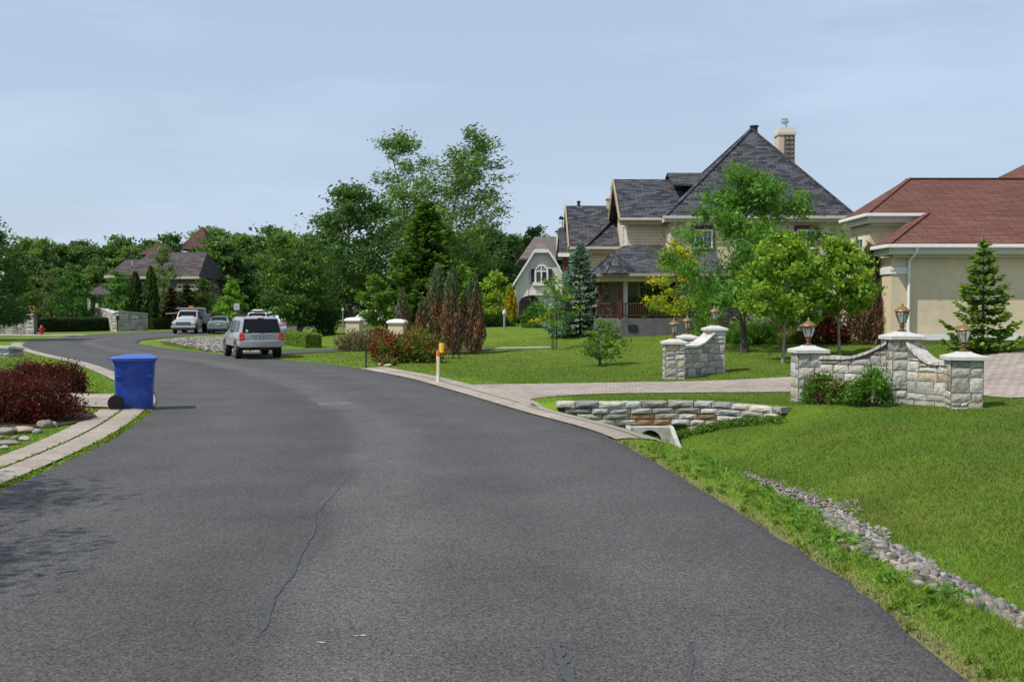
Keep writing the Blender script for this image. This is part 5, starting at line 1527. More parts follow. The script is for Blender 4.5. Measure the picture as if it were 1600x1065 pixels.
def conifer(seed, H, W, col, col2, layers=17, nb=8, needle=0.16, dens=26, cbase=.05, tip=0.9, droop=.18, gapf=0.0, trunk_r=.07, cone=0.85):
    rng = np.random.default_rng(seed); R = W/2; segs = []; P, D_, S_, CC = [], [], [], []
    ts = np.linspace(0, .985, 8); segs.append((np.c_[ts*0, ts*0, ts*H], trunk_r*(1 - ts*.93)))
    for i in range(layers):
        f = i/(layers - 1); z = H*(cbase + (.95 - cbase)*f**1.02)
        Lb = R*(1 - f*.97)**cone*(1 + rng.normal()*.07)
        n = max(4, int(nb*(1 - .35*f))); a0 = rng.uniform(0, 6.28)
        for k in range(n):
            if rng.random() < gapf: continue
            a = a0 + 6.28*k/n + rng.normal()*.18; l = Lb*rng.uniform(.72, 1.12)
            dirn = np.array([math.cos(a), math.sin(a), 0])
            up = rng.uniform(-.05, .15) + .55*f**2
            s = np.linspace(0, 1, 6)
            pts = np.array([0, 0, z])[None] + dirn[None]*(l*s)[:, None]; pts[:, 2] += l*(up*s - droop*np.sin(s*2.6)*.9 + .22*s**3)
            segs.append((pts, .016*H/4*(1 - .8*s)*(1 - .6*f)))
            m = max(5, int(dens*l/R + 4)); sv = rng.random(m*3)**.75*.97 + .03
            c = np.stack([np.interp(sv, s, pts[:, j]) for j in range(3)], 1)
            tw = np.array([-dirn[1], dirn[0], 0]); side = rng.uniform(-1, 1, m*3)
            half = (.10*R + .26*l*(1 - sv*.75))
            c = c + tw[None]*(side*half)[:, None] + rng.normal(size=c.shape)*np.array([.02, .02, .022])*R*1.2
            c[:, 2] -= np.abs(side)*half*.18
            dv = dirn[None]*.75 + tw[None]*(side*.9)[:, None] + np.array([[0, 0, .06]]); dv /= np.linalg.norm(dv, axis=1)[:, None]
            P.append(c); D_.append(dv); S_.append(needle*rng.uniform(.7, 1.4, m*3))
            new = (sv > .72) | (np.abs(side) > .8)
            q = shades(m*3, col, rng, .28, .1); q[new] = shades(int(new.sum()), col2, rng, .22, .1); CC.append(q)
    m = 14; c = np.c_[rng.normal(size=(m, 2))*.02*R, H*(.93 + .09*rng.random(m))]; P.append(c); D_.append(np.tile([[0, 0, 1.]], (m, 1)) + rng.normal(size=(m, 3))*.3); S_.append(np.full(m, needle)); CC.append(shades(m, col2, rng))
    P, D_, S_, CC = np.vstack(P), np.vstack(D_), np.concatenate(S_), np.vstack(CC); n = len(P)
    D_ /= np.linalg.norm(D_, axis=1)[:, None]
    r = rng.normal(size=(n, 3))*.45 + np.array([0, 0, 1.])
    s = np.cross(D_, r); s /= np.linalg.norm(s, axis=1)[:, None] + 1e-9
    L, Wd = S_[:, None], S_[:, None]*.30
    Q1 = np.stack([P - D_*L*.5, P + s*Wd - D_*L*.1, P + D_*L*.6, P - s*Wd - D_*L*.1], 1)
    u = np.cross(s, D_)
    Q2 = np.stack([P - D_*L*.4, P + u*Wd*.7, P + D_*L*.5, P - u*Wd*.7], 1)
    Q = np.vstack([Q1, Q2]); CC = np.vstack([CC, CC*.9])
    crown = np_mesh('crown', Q.reshape(-1, 3), np.arange(8*n).reshape(-1, 4), np.repeat(CC, 4, 0), False, 'needle')
    V, Fc = tubes_np(segs, 5)
    return np_mesh('trunk', V, Fc, None, True, 'bark'), crown

def column(seed, H, W, col_low, col_top, n=5200, leaf=.16, split=.55, rag=.18, trunk_r=.05, pw=.62, asp=.22, mat='needle', spread=.35):
    """narrow upright evergreen: sprays pointing up, browned below and green above"""
    rng = np.random.default_rng(seed); R = W/2
    u = rng.random(n)**.9; a = rng.uniform(0, 6.28, n)
    prof = np.clip(np.minimum(1, .55 + 2.4*u), 0, 1)*(1 - u**2.2)**pw
    ridge = 1 + rag*np.sin(a*3 + u*5 + seed) + rag*.7*np.sin(a*7 - u*9)
    r = R*prof*ridge*np.sqrt(rng.uniform(.25, 1.08, n))
    P = np.c_[np.cos(a)*r, np.sin(a)*r, .04*H + u*H*.95 + rng.normal(size=n)*.02*H]
    d = np.c_[np.cos(a)*spread, np.sin(a)*spread, np.ones(n)] + rng.normal(size=(n, 3))*.25
    L = leaf*rng.uniform(.6, 1.6, n)
    Q = leaf_quads(P, L, L*asp, rng, dirs=d*2.2)
    k = np.clip((u - split)/.18 + rng.normal(size=n)*.7 + .5, 0, 1)[:, None]
    c = shades(n, col_low, rng, .35, .18)*(1 - k) + shades(n, col_top, rng, .3, .1)*k
    crown = np_mesh('crown', Q.reshape(-1, 3), np.arange(4*n).reshape(-1, 4), np.repeat(c, 4, 0), False, mat)
    segs = [(np.array([[0, 0, 0], [0, 0, H*.5], [0.01, 0, H*.9]]), np.array([trunk_r, trunk_r*.7, trunk_r*.2]))]
    for i in range(12):
        an = 2.4*i; z = H*(.05 + .06*i); segs.append((np.array([[0, 0, z], [math.cos(an)*R*.4, math.sin(an)*R*.4, z + H*.10], [math.cos(an)*R*.6, math.sin(an)*R*.6, z + H*.22]]), np.array([.02, .014, .004])))
    V, Fc = tubes_np(segs, 5)
    return np_mesh('trunk', V, Fc, None, True, 'bark'), crown

def bush(seed, H, W, D=None, col=(.06, .12, .02), col2=None, mix2=0.3, n=3500, leaf=.07, asp=.5, spiky=0.0, stems=9, clumps=60, dv=.3, mat='leaf', up=0.2):
    rng = np.random.default_rng(seed); D = D or W
    k = clumps; a = rng.uniform(0, 6.28, k); el = np.arcsin(rng.uniform(-.05, 1, k)); rr = rng.uniform(.55, 1.0, k)
    lump = 1 + .16*np.sin(3*a + seed) + .1*np.sin(5*a + 2*seed)
    C = np.c_[np.cos(a)*np.cos(el)*W/2*rr*lump, np.sin(a)*np.cos(el)*D/2*rr*lump, H*(.12 + .80*np.sin(el)*rr*(1 + .12*np.sin(4*a)))]
    idx = rng.integers(0, k, n); sg = np.array([W, D, H*1.3])*.085
    g = rng.normal(size=(n, 3)); P = C[idx] + g*sg[None]
    P[:, 2] = np.abs(P[:, 2])
    out = P/np.array([W, D, H])[None]; d = out*1.2 + np.array([[0, 0, up]])
    if spiky: d = np.c_[out[:, :2]*1.5, np.full(n, spiky)]
    L = leaf*rng.uniform(.6, 1.5, n)
    Q = leaf_quads(P, L, L*asp, rng, dirs=d + rng.normal(size=(n, 3))*.5)
    c = shades(k, col, rng, dv*.6, .14)[idx]
    if col2 is not None:
        m = (rng.random(k) < mix2)[idx] | (rng.random(n) < mix2*.25); c[m] = shades(int(m.sum()), col2, rng, .25, .12)
    c = c*np.exp(rng.normal(size=(n, 1))*dv*.7)
    fol = np_mesh('foliage', Q.reshape(-1, 3), np.arange(4*n).reshape(-1, 4), np.repeat(c, 4, 0), False, mat)
    segs = []
    for i in range(stems + k//3):
        e = C[rng.integers(0, k)]; b = np.array([rng.normal()*.05*W, rng.normal()*.05*D, 0])
        m = (b*.4 + e*.6); m[2] = e[2]*.4
        segs.append((np.array([b, m, e]), np.array([.012, .008, .003])*max(1, H)))
    V, Fc = tubes_np(segs, 4)
    return np_mesh('stem', V, Fc, None, True, 'bark'), fol

def plant(name, label, cat, meshes, loc, rz=0.0, group=None, parts=('trunk', 'crown')):
    root = thing(name, label, cat, loc, rz, group)
    link_obj(parts[0], meshes[0], root); link_obj(parts[1], meshes[1], root)
    return root
SH = ('stem', 'foliage')
G_DARK, G_MID, G_LIGHT, G_YEL = (.028, .062, .014), (.045, .095, .018), (.075, .150, .022), (.125, .185, .020)

def tree_at(name, label, base, top_py, width, fn, seed, D=None, group=None, rz=0, cb=None, cat='tree', **kw):
    """base (px, py) of the foot (py None -> depth D), top py, crown width in photo pixels, cb = py of the lowest leaves"""
    if D is None: loc, p = at(*base)
    else: loc, p = atD(base[0], D)
    H = zat(top_py, loc.y) - loc.z; W = width/p
    if fn is broadleaf: kw['cb'] = (zat(cb, loc.y) - loc.z) if cb else H*.2
    m = fn(seed, H, W, **kw)
    return plant(name, label, cat, m, loc, rz, group)

# ---- trees of the right-hand front gardens
tree_at('ash_tree', 'large airy green tree with dark trunk in front of the big grey roofed house', (1162, 549), 268, 212, broadleaf, 3, cb=470, col=(.062, .140, .018), leaves=17000, leaf=.20, limbs=27, elev=30, trunk_r=.12, aspect=.34, gap=.7, droop=.30, shape=.75, dv=.28, wind=.0, subs=5)
tree_at('maple_tree', 'young bright green maple with thin grey trunk between ash tree and right house', (1226, 567), 364, 122, broadleaf, 5, cb=492, col=(.108, .190, .018), col2=(.14, .21, .02), mix2=.15, leaves=9500, leaf=.13, limbs=26, elev=35, trunk_r=.05, aspect=.75, gap=.5, bark='bark_pale')
tree_at('maple_tree', 'young yellow green maple nearest to the beige house with reddish roof', (1309, 557), 374, 112, broadleaf, 8, cb=472, col=(.112, .190, .018), col2=(.15, .21, .02), mix2=.2, leaves=8500, leaf=.13, limbs=23, elev=45, trunk_r=.05, aspect=.7, gap=.9, bark='bark_pale', shape=.8)
tree_at('golden_tree', 'small tree with yellow green feathery leaves left of the large ash', (1055, None), 378, 92, broadleaf, 12, D=46, cb=495, col=(.27, .27, .014), col2=(.10, .17, .02), mix2=.35, leaves=6000, leaf=.13, limbs=22, elev=20, trunk_r=.05, aspect=.4, gap=1.3, shape=.8, subs=4)
tree_at('blue_spruce', 'bluish green spruce beside the corner porch', (906, 525), 380, 124, conifer, 4, col=(.048, .095, .058), col2=(.150, .235, .185), layers=15, nb=10, needle=.16, dens=30, droop=.10, cbase=.03)
tree_at('spruce_tree', 'green spruce in front of the beige stucco wall at the right', (1535, 552), 374, 122, conifer, 9, col=(.045, .095, .016), col2=(.120, .200, .026), layers=12, nb=8, needle=.15, dens=28, droop=.15, cbase=.06, gapf=.08, cone=.8)
tree_at('young_tree', 'small leafy young tree alone in the middle of the lawn', (936, 571), 500, 66, broadleaf, 14, cb=556, col=(.060, .120, .018), col2=(.11, .17, .02), mix2=.2, leaves=3200, leaf=.085, limbs=22, elev=40, trunk_r=.04, aspect=.5, gap=.6, shape=.85, wind=.25)
t_ = tree_at('young_tree', 'thin staked young tree with sparse leaves left of the blue spruce', (866, 546), 432, 62, broadleaf, 17, cb=508, col=(.085, .165, .02), leaves=1500, leaf=.11, limbs=15, elev=45, trunk_r=.03, aspect=.5, gap=1.5, shape=.9, subs=4)
stk = MB(); stk.tube([(.10, -.05, 0), (.10, -.05, 2.3)], .022, 6); stk.build('stake', 'black_metal', t_, False)
stk = MB(); stk.tube([(-.10, .04, 0), (-.10, .04, 1.6)], .018, 6); stk.build('stake', 'black_metal', t_, False)
tree_at('juniper', 'tall browned juniper beside the corner of the beige stucco house', (1357, 538), 386, 62, column, 5, col_low=(.090, .050, .030), col_top=(.055, .078, .024), split=.62, n=5200, leaf=.20, rag=.2)
tree_at('twiggy_shrub', 'bare reddish twiggy shrub between blue spruce and porch base', (945, 524), 440, 34, broadleaf, 23, cb=505, cat='shrub', col=(.075, .055, .035), leaves=350, leaf=.08, limbs=24, elev=70, trunk_r=.02, gap=1, stems=4, shape=.9, bark='brown_post', subs=3)
def bush_at(label, base, top, width, seed, name='shrub', group=None, depth=.8, D=None, cat='shrub', **kw):
    loc, p = at(*base) if D is None else atD(base[0], D)
    H = zat(top, loc.y) - loc.z; W = width/p
    return plant(name, label, cat, bush(seed, H, W, W*depth, **kw), loc, 0, group, SH)
bush_at('big glossy green shrub hiding the right part of the porch base', (1018, 522), 450, 72, 31, col=(.060, .145, .018), leaf=.17, asp=.6, n=3600)
bush_at('dark green shrub under the small yellow green tree', (1042, 521), 470, 36, 30, col=(.03, .06, .014), leaf=.12, asp=.6, n=1600)
bush_at('light green shrub behind the tallest pillar beyond the driveway', (1105, 531), 468, 56, 32, col=(.10, .175, .025), leaf=.12, asp=.4, n=2200)
bush_at('rounded clump of ornamental grass at the foot of the ash, left one', (1150, 536), 514, 34, 33, name='grass_clump', cat='shrub', group='ornamental grass clumps by the ash', col=(.06, .135, .02), leaf=.30, asp=.09, n=1500, spiky=1.1)
bush_at('rounded clump of ornamental grass at the foot of the ash, right one', (1186, 537), 505, 56, 34, name='grass_clump', cat='shrub', group='ornamental grass clumps by the ash', col=(.07, .15, .02), leaf=.34, asp=.09, n=2200, spiky=1.1)
bush_at('deep red barberry shrub behind the yellow green maple', (1288, 537), 482, 74, 35, col=(.15, .028, .018), col2=(.07, .03, .014), mix2=.4, leaf=.14, n=2800)
bush_at('brown dead looking shrub behind the trunk of the bright green maple', (1215, 530), 486, 52, 36, col=(.10, .045, .03), col2=(.05, .08, .02), mix2=.3, leaf=.15, asp=.2, n=1700, spiky=.9)
bush_at('low pale yellow grassy plant at the base of the bright maple', (1226, 537), 518, 22, 37, col=(.30, .30, .08), leaf=.3, asp=.08, n=500, spiky=.8)
bush_at('small round green shrub left of the deep red barberry', (1250, 536), 516, 24, 38, col=(.06, .13, .025), leaf=.1, n=900)
bush_at('mid green bush behind the ash trunk near the house', (1160, 528), 496, 50, 39, col=(.075, .145, .02), leaf=.13, n=1600)
bush_at('tiny yellow green plant at the foot of the grey porch base', (987, 521), 512, 20, 40, col=(.16, .19, .04), leaf=.12, asp=.2, n=260)
# bush in the bend of the near gate wall: three plants grown together
bush_at('left bush before the near gate wall, reddish at its foot', (1283, 631), 578, 62, 41, depth=.75, group='bushes before the near gate wall', col=(.055, .115, .016), col2=(.11, .035, .016), mix2=.14, leaf=.06, n=4200)
bush_at('low middle bush before the near gate wall, with tan grassy tips', (1322, 632), 592, 58, 42, depth=.7, group='bushes before the near gate wall', col=(.065, .13, .018), col2=(.17, .14, .06), mix2=.12, leaf=.055, n=3600)
bush_at('right bush before the near gate wall, against its tall pillar', (1362, 634), 577, 62, 43, depth=.7, group='bushes before the near gate wall', col=(.055, .12, .016), leaf=.06, n=4200)

# ---- red barberries in the bed on the left
bar = dict(col=(.062, .011, .010), col2=(.026, .016, .010), mix2=.3, leaf=.050, asp=.5, n=9500, spiky=.7, clumps=110, dv=.4, stems=20)
bush_at('large dark red barberry in front of the bed, behind the boulders', (56, 655), 588, 118, 51, depth=1.1, group='dark red barberries in the left bed', **bar)
bush_at('dark red barberry cut by the left picture edge', (-12, 657), 583, 110, 52, depth=1.0, group='dark red barberries in the left bed', **bar)
bush_at('dark red barberry at the back of the bed nearest to the blue bin', (98, 614), 563, 66, 53, depth=.9, group='dark red barberries in the left bed', **bar)
bush_at('dark red barberry at the back of the bed, left of the one nearest the bin', (44, 614), 562, 80, 54, depth=.9, group='dark red barberries in the left bed', **bar)

# ---- garden with the beige pillars
jn = dict(col_low=(.140, .078, .046), col_top=(.070, .100, .042), leaf=.20)
JG = 'browned columnar junipers'
tree_at('juniper', 'small browned juniper left of the others, behind the right beige pillar', (629, None), 455, 26, column, 61, D=50, group=JG, split=.72, n=2200, **jn)
tree_at('juniper', 'short browned juniper at the left of the tall cluster', (662, None), 468, 30, column, 62, D=42, group=JG, split=.8, n=2600, **jn)
tree_at('juniper', 'tallest browned juniper, middle of the cluster', (685, 553), 417, 42, column, 63, group=JG, split=.62, n=5200, **jn)
tree_at('juniper', 'tall browned juniper at the right of the cluster', (707, 554), 421, 34, column, 64, group=JG, split=.62, n=4600, **jn)
tree_at('juniper', 'browned juniper standing apart right of the cluster', (740, 553), 430, 34, column, 65, group=JG, split=.68, n=4600, **jn)
bush_at('red and green spiraea shrub at the road corner, right and larger', (648, 566), 512, 88, 66, col=(.060, .105, .016), col2=(.14, .035, .018), mix2=.32, leaf=.11, n=5200, clumps=90)
bush_at('red and green spiraea shrub at the road corner, left of the larger', (603, 567), 520, 48, 67, col=(.075, .095, .016), col2=(.16, .045, .020), mix2=.45, leaf=.11, n=2800)
bush_at('dull mauve grey shrub around the left beige pillar', (556, 548), 514, 56, 68, col=(.13, .095, .075), col2=(.06, .10, .022), mix2=.35, leaf=.11, n=2800)
bush_at('dull green red shrub behind between the beige pillars', (590, 546), 508, 50, 69, col=(.07, .085, .022), col2=(.13, .05, .03), mix2=.4, leaf=.11, n=2400)
bush_at('low bright red flowering plant by the pale stones at the road', (603, 571), 558, 32, 70, name='flowering_plant', cat='plant', col=(.26, .02, .015), col2=(.05, .09, .02), mix2=.5, leaf=.10, n=700, clumps=26)
for k_, (px, py, w_) in enumerate(((595, 570, 12), (606, 571, 14))):
    boulder(px, py + 1, w_, 6, ('pale garden stone under the red flowering plant, left one', 'pale garden stone under the red flowering plant, right one')[k_], 'stone', 'garden_stone', 30 + k_, (.44, .40, .34))
    bpy.data.objects[-1] if False else None

# ---- clipped hedges: dense leaf skin over a twiggy body
def hedge(label, pts, wid, hgt, col, seed, n, leaf=.09, group=None):
    rng = np.random.default_rng(seed); P_ = [Vector((*p, tz1(*p))) for p in pts]
    c0 = P_[0].lerp(P_[-1], .5); root = thing('hedge', label, 'hedge', c0, 0, group)
    mb = MB(); rings = []
    for i, p in enumerate(P_):
        d = (P_[min(i+1, len(P_)-1)] - P_[max(i-1, 0)]).normalized(); N = Vector((d.y, -d.x, 0)).normalized()
        k = .90
        rings.append([p + N*wid/2*k*.95 + Vector((0, 0, -.05)), p + N*wid/2*k + Vector((0, 0, hgt*.85)), p + N*wid/2*k*.8 + Vector((0, 0, hgt*.96)), p - N*wid/2*k*.8 + Vector((0, 0, hgt*.96)), p - N*wid/2*k + Vector((0, 0, hgt*.85)), p - N*wid/2*k*.95 + Vector((0, 0, -.05))])
    mb.cur = tuple(np.array(col)*.7); mb.loft(rings); mb.build('branches', 'leaf', root)
    seg = np.array([(p.x, p.y, p.z) for p in P_]); s = np.r_[0, np.cumsum(np.linalg.norm(np.diff(seg, axis=0), axis=1))]
    t_ = rng.uniform(0, s[-1], n); B = np.stack([np.interp(t_, s, seg[:, j]) for j in range(3)], 1)
    d = np.stack([np.interp(np.minimum(t_ + .2, s[-1]), s, seg[:, j]) - np.interp(np.maximum(t_ - .2, 0), s, seg[:, j]) for j in range(2)], 1); d /= np.linalg.norm(d, axis=1)[:, None]; N = np.c_[d[:, 1], -d[:, 0], np.zeros(n)]
    f = rng.random(n); side = f < .62; sg = np.where(rng.random(n) < .5, 1, -1)
    lat = np.where(side, sg*wid/2*rng.uniform(.88, 1.06, n), rng.uniform(-1, 1, n)*wid/2); hh = np.where(side, rng.random(n)*hgt, hgt*rng.uniform(.93, 1.05, n))
    P = B + N*lat[:, None]; P[:, 2] += hh
    e = (f > .93); P[e] = np.where((rng.random(e.sum()) < .5)[:, None], seg[0], seg[-1]) + N[e]*(rng.uniform(-.5, .5, e.sum())*wid)[:, None] + np.c_[np.zeros((e.sum(), 2)), rng.random(e.sum())*hgt] + rng.normal(size=(e.sum(), 3))*.04
    P += .03*np.sin(P[:, :1]*7)*np.array([[0, 0, 1]])
    L = leaf*rng.uniform(.6, 1.5, n); dirs = np.where(side[:, None], N*sg[:, None], [[0, 0, 1.]])
    Q = leaf_quads(P, L, L*.5, rng, dirs=dirs*.8 + rng.normal(size=(n, 3))*.7)
    me = np_mesh('foliage', Q.reshape(-1, 3) - np.array(c0)[None], np.arange(4*n).reshape(-1, 4), np.repeat(shades(n, col, rng, .38, .15), 4, 0), False, 'leaf')
    link_obj('foliage', me, root)
    return root
def gp(px, py): return tuple(at(px, py)[0].xy)
hedge('low light green clipped hedge right of the silver four wheel drive', [gp(440, 536), gp(465, 539.5), gp(490, 543.5)], .9, .72, (.095, .155, .025), 71, 9000, .06)
hedge('long dark clipped hedge behind the red hydrant', [gp(52, 518.5), gp(100, 518), gp(176, 516)], 1.4, 1.15, (.022, .042, .014), 72, 14000, .12)
hedge('short dark clipped hedge between the pale stone wall and the truck', [gp(232, 515), gp(275, 514)], 1.3, 1.05, (.022, .040, .014), 73, 5000, .12)

# ---- middle-distance trees
tree_at('round_tree', 'dense dark green round tree right behind the silver four wheel drive', (468, 527), 388, 106, broadleaf, 81, cb=505, col=(.034, .076, .014), col2=(.085, .15, .02), mix2=.18, leaves=15000, leaf=.19, limbs=40, elev=20, trunk_r=.14, gap=.1, round_=True, stems=3, aspect=.55)
tree_at('tall_tree', 'tall dark green tree with open top left of the windblown pair', (548, None), 293, 146, broadleaf, 83, D=74, cb=462, col=(.044, .090, .019), leaves=19000, leaf=.24, limbs=36, elev=38, trunk_r=.26, gap=.25, shape=.75, wind=.03, dv=.32, sg=.12, subs=6)
tree_at('windblown_tree', 'left one of the two tall windblown trees, leaning left', (664, None), 214, 150, broadleaf, 84, D=94, sg=.085, subs=9, cb=455, col=(.064, .122, .022), col2=(.10, .15, .04), mix2=.2, leaves=15000, leaf=.30, limbs=40, elev=58, trunk_r=.18, lean=(-2.9, 0), gap=.2, wind=.18, aspect=.36, shape=.9, group='two tall windblown trees', top=.7)
tree_at('windblown_tree', 'right one of the two tall windblown trees, leaning right', (690, None), 207, 150, broadleaf, 85, D=92, sg=.085, subs=9, cb=440, col=(.064, .122, .022), col2=(.10, .15, .04), mix2=.2, leaves=16000, leaf=.30, limbs=42, elev=58, trunk_r=.2, lean=(2.0, 0), gap=.2, wind=.26, aspect=.36, shape=.85, group='two tall windblown trees', top=.7)
tree_at('larch_tree', 'layered green conifer in front of the windblown pair', (668, None), 312, 150, conifer, 86, D=66, col=(.044, .094, .018), col2=(.095, .165, .028), layers=20, nb=10, needle=.40, dens=26, droop=.10, cbase=.10, trunk_r=.16, cone=.75)
tree_at('young_tree', 'light green young tree left of the layered conifer', (588, None), 430, 62, broadleaf, 87, D=66, cb=500, col=(.080, .150, .022), leaves=3600, leaf=.20, limbs=22, gap=.7, trunk_r=.07)
tree_at('young_tree', 'pale yellow green tree right of the juniper standing apart', (775, None), 425, 58, broadleaf, 88, D=78, cb=492, col=(.14, .21, .022), leaves=4200, leaf=.22, limbs=24, gap=.6, trunk_r=.07)
tree_at('young_tree', 'bright green tree behind the tall juniper cluster', (722, None), 424, 56, broadleaf, 89, D=72, cb=500, col=(.10, .175, .022), leaves=4000, leaf=.22, limbs=24, gap=.6, trunk_r=.08)
tree_at('pine_tree', 'dark bluish pine left of the layered conifer', (618, None), 428, 44, conifer, 90, D=72, col=(.025, .055, .025), col2=(.045, .085, .04), layers=14, nb=9, needle=.36, dens=20)
tree_at('birch_tree', 'tree with dark leaning branch at the left of the pale gambrel house', (826, None), 356, 70, broadleaf, 91, D=96, cb=470, col=(.034, .072, .02), leaves=4200, leaf=.3, limbs=24, gap=1, wind=.2, trunk_r=.12, elev=50)
# ---- garden before the gambrel house
gd = [('golden yellow upright shrub at the left corner of the pale gambrel house', 797, 503, 446, 20, (.26, .20, .015), 'col'),
      ('round dark green shrub below the garage arch', 826, 505, 484, 34, (.055, .095, .02), 0), ('large green shrub before the garage door of the gambrel house', 846, 504, 466, 50, (.055, .130, .02), 0),
      ('yellow flowering low shrub in the garden before the gambrel house', 843, 510, 496, 30, (.38, .30, .015), 0), ('rust red low shrub right of the yellow flowering one', 859, 508, 490, 24, (.17, .045, .02), 0),
      ('low bright green clump at the garden edge, under the rust red shrub', 868, 518, 500, 36, (.06, .15, .022), 'sp'), ('low green clump at the garden edge, left of the bright one', 836, 518, 503, 34, (.06, .125, .025), 'sp'),
      ('pale cream flowering plant at the garden edge near the blue spruce', 877, 518, 507, 24, (.34, .36, .24), 0), ('lime green small shrub between the garden and the spruce', 884, 510, 488, 30, (.17, .21, .03), 0),
      ('wide low green shrub left of the golden upright shrub', 776, 511, 490, 44, (.055, .11, .02), 0), ('dull green mound in the garden left of the lamp post', 760, 512, 498, 34, (.05, .10, .022), 0), ('dark low hedge like shrub at the lawn edge', 790, 514, 503, 40, (.04, .09, .018), 0),
      ('bushy green tree like shrub right of the arched window', 888, 505, 440, 34, (.07, .15, .022), 0)]
for i, (lb, px, py, tp, w_, c_, kd) in enumerate(gd):
    D_ = 64 if py > 514 else (76 if tp < 489 else 69)
    loc, p = atD(px, D_); H = zat(tp, D_) - loc.z
    if kd == 'col': plant('shrub', lb, 'shrub', column(200 + i, H, w_/p, c_, (.2, .22, .03), split=.8, n=2200, leaf=.24, asp=.4, mat='leaf'), loc, 0, None)
    else: plant('shrub', lb, 'shrub', bush(200 + i, H, w_/p, w_/p*.8, col=c_, leaf=.34 if kd == 'sp' else .18, asp=.1 if kd == 'sp' else .5, n=1500, spiky=1.0 if kd == 'sp' else 0), loc, 0, None, SH)

# ---- trees on the left and around the brown roofed house
tree_at('broad_tree', 'big dark green tree cut by the left picture edge', (-28, None), 338, 150, broadleaf, 101, D=66, cb=505, col=(.032, .070, .016), leaves=14000, leaf=.22, limbs=40, trunk_r=.22, gap=.4, shape=.6, wind=.05)
lt = [('maple_tree', 'round dense maple behind the long dark hedge', 119, 95, 426, 70, (.036, .090, .016), 5200, .24, {'gap': .2}),
      ('young_tree', 'thin dull tree with visible trunk between the edge tree and the maple', 80, 96, 422, 52, (.055, .07, .028), 1500, .22, {'gap': 1.4}),
      ('young_tree', 'small green tree right beside the orange sign', 52, 97, 432, 40, (.055, .115, .018), 2200, .22, {}),
      ('bushy_tree', 'light green bushy tree before the left end of the brown roofed house', 187, 101, 424, 56, (.055, .125, .020), 4600, .24, {'gap': .3}),
      ('birch_tree', 'pale thin leaved birch before the middle of the brown roofed house', 256, 103, 386, 56, (.075, .12, .030), 3000, .24, {'gap': .9, 'elev': 55}),
      ('young_tree', 'bright yellow green young tree above the grey green car', 362, 100, 440, 48, (.10, .19, .024), 3200, .24, {'gap': .6}),
      ('young_tree', 'dull olive tree at the right end of the brown roofed house', 318, 104, 436, 44, (.05, .085, .02), 3000, .26, {'gap': .4})]
for i, (nm, lb, px, D_, tp, w_, c_, nl, lf, kw) in enumerate(lt):
    tree_at(nm, lb, (px, None), tp, w_, broadleaf, 110 + i, D=D_, cb=tp + (505 - tp)*.82, col=c_, leaves=nl, leaf=lf, limbs=26, trunk_r=.09, **kw)
tree_at('columnar_tree', 'narrow dark columnar tree, left one before the brown roofed house', (212, None), 426, 24, column, 121, D=100, col_low=(.022, .042, .013), col_top=(.028, .055, .015), n=2600, leaf=.3, asp=.5, mat='leaf', group='narrow columnar trees')
tree_at('columnar_tree', 'narrow dark columnar tree, right one before the brown roofed house', (236, None), 418, 25, column, 122, D=99, col_low=(.022, .046, .013), col_top=(.034, .07, .016), n=2800, leaf=.3, asp=.5, mat='leaf', group='narrow columnar trees')
tree_at('pine_tree', 'bushy young pine behind the truck', (293, None), 444, 48, conifer, 123, D=103, col=(.030, .050, .022), col2=(.055, .085, .035), layers=11, nb=9, needle=.5, dens=18)
tree_at('pine_tree', 'brownish young pine left of the truck, behind the short hedge', (268, None), 448, 40, conifer, 124, D=101, col=(.05, .045, .02), col2=(.085, .08, .035), layers=11, nb=9, needle=.5, dens=18)
bush_at('wide green shrub mass behind the white four wheel drives', (430, 508), 478, 90, 125, D=118, col=(.075, .135, .022), leaf=.3, n=2600)
bush_at('tall grassy green shrub behind the grey green car', (345, 508), 486, 80, 126, D=112, col=(.075, .14, .025), leaf=.5, asp=.15, n=1800, spiky=.9)
bush_at('dry tan reeds behind the grey green car', (337, 508), 480, 44, 127, D=116, name='reeds', cat='reeds', col=(.20, .15, .08), leaf=.7, asp=.06, n=700, spiky=1.4)
bush_at('dark green shrub column right of the round tree trunk', (507, 524), 470, 34, 128, col=(.028, .055, .014), leaf=.15, n=2200)
# ---- the far woods: every tree its own object, a few shapes copied
protos = []
for k, (c_, w_, sh) in enumerate((((.044, .088, .022), 7.2, .6), ((.060, .112, .026), 6.4, .7), ((.040, .078, .024), 6.8, .55), ((.078, .132, .030), 5.6, .8))):
    protos.append(broadleaf(300 + k, 11.0, w_, 1.2, c_, leaves=6500, leaf=.44, limbs=34, elev=34 + 8*k, trunk_r=.2, gap=.4, shape=sh, dv=.3))
WL = {'l': ('tall green tree in the woods left of the brown roofed house', 'woods left of the brown roofed house'),
      'm': ('tall green tree in the woods between the brown roofed house and the round tree', 'woods right of the brown roofed house'),
      'r': ('green tree in the woods between the windblown pair and the gambrel house', 'woods behind the gambrel house'),
      'c': ('low distant tree in the gap left of the windblown pair', 'distant trees in the gap')}
woods = []
rw = random.Random(17)
def top_left(px): return 378 + 5*math.sin(px*.09) + 4*math.sin(px*.23)
for px in range(30, 262, 17): woods.append(('l', px + rw.uniform(-5, 5), 132 + rw.uniform(-6, 6), top_left(px) + rw.uniform(-4, 8)))
for px in range(22, 255, 24): woods.append(('l', px + rw.uniform(-5, 5), 120 + rw.uniform(-4, 4), 412 + rw.uniform(-12, 14)))
for px in range(308, 520, 16): woods.append(('m', px + rw.uniform(-5, 5), 136 + rw.uniform(-5, 7), 366 + 6*math.sin(px*.07) + rw.uniform(-5, 8)))
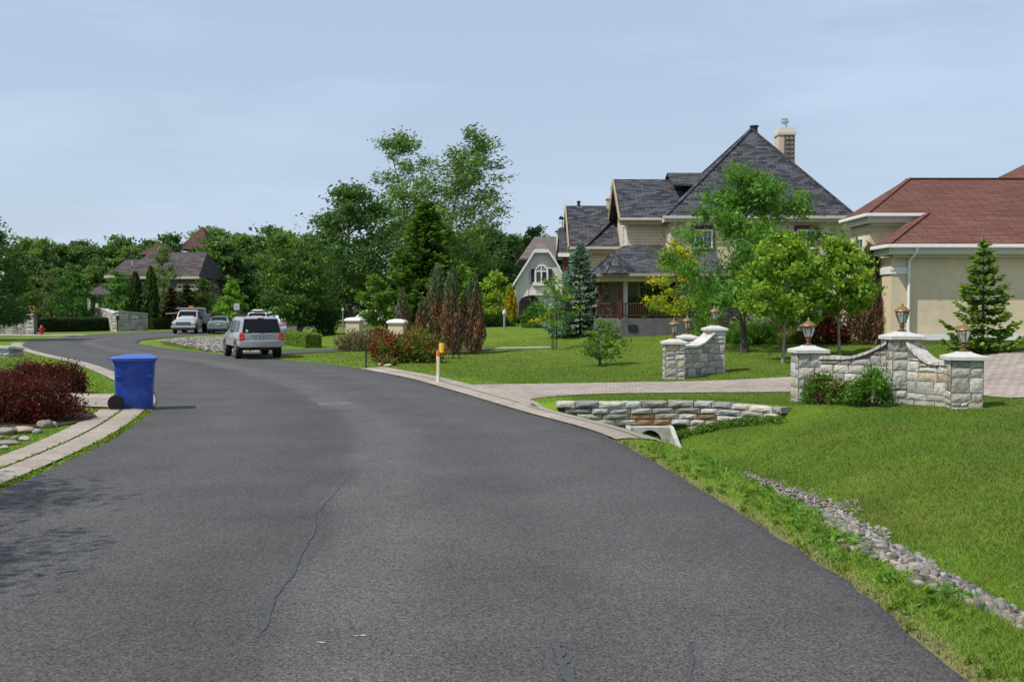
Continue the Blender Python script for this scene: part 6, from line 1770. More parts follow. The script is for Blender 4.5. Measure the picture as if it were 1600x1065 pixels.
for px in range(330, 540, 22): woods.append(('m', px + rw.uniform(-6, 6), 124 + rw.uniform(-3, 3), 405 + rw.uniform(-16, 16)))
for px in (535, 560, 586, 612, 640, 600, 628): woods.append(('c', px, 140 + rw.uniform(-8, 12), 428 + rw.uniform(-14, 8)))
for px in range(648, 860, 17): woods.append(('r', px + rw.uniform(-5, 5), 116 + rw.uniform(-5, 5), 366 + 8*math.sin(px*.06 + 2) + rw.uniform(-8, 10)))
for px in range(655, 805, 22): woods.append(('r', px + rw.uniform(-5, 5), 100 + rw.uniform(-5, 5), 412 + rw.uniform(-14, 16)))
woods += [('m', 268, 120.3, 368), ('m', 338, 120.0, 372), ('m', 352, 121.0, 385), ('l', 203, 119.5, 388)]
roots = {}
for i, (g, px, D_, tp) in enumerate(woods):
    loc, p = atD(px, D_); H = zat(tp, D_) - loc.z; s = H/11.0; k = rw.randrange(4); q = rw.uniform(.85, 1.2)
    if k not in roots:
        o = plant('woodland_tree', WL[g][0], 'tree', protos[k], loc, rw.uniform(0, 6.28), WL[g][1]); o.scale = (s*q, s*q, s); roots[k] = o
    else:
        o = dup(roots[k], loc, rw.uniform(0, 6.28), WL[g][0], (s*q, s*q, s)); o['group'] = WL[g][1]
# ---- tree just outside the picture on the left, whose shadow falls on the road
for (x, y, H_, W_, sd_) in ((-10.1, 8.8, 7.6, 4.4, 401), (-8.9, 5.9, 7.4, 4.2, 402)):
    plant('roadside_tree', ('leafy roadside tree left of the camera, farther of two', 'leafy roadside tree left of the camera, nearer of two')[sd_ - 401], 'tree', broadleaf(sd_, H_, W_, 1.6, G_MID, leaves=4200, leaf=.14, limbs=24, trunk_r=.12, gap=1.4), Vector((x, y, tz1(x, y))), 0, 'roadside trees left of the camera')

# ------------------------------------------------------------------ vehicles
class Body:
    """car body lofted over stations (y, zb, zbelt, zt, w, wt): front is +y"""
    def __init__(self, st): self.st = sorted(st)
    def at(self, y):
        ys = [s[0] for s in self.st]
        return [float(np.interp(y, ys, [s[k] for s in self.st])) for k in range(1, 6)]
    def section(self, s):
        y, zb, zm, zt, w, wt = s; h = zt - zm
        half = [(w*.80, zb), (w*.95, zb + .06), (w*.99, zb + .22*(zm - zb)), (w, zb + .62*(zm - zb)), (w*.975, zm - .03), (w*.955, zm), (w*.955 + (wt - w*.955)*.92, zm + h*.90), (wt*.93, zm + h*.985), (wt*.55, zt + .012)]
        return [(x, y, z) for x, z in half] + [(-x, y, z) for x, z in half[::-1]]
    def mesh(self):
        m = MB(); m.loft([self.section(s) for s in self.st]); return m
    def side(self, y, z):
        zb, zm, zt, w, wt = self.at(y)
        if z >= zm:
            h = max(.02, zt - zm); return w*.955 + (wt - w*.955)*.92*min(1, (z - zm)/(h*.9))
        f = (z - zb)/(zm - zb)
        return float(np.interp(f, [0, .06/(zm - zb), .22, .62, 1], [w*.8, w*.95, w*.99, w, w*.955]))
    def side_patch(self, pts, sgn, off=.008, n=1):
        m = MB(); P = [(sgn*(self.side(y, z) + off), y, z) for y, z in pts]
        c = [(p[0] - sgn*.02, p[1], p[2]) for p in P]
        m.loft([c, P] if sgn < 0 else [P, c]); return m

def flat(pts, off, back=.03):
    """thin slab whose face goes through pts pushed out along its normal"""
    P = [Vector(p) for p in pts]; N = (P[1] - P[0]).cross(P[2] - P[0]).normalized()
    m = MB(); m.loft([[p + N*(off - back) for p in P], [p + N*off for p in P]]); return m

def wheel(root, x, y, r, w, sgn, rim='alloy'):
    t_ = MB(); a = [(r*.60, -w/2), (r*.93, -w/2), (r, -w*.36), (r, w*.36), (r*.93, w/2), (r*.60, w/2)]
    t_.lathe([(q, h) for q, h in a], (x, y, r), 28, axis='x'); wo = t_.build('wheel', 'rubber', root, False, smooth=40)
    m = MB(); o = sgn*w/2
    m.lathe([(r*.62, o - sgn*.02), (r*.60, o + sgn*.006), (r*.52, o + sgn*.004), (r*.50, o - sgn*.03), (.0, o - sgn*.03)] if sgn > 0 else [(.0, o + .03), (r*.50, o + .03), (r*.52, o - .004), (r*.60, o - .006), (r*.62, o + .02)], (x, y, r), 24, axis='x')
    for k in range(5):
        a_ = 2*math.pi*k/5 + .3; c = Vector((x + o, y + math.cos(a_)*r*.30, r + math.sin(a_)*r*.30)); m.obox(c - Vector((sgn*.012, 0, 0)), (.012, 0, 0), Vector((0, math.cos(a_), math.sin(a_)))*r*.25, Vector((0, -math.sin(a_), math.cos(a_)))*r*.07)
    m.lathe([(r*.14, o - .02), (r*.13, o + sgn*.01)] if sgn > 0 else [(r*.13, o - .01), (r*.14, o + .02)], (x, y, r), 12, axis='x')
    m.build('rim', rim, wo, False)

def arch(root, B, y, r, mat='black_plastic'):
    for sgn in (-1, 1):
        pts = [(y + (r*1.17)*math.cos(a), max(.16, r + (r*1.17)*math.sin(a))) for a in np.linspace(-.35, math.pi + .35, 18)]
        B.side_patch(pts, sgn, .004).build('wheel_arch', mat, root, False)

def four_wheel_drive(name, label, loc, rz, paint, clad, detail=True, group=None, box=False):
    root = thing(name, label, 'car', loc, rz, group)
    st = [(-2.27, .60, 1.00, 1.06, .80, .78), (-2.22, .54, 1.04, 1.10, .89, .85), (-2.10, .50, 1.06, 1.48, .92, .77), (-1.99, .48, 1.07, 1.69, .925, .735), (-1.75, .47, 1.07, 1.735, .93, .735), (-.6, .45, 1.06, 1.745, .93, .74), (.2, .45, 1.05, 1.735, .93, .74), (.48, .45, 1.04, 1.69, .93, .72), (.85, .45, 1.03, 1.40, .925, .75), (1.22, .45, 1.01, 1.07, .92, .84), (1.7, .46, .97, 1.02, .905, .82), (2.05, .48, .92, .97, .88, .78), (2.22, .50, .84, .88, .82, .70), (2.30, .54, .72, .76, .74, .62)]
    B = Body(st); B.mesh().build('body', paint, root, False, smooth=32)
    # side glass
    zt = 1.60
    for sgn in (-1, 1):
        for pts in ([(.95, 1.10), (.36, 1.58), (-.12, zt), (-.12, 1.09)], [(-.22, 1.09), (-.22, zt), (-.98, zt - .01), (-.98, 1.10)], [(-1.12, 1.10), (-1.12, zt - .02), (-1.78, 1.57), (-1.92, 1.12)]):
            B.side_patch(pts if sgn > 0 else pts, sgn, .006).build('window', 'car_glass', root, False)
        for y_ in (-.17, -1.04):
            B.side_patch([(y_ + .012, .53), (y_ + .012, 1.06), (y_ - .002, 1.06), (y_ - .002, .53)], sgn, .003).build('door_gap', 'black_plastic', root, False)
        for y_ in (-.05, -.9): B.side_patch([(y_ + .02, .92), (y_ + .02, .97), (y_ + .22, .97), (y_ + .22, .92)], sgn, .03).build('door_handle', paint, root, False)
        B.side_patch([(1.0, .52), (1.0, .70), (-.95, .70), (-.95, .52)], sgn, .022).build('side_cladding', clad, root, False)
        mr = MB(); mr.obox((sgn*1.04, .72, 1.14), (.10, 0, 0), (0, .05, 0), (0, 0, .075)); mr.bar((sgn*.9, .74, 1.10), (sgn*1.0, .73, 1.12), .05); mr.build('mirror', 'black_plastic' if clad != paint else paint, root, False, bevel=.02)
        ra = MB(); ra.tube([(sgn*.60, -1.75, 1.745), (sgn*.60, -1.6, 1.80), (sgn*.61, .05, 1.815), (sgn*.61, .25, 1.755)], .022, 6); ra.build('roof_rail', 'black_plastic', root, False)
    cb = MB()
    for y_ in (-1.35, -.25): cb.bar((-.62, y_, 1.815), (.62, y_, 1.815), .06, .03)
    cb.build('cross_bar', 'black_plastic', root, False)
    # tailgate: glass, plate recess, lamps
    flat([(-.79, -2.24, 1.10), (.79, -2.24, 1.10), (.67, -2.04, 1.65), (-.67, -2.04, 1.65)], .035).build('rear_window', 'car_glass', root, False, bevel=.012)
    flat([(-.42, -2.255, .80), (.42, -2.255, .80), (.42, -2.245, 1.00), (-.42, -2.245, 1.00)], .022).build('plate_recess', 'grey_clad', root, False)
    pl = flat([(-.17, -2.262, .83), (.17, -2.262, .83), (.17, -2.252, .975), (-.17, -2.252, .975)], .034, .02); plo = pl.build('number_plate', 'cap_stone', root, False)
    pm = MB()
    for x0 in (-.125, -.085, -.045, .03, .07, .105): pm.box(x0, x0 + .024, -2.302, -2.288, .868, .94)
    pm.build('plate_marks', 'sign_blue', plo, False)
    hd = MB(); hd.box(-.46, .46, -2.30, -2.24, 1.005, 1.035); hd.build('handle_strip', paint, root, False, bevel=.01)
    wp = MB(); wp.bar((-.05, -2.285, 1.14), (.42, -2.265, 1.17), .025); wp.box(-.08, .0, -2.31, -2.23, 1.10, 1.16); wp.build('wiper', 'black_plastic', root, False)
    th = MB(); th.box(-.13, .13, -2.06, -1.96, 1.665, 1.705); th.build('brake_light', 'red_lens', root, False, bevel=.01)
    stc = MB(); stc.lathe([(.055, -2.262), (.055, -2.272), (0, -2.272)], (-.60, 0, 1.175), 14, axis='y'); stc.build('round_sticker', 'white_paint', root, False)
    bd = MB()
    for x0 in (-.70, -.65, -.60, -.55): bd.box(x0, x0 + .035, -2.262, -2.245, .80, .835)
    bd.build('badge', 'grey_metal', root, False)
    for sgn in (-1, 1):
        l = MB(); xa, xb = sgn*.70, sgn*.915; l.loft([[(xa, -2.295, .77), (xb*.985, -2.275, .77), (xb*.985, -2.02, .77), (xa, -2.1, .77)], [(xa, -2.285, .98), (xb*.98, -2.265, .98), (xb*.98, -2.02, .98), (xa, -2.1, .98)], [(xa, -2.265, 1.10), (xb*.95, -2.245, 1.10), (xb*.95, -2.02, 1.10), (xa, -2.1, 1.10)]]); lo_ = l.build('tail_light', 'red_lens', root, False, smooth=50, bevel=.012)
        a_ = MB(); a_.box(sgn*.75, sgn*.85, -2.293, -2.2, .84, .89); a_.build('indicator', 'amber_lens', lo_, False, bevel=.01)
    # bumpers
    for y0, nm in ((-2.22, 'rear_bumper'), (2.2, 'front_bumper')):
        b = MB(); s_ = -1 if y0 < 0 else 1
        prof = [(-.93, y0 - s_*.35), (-.90, y0 + s_*.06), (-.55, y0 + s_*.15), (.55, y0 + s_*.15), (.90, y0 + s_*.06), (.93, y0 - s_*.35)]
        prof = prof if s_ < 0 else prof[::-1]
        b.loft([[(x*.95, y, .50) for x, y in prof], [(x, y, .57) for x, y in prof], [(x*1.01, y, .68) for x, y in prof], [(x*.99, y, .755) for x, y in prof], [(x*.97, y - s_*.04, .77) for x, y in prof]]); b.build(nm, clad, root, False, smooth=35)
    mf = MB(); mf.box(-.22, .22, -2.30, -2.05, .40, .56); mf.build('tow_guard', 'black_plastic', root, False)
    ub = MB(); ub.box(-.70, .70, -1.9, 1.9, .36, .50); ub.build('underbody', 'black_plastic', root, False)
    # front: windscreen, grille, lamps
    flat([(.72, 1.19, 1.075), (-.72, 1.19, 1.075), (-.62, .52, 1.67), (.62, .52, 1.67)], .022).build('windscreen', 'car_glass', root, False)
    g = MB()
    for k in range(7): g.box(-.39 + .115*k, -.39 + .115*k + .08, 2.24, 2.30, .60, .80)
    g.build('grille', 'black_plastic', root, False)
    for sgn in (-1, 1):
        h = MB(); h.box(sgn*.50, sgn*.74, 2.16, 2.27, .62, .78); h.build('headlight', 'clear_lens', root, False, bevel=.02)
    for y_ in (-1.36, 1.33):
        arch(root, B, y_, .385)
        for sgn in (-1, 1): wheel(root, sgn*.80, y_, .385, .26, sgn)
    if box:
        c = MB(); c.loft([[(-.40, -1.3, 1.83), (.40, -1.3, 1.83), (.40, .5, 1.83), (-.40, .5, 1.83)], [(-.42, -1.3, 1.92), (.42, -1.3, 1.92), (.42, .55, 1.92), (-.42, .55, 1.92)], [(-.36, -1.1, 1.98), (.36, -1.1, 1.98), (.36, .2, 1.98), (-.36, .2, 1.98)]]); c.build('roof_box', paint, root, False, bevel=.04)
    return root

c_, p_ = at(402, 562.5)
o = four_wheel_drive('four_wheel_drive', 'silver four wheel drive seen from behind at the right road edge', (xat(401, 42.6) - .62, 44.2, .012), math.radians(24.5), 'silver_paint', 'grey_clad')
w1, _ = atD(402, 84)
four_wheel_drive('four_wheel_drive', 'white four wheel drive facing the camera, roof showing over the silver one', (xat(403, 84), 84, .02), math.radians(180 + 8), 'white_car_paint', 'white_car_paint', box=True)
four_wheel_drive('four_wheel_drive', 'white car behind the white four wheel drive, partly hidden by the round tree', (xat(428, 90), 90, .02), math.radians(180 + 10), 'white_car_paint', 'white_car_paint')

def saloon():
    D = 83.0; root = thing('saloon_car', 'grey green saloon car seen from behind beyond the stone bank', 'car', (xat(333, D), D + 2.2, .012), math.radians(10))
    st = [(-2.30, .42, .80, .84, .74, .66), (-2.22, .34, .92, .96, .84, .72), (-1.95, .30, .96, 1.02, .875, .72), (-1.62, .28, .97, 1.06, .885, .66), (-1.1, .27, .96, 1.36, .89, .60), (-.7, .27, .95, 1.43, .89, .60), (.2, .27, .94, 1.44, .89, .60), (.5, .27, .93, 1.38, .89, .61), (1.25, .28, .92, .96, .88, .74), (1.9, .3, .82, .86, .85, .70), (2.2, .34, .70, .73, .78, .62), (2.3, .4, .6, .63, .7, .55)]
    B = Body(st); B.mesh().build('body', 'green_grey_paint', root, False, smooth=35)
    flat([(-.62, -1.62, 1.05), (.62, -1.62, 1.05), (.55, -1.08, 1.37), (-.55, -1.08, 1.37)], .018).build('rear_window', 'car_glass', root, False)
    flat([(.66, 1.22, .95), (-.66, 1.22, .95), (-.55, .52, 1.37), (.55, .52, 1.37)], .018).build('windscreen', 'car_glass', root, False)
    for sgn in (-1, 1):
        for pts in ([(.85, .98), (.38, 1.33), (-.12, 1.36), (-.12, .98)], [(-.2, .98), (-.2, 1.36), (-.8, 1.35), (-1.25, 1.05), (-1.25, .99)]): B.side_patch(pts, sgn, .006).build('window', 'car_glass', root, False)
        l = MB(); l.loft([[(sgn*.42, -2.31, .70), (sgn*.83, -2.2, .70), (sgn*.87, -1.98, .72), (sgn*.42, -2.1, .72)], [(sgn*.42, -2.26, .90), (sgn*.82, -2.17, .90), (sgn*.86, -1.96, .90), (sgn*.42, -2.1, .90)]]); l.build('tail_light', 'red_lens', root, False, bevel=.015)
        mr = MB(); mr.obox((sgn*.98, .62, 1.0), (.09, 0, 0), (0, .05, 0), (0, 0, .06)); mr.build('mirror', 'green_grey_paint', root, False, bevel=.02)
    pl = MB(); pl.box(-.17, .17, -2.33, -2.27, .72, .84); pl.build('number_plate', 'cap_stone', root, False)
    b = MB(); b.box(-.80, .80, -2.37, -2.15, .36, .58); b.build('rear_bumper', 'green_grey_paint', root, False, bevel=.06)
    d = MB(); d.box(-.7, .7, -1.9, 1.9, .18, .3); d.build('underbody', 'black_plastic', root, False)
    for y_ in (-1.33, 1.35):
        arch(root, B, y_, .31)
        for sgn in (-1, 1): wheel(root, sgn*.77, y_, .31, .2, sgn)
saloon()

def truck():
    D = 83.5; root = thing('dump_truck', 'pale silver pickup cab dump truck facing the camera on the far road', 'truck', (xat(281, D), D + 2.6, .012), math.radians(180 + 7))
    st = [(-.55, .55, 1.10, 1.85, .90, .72), (-.45, .50, 1.12, 1.92, .95, .74), (.45, .50, 1.12, 1.93, .95, .74), (.75, .50, 1.12, 1.86, .95, .74), (1.35, .52, 1.12, 1.22, .95, .84), (2.1, .54, 1.08, 1.15, .94, .80), (2.55, .56, 1.0, 1.06, .92, .76), (2.72, .60, .92, .96, .90, .72)]
    st = [(y, zb, zm, zt, w, wt) for y, zb, zm, zt, w, wt in st]
    B = Body(st); B.mesh().build('cab', 'silver_paint', root, False, smooth=30)
    flat([(.76, 1.33, 1.20), (-.76, 1.33, 1.20), (-.66, .80, 1.82), (.66, .80, 1.82)], .022).build('windscreen', 'car_glass', root, False)
    for sgn in (-1, 1):
        B.side_patch([(1.05, 1.17), (.62, 1.76), (-.25, 1.79), (-.25, 1.17)], sgn, .008).build('window', 'car_glass', root, False)
        mr = MB(); mr.box(sgn*1.02, sgn*1.22, .98, 1.06, 1.12, 1.42); mr.bar((sgn*.93, 1.0, 1.2), (sgn*1.05, 1.02, 1.2), .04); mr.build('mirror', 'black_plastic', root, False, bevel=.02)
        h = MB(); h.box(sgn*.58, sgn*.90, 2.66, 2.78, .80, .96); h.build('headlight', 'clear_lens', root, False, bevel=.02)
        a_ = MB(); a_.box(sgn*.60, sgn*.90, 2.66, 2.775, .72, .785); a_.build('indicator', 'amber_lens', root, False)
    g = MB(); g.box(-.56, .56, 2.68, 2.775, .70, .97); go = g.build('grille', 'black_plastic', root, False)
    g = MB()
    for k in range(3): g.box(-.55, .55, 2.77, 2.79, .74 + .08*k, .765 + .08*k)
    g.build('grille_bar', 'alloy', go, False)
    b = MB(); b.box(-.97, .97, 2.60, 2.90, .46, .66); b.build('front_bumper', 'grey_clad', root, False, bevel=.05)
    b = MB(); b.box(-.75, .75, 2.60, 2.88, .30, .455); b.build('valance', 'black_plastic', root, False)
    ch = MB(); ch.box(-.55, .55, -3.6, 2.3, .42, .60); ch.build('chassis', 'black_plastic', root, False)
    bx = MB(); z0, z1 = .92, 1.62
    bx.box(-1.10, 1.10, -3.7, -.72, z0, z0 + .10); bx.box(-1.10, -1.02, -3.7, -.72, z0 + .1, z1); bx.box(1.02, 1.10, -3.7, -.72, z0 + .1, z1); bx.box(-1.02, 1.02, -.80, -.72, z0 + .1, z1 + .42); bx.box(-1.02, 1.02, -3.7, -3.62, z0 + .1, z1); 
    bx.box(-1.14, 1.14, -.78, -.40, z1 + .42, z1 + .52)
    for k in range(5):
        for sgn in (-1, 1): bx.box(sgn*1.101, sgn*1.15, -3.6 + .68*k, -3.5 + .68*k, z0, z1)
    bx.build('dump_body', 'grey_clad', root, False)
    lb = MB(); lb.box(-.20, .16, -.62, -.46, z1 + .521, z1 + .66); lb.build('beacon', 'orange_paint', root, False, bevel=.03)
    pk = MB(); pk.bar((1.0, -3.4, 1.72), (2.6, -3.1, 1.62), .10, .12); pk.build('plank', 'tan_trim', root, False)
    arch(root, B, 1.85, .40)
    for sgn in (-1, 1): wheel(root, sgn*.84, 1.85, .40, .24, sgn, 'white_paint'); wheel(root, sgn*.86, -2.2, .40, .42, sgn, 'grey_metal')
truck()

def van():
    D = 104.0; root = thing('van', 'white van parked far off behind the beige pillars', 'car', (xat(582, D), D, tz1(xat(582, D), D) + .012), math.radians(98))
    st = [(-2.4, .4, 1.05, 1.5, .85, .75), (-2.3, .35, 1.1, 1.78, .92, .76), (-1.5, .32, 1.1, 1.86, .95, .78), (.6, .32, 1.08, 1.86, .95, .78), (1.0, .32, 1.06, 1.76, .95, .77), (1.8, .33, 1.02, 1.12, .94, .80), (2.35, .36, .85, .90, .88, .70), (2.5, .45, .7, .74, .8, .6)]
    B = Body(st); B.mesh().build('body', 'white_car_paint', root, False, smooth=35)
    for sgn in (-1, 1):
        for pts in ([(1.5, 1.12), (1.0, 1.68), (.4, 1.72), (.4, 1.12)], [(.25, 1.12), (.25, 1.72), (-.75, 1.72), (-.75, 1.12)], [(-.9, 1.12), (-.9, 1.72), (-2.0, 1.7), (-2.1, 1.13)]): B.side_patch(pts, sgn, .008).build('window', 'car_glass', root, False)
    for y_ in (-1.5, 1.6):
        arch(root, B, y_, .35)
        for sgn in (-1, 1): wheel(root, sgn*.82, y_, .35, .22, sgn)
van()

# ------------------------------------------------------------------ street furniture
def simple(name, label, cat, loc, pieces, rz=0.0, group=None):
    root = thing(name, label, cat, loc, rz, group)
    for nm, mb, mt, kw in pieces: mb.build(nm, mt, root, False, **kw)
    return root
# hydrant
c, p = at(65, 519.5); c = Vector((xat(65, 79.0), 79.0, tz1(xat(65, 79.0), 79.0)))
k = 1.0
b = MB(); b.lathe([(.17, 0), (.17, .04), (.11, .05), (.11, .50), (.15, .52), (.15, .56), (.13, .58), (.12, .66), (.07, .74), (.03, .76), (.03, .82), (0, .82)], n=18, cap=False)
a1 = MB(); a1.lathe([(.07, -.24), (.075, -.20), (.06, -.2), (.06, .2), (.075, .2), (.07, .24)], (0, 0, .42), 12, axis='x')
a2 = MB(); a2.lathe([(.09, -.22), (.095, -.16), (.07, -.16), (.07, 0)], (0, 0, .36), 12, axis='y')
simple('fire_hydrant', 'red fire hydrant on the grass before the long dark hedge', 'hydrant', c, [('barrel', b, 'hydrant_red', {'smooth': 40}), ('side_cap', a1, 'hydrant_red', {'smooth': 40}), ('front_cap', a2, 'hydrant_red', {'smooth': 40})])
# orange sign on a post
D = 90.0; c = Vector((xat(48, D), D, tz1(xat(48, D), D)))
zt = zat(490, D); zs0, zs1 = zat(487.5, D) - c.z, zat(478, D) - c.z; wx = 6.5/ (F/D)
post = MB(); post.tube([(0, .03, 0), (0, .03, zs1 - .02)], .035, 8)
pan = MB(); pan.box(-.02, wx*.9, -.02, .0, zs0, zs1)
arr = MB(); m_ = wx*.44; zc = (zs0 + zs1)/2; arr.box(m_ - .035, m_ + .035, -.03, -.022, zs0 + .08, zs1 - .10); arr.box(m_ - .14, m_ + .14, -.029, -.021, zc - .03, zc + .04); arr.prism([(m_ - .12, -.028, zs1 - .16), (m_ + .12, -.028, zs1 - .16), (m_, -.028, zs1 - .05)], (0, .006, 0))
simple('road_sign', 'small orange sign with a black arrow symbol beside the pale stone wall', 'sign', c, [('post', post, 'grey_metal', {}), ('panel', pan, 'sign_orange', {}), ('symbol', arr, 'black_plastic', {})])
# pale grey notice board on a post
D = 96.0; c = Vector((xat(370, D), D, tz1(xat(370, D), D)))
z0, z1 = zat(484, D) - c.z, zat(474, D) - c.z
post = MB(); post.tube([(0, .04, 0), (0, .04, z1)], .06, 8)
pan = MB(); pan.box(-.26, .26, -.03, .0, z0, z1)
ln = MB()
for q in range(3): ln.box(-.18, .18, -.036, -.031, z0 + .12 + .14*q, z0 + .17 + .14*q)
simple('road_sign', 'pale grey square sign on a brown post behind the silver four wheel drive', 'sign', c, [('post', post, 'brown_post', {}), ('panel', pan, 'cap_stone', {}), ('lines', ln, 'grey_metal', {})])
D = 92.0; c = Vector((xat(321, D), D, tz1(xat(321, D), D)))
post = MB(); post.tube([(0, 0, 0), (0, 0, zat(484, D) - c.z)], .06, 8); capm = MB(); capm.lathe([(.07, 0), (.08, .06), (0, .12)], (0, 0, zat(484, D) - c.z), 8, cap=False)
simple('post', 'thin grey post left of the grey green saloon car', 'post', c, [('shaft', post, 'grey_metal', {}), ('top', capm, 'grey_metal', {})])
# red, pale and blue lawn sign by the car
D = 46.0; c = Vector((xat(440, D), D, tz1(xat(440, D), D))); x0, x1 = xat(432.5, D) - c.x, xat(447.5, D) - c.x; za, zb_ = zat(518, D) - c.z, zat(503, D) - c.z; h = zb_ - za
bd = MB(); bd.prism([(x0, 0, za), (x1, 0, za + .03), (x1, 0, zb_), (x0, 0, zb_ - .06)], (0, .012, 0))
rd = MB(); rd.prism([(x0 + .01, -.006, zb_ - .05 - h*.36), (x1 - .01, -.006, zb_ - h*.34), (x1 - .01, -.006, zb_ - .01), (x0 + .01, -.006, zb_ - .065)], (0, .004, 0))
bl = MB(); bl.prism([(x0 + .01, -.006, za + .01), (x1 - .01, -.006, za + .04), (x1 - .01, -.006, za + h*.32), (x0 + .01, -.006, za + h*.28)], (0, .004, 0))
wt = MB()
for q, (a, b_) in enumerate(((.08, .20), (.23, .33), (.36, .52), (.56, .64), (.72, .82))):
    xa, xb = x0 + (x1 - x0)*a, x0 + (x1 - x0)*b_; z_ = zb_ - h*.26; wt.box(xa, xb, -.012, -.007, z_, z_ + h*.10)
for q, (a, b_) in enumerate(((.14, .30), (.36, .52), (.58, .80))):
    xa, xb = x0 + (x1 - x0)*a, x0 + (x1 - x0)*b_; wt.box(xa, xb, -.012, -.007, za + h*.14, za + h*.20)
lg = MB(); 
for q in (.18, .82): lg.tube([(x0 + (x1 - x0)*q, .02, 0), (x0 + (x1 - x0)*q, .02, za + .05)], .012, 6)
simple('lawn_sign', 'red, pale and blue lawn sign right of the silver four wheel drive', 'sign', c, [('board', bd, 'sign_pale', {}), ('red_band', rd, 'sign_red', {}), ('blue_band', bl, 'sign_blue', {}), ('lettering', wt, 'white_paint', {}), ('legs', lg, 'grey_metal', {})])
# white marker post with orange band, and a grey rod with a yellow box
c, p = at(684.5, 597); h = 48/p
a = MB(); a.lathe([(.046, 0), (.044, h*.85), (.04, h*.85)], n=12, cap=True)
o_ = MB(); o_.lathe([(.046, h*.85), (.046, h), (.04, h + .03), (0, h + .035)], n=12, cap=False)
y_ = MB(); y_.box(-.050, -.03, -.045, .045, h*.30, h*.78)
simple('marker_post', 'white marker post with orange top at the lawn edge by the road', 'post', c, [('shaft', a, 'white_paint', {'smooth': 40}), ('orange_top', o_, 'orange_paint', {'smooth': 40}), ('yellow_strip', y_, 'yellow_paint', {})])
c2, p2 = at(687, 595); h2 = 58/p2
r_ = MB(); r_.tube([(0, 0, 0), (-.01, 0, h2)], .018, 8)
bx = MB(); bx.loft([[(q*math.cos(2*math.pi*k/14), q*math.sin(2*math.pi*k/14)*.7, z_) for k in range(14)] for q, z_ in ((.066, h2 - .25), (.07, h2 - .24), (.07, h2 + .0), (.06, h2 + .02))])
simple('marker_rod', 'thin grey rod carrying a yellow box behind the white marker post', 'post', c2, [('rod', r_, 'grey_metal', {}), ('yellow_box', bx, 'yellow_paint', {})])
bpy.data.objects['yellow_box'].location = (.06, 0, 0)
c, p = at(572, 576); s_ = MB(); s_.tube([(0, 0, 0), (0, 0, 27/p)], .03, 6); k_ = MB(); k_.lathe([(.035, 27/p), (.035, 27/p + .02), (0, 27/p + .025)], n=8, cap=False)
simple('stake', 'short black stake at the road edge before the red green shrubs', 'stake', c, [('shaft', s_, 'black_metal', {}), ('cap', k_, 'black_metal', {})])
c, p = at(712, 561); xl_, xr_ = -4.5/p, 5.0/p; s_ = MB(); s_.tube([(xl_, .05, 0), (xl_, .05, 42/p)], .022, 6); s2 = MB(); s2.tube([(xr_, -.02, 0), (xr_, -.02, 68/p)], .022, 6); s3 = MB(); s3.bar((xl_, .02, 38/p), (xr_, .02, 38/p), .025)
simple('plant_hanger', 'black two legged garden stake with crossbar beside the juniper cluster', 'stake', c, [('rod', s_, 'black_metal', {}), ('rod', s2, 'black_metal', {}), ('crossbar', s3, 'black_metal', {})])

# beige pillars with small black lamps
def small_lamp(root, z, s=1.0):
    b = MB(); b.lathe([(.08*s, z), (.03*s, z + .05*s), (.03*s, z + .16*s), (.06*s, z + .19*s)], n=10); b.build('lamp_base', 'black_metal', root, False, smooth=40)
    g = MB(); g.lathe([(.06*s, z + .19*s), (.11*s, z + .42*s)], n=6); g.build('lamp_glass', 'lamp_glass', root, False)
    f = MB()
    for k in range(6):
        a = 2*math.pi*k/6; f.tube([(.064*s*math.cos(a), .064*s*math.sin(a), z + .19*s), (.115*s*math.cos(a), .115*s*math.sin(a), z + .42*s)], .010*s, 4)
    f.lathe([(.15*s, z + .42*s), (.12*s, z + .49*s), (.05*s, z + .54*s), (.02*s, z + .58*s), (0, z + .62*s)], n=12, cap=False); f.build('lamp_frame', 'black_metal', root, False)
def beige_pillar(px, D, w_px, cap_top, label, rz, plaque=False):
    loc, p = atD(px, D); h = zat(cap_top + 6, D) - loc.z; s = w_px/p/2
    root = thing('gate_pillar', label, 'pillar', loc, rz, 'beige gate pillars with black lamps')
    b = MB(); b.box(-s, s, -s, s, -.2, h); b.build('shaft', 'beige_stucco', root, False, bevel=.02)
    k = s + .07; c = MB(); c.loft([[(a*r, b_*r, z) for a, b_ in ((-1,-1),(1,-1),(1,1),(-1,1))] for r, z in ((s + .01, h), (k, h + .03), (k, h + .11), (k*.75, h + .18), (k*.3, h + .22))]); c.build('cap', 'white_paint', root, False, bevel=.02)
    small_lamp(root, h + .22, 1.0)
    if plaque:
        q = MB(); q.box(-s - .02, -s - .003, -.12, .12, h*.42, h*.70); q.build('plaque', 'black_plastic', root, False)
beige_pillar(554, 51.5, 22, 496.5, 'left beige pillar with white cap and black lamp', math.radians(-8))
beige_pillar(621, 45.5, 24, 500, 'right beige pillar with white cap, black lamp and dark plaque', math.radians(-8), True)
# two slim garden lamps
for px, D, tp, lb in ((788, 62, 484, 'white topped garden lamp post left of the golden upright shrub'), (536, 98, 481, 'slim white lamp post on the far lawn by the round tree')):
    loc, p = atD(px, D); h = zat(tp, D) - loc.z
    a = MB(); a.tube([(0, 0, 0), (0, 0, h - .3)], .06, 8); b = MB(); b.lathe([(.07, h - .30), (.11, h - .26), (.11, h - .06), (.04, h + .02), (0, h + .03)], n=10, cap=False)
    simple('garden_lamp', lb, 'lamp', loc, [('shaft', a, 'grey_metal', {}), ('head', b, 'cap_stone', {'smooth': 40})])

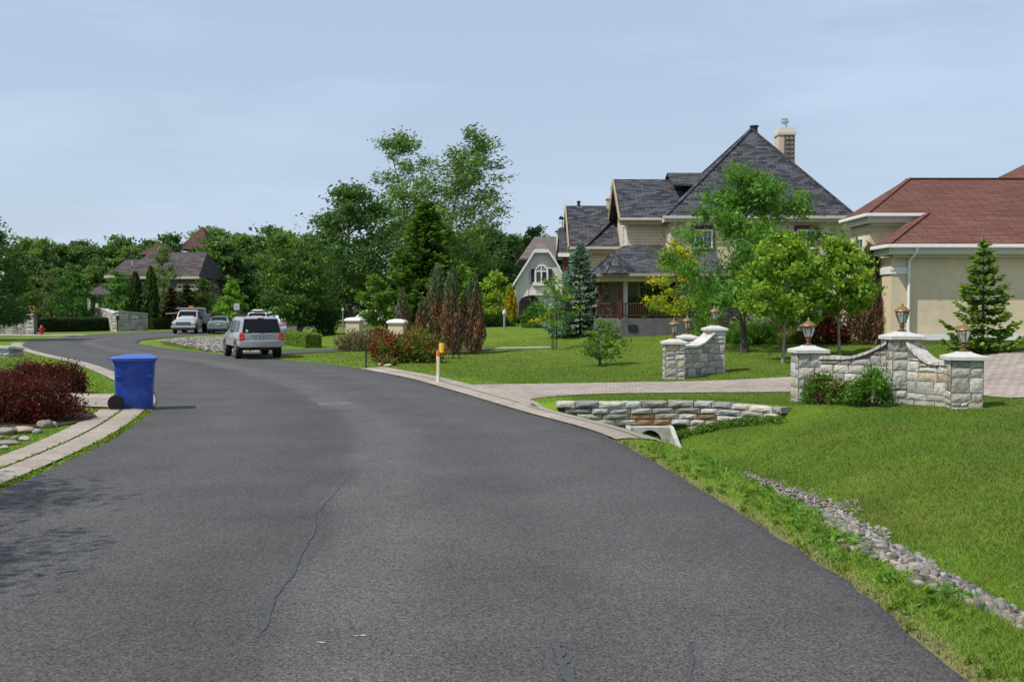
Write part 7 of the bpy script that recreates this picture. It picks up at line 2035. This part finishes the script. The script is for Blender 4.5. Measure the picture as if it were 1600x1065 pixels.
# ------------------------------------------------------------------ pale stone walls on the left
def far_wall(name, label, pts, hs, th, seed, lamp=None, stone=(.26, .6), root=None):
    WR.seed(seed)
    P_ = [Vector((*q, tz1(*q))) for q in pts]
    root = thing(name, label, 'wall', P_[0].lerp(P_[-1], .5))
    st, core, cop = MB(), MB(), MB()
    for i in range(len(P_) - 1):
        a, b = P_[i], P_[i+1]; U = (b - a); U.z = 0; W = U.length; U.normalize(); N = Vector((U.y, -U.x, 0))
        if N.y > 0: N = -N; 
        zg = min(a.z, b.z) - .1; top = lambda s_, i=i, W=W, zg=zg: max(a.z, b.z)*0 + zg + .1 + hs[i] + (hs[i+1] - hs[i])*min(max(s_/W, 0), 1)
        fr = [a + Vector((0, 0, -.2)), b + Vector((0, 0, -.2)), Vector((b.x, b.y, top(W) - .01)), Vector((a.x, a.y, top(0) - .01))]
        core.prism([p - N*.02 for p in fr], -N*(th - .02)) 
        o = a.copy(); stone_face(st, o, U, N, W, zg, top, hs=(.22, .36), ws=(.3, .7), proud=.03)
        pa, pb = Vector((a.x, a.y, top(0))), Vector((b.x, b.y, top(W)))
        cop.prism([pa + N*.06, pb + N*.06, pb - N*(th + .04), pa - N*(th + .04)], (0, 0, .10))
    st.build('stonework', 'stone', root); core.build('core', 'mortar', root); cop.build('coping', 'cap_stone', root)
    return root
Dl = 80.5
far_wall('stone_wall', 'pale stone wall at the left edge, its top sweeping up to the hydrant', [(xat(-30, Dl), Dl), (xat(8, Dl), Dl), (xat(28, Dl), Dl), (xat(40, Dl), Dl), (xat(53, Dl), Dl)], [.98, 1.06, 1.15, 1.42, 1.56], .5, 5)
Dl = 92
far_wall('stone_wall', 'long pale curved stone wall with pillar between the dark hedges', [(xat(148, 97), 97), (xat(165, 94), 94), (xat(176, Dl), Dl), (xat(186, Dl - .3), Dl - .3), (xat(205, Dl + .5), Dl + .5), (xat(231, Dl + 2), Dl + 2)], [2.0, 1.85, 1.55, 1.75, 1.65, 1.5], .5, 6)
mbx = MB(); mbx.box(-.13, .13, -.18, .0, 1.0, 1.42); pst = MB(); pst.box(-.06, .06, -.13, -.03, 0, 1.0)
x_ = xat(184.5, 90.8); simple('letter_box', 'dark letter box on a post before the long pale stone wall', 'letter box', Vector((x_, 90.8, tz1(x_, 90.8))), [('box', mbx, 'black_metal', {'bevel': .03}), ('post', pst, 'black_metal', {})])
for px, tp, lb in ((172.5, 478, 'small dark lamp standing behind the curved end of the long stone wall'), (46, 476, 'small dark lamp at the end of the stone wall by the orange sign')):
    D = 93.5; loc, p = atD(px, D); h = zat(tp, D) - loc.z
    root = thing('garden_lamp', lb, 'lamp', loc); b = MB(); b.tube([(0, 0, 0), (0, 0, h - .6)], .05, 8); b.build('shaft', 'black_metal', root, False); small_lamp(root, h - .62, 1.0)
# low dry stone edging left of the far drive
far_wall('stone_edging', 'low grey dry stone edging by the left paving above the red shrubs', [(xat(-20, 43.5), 43.5), (xat(14, 43.5), 43.5), (xat(36, 44.5), 44.5)], [.36, .36, .26], .5, 9)
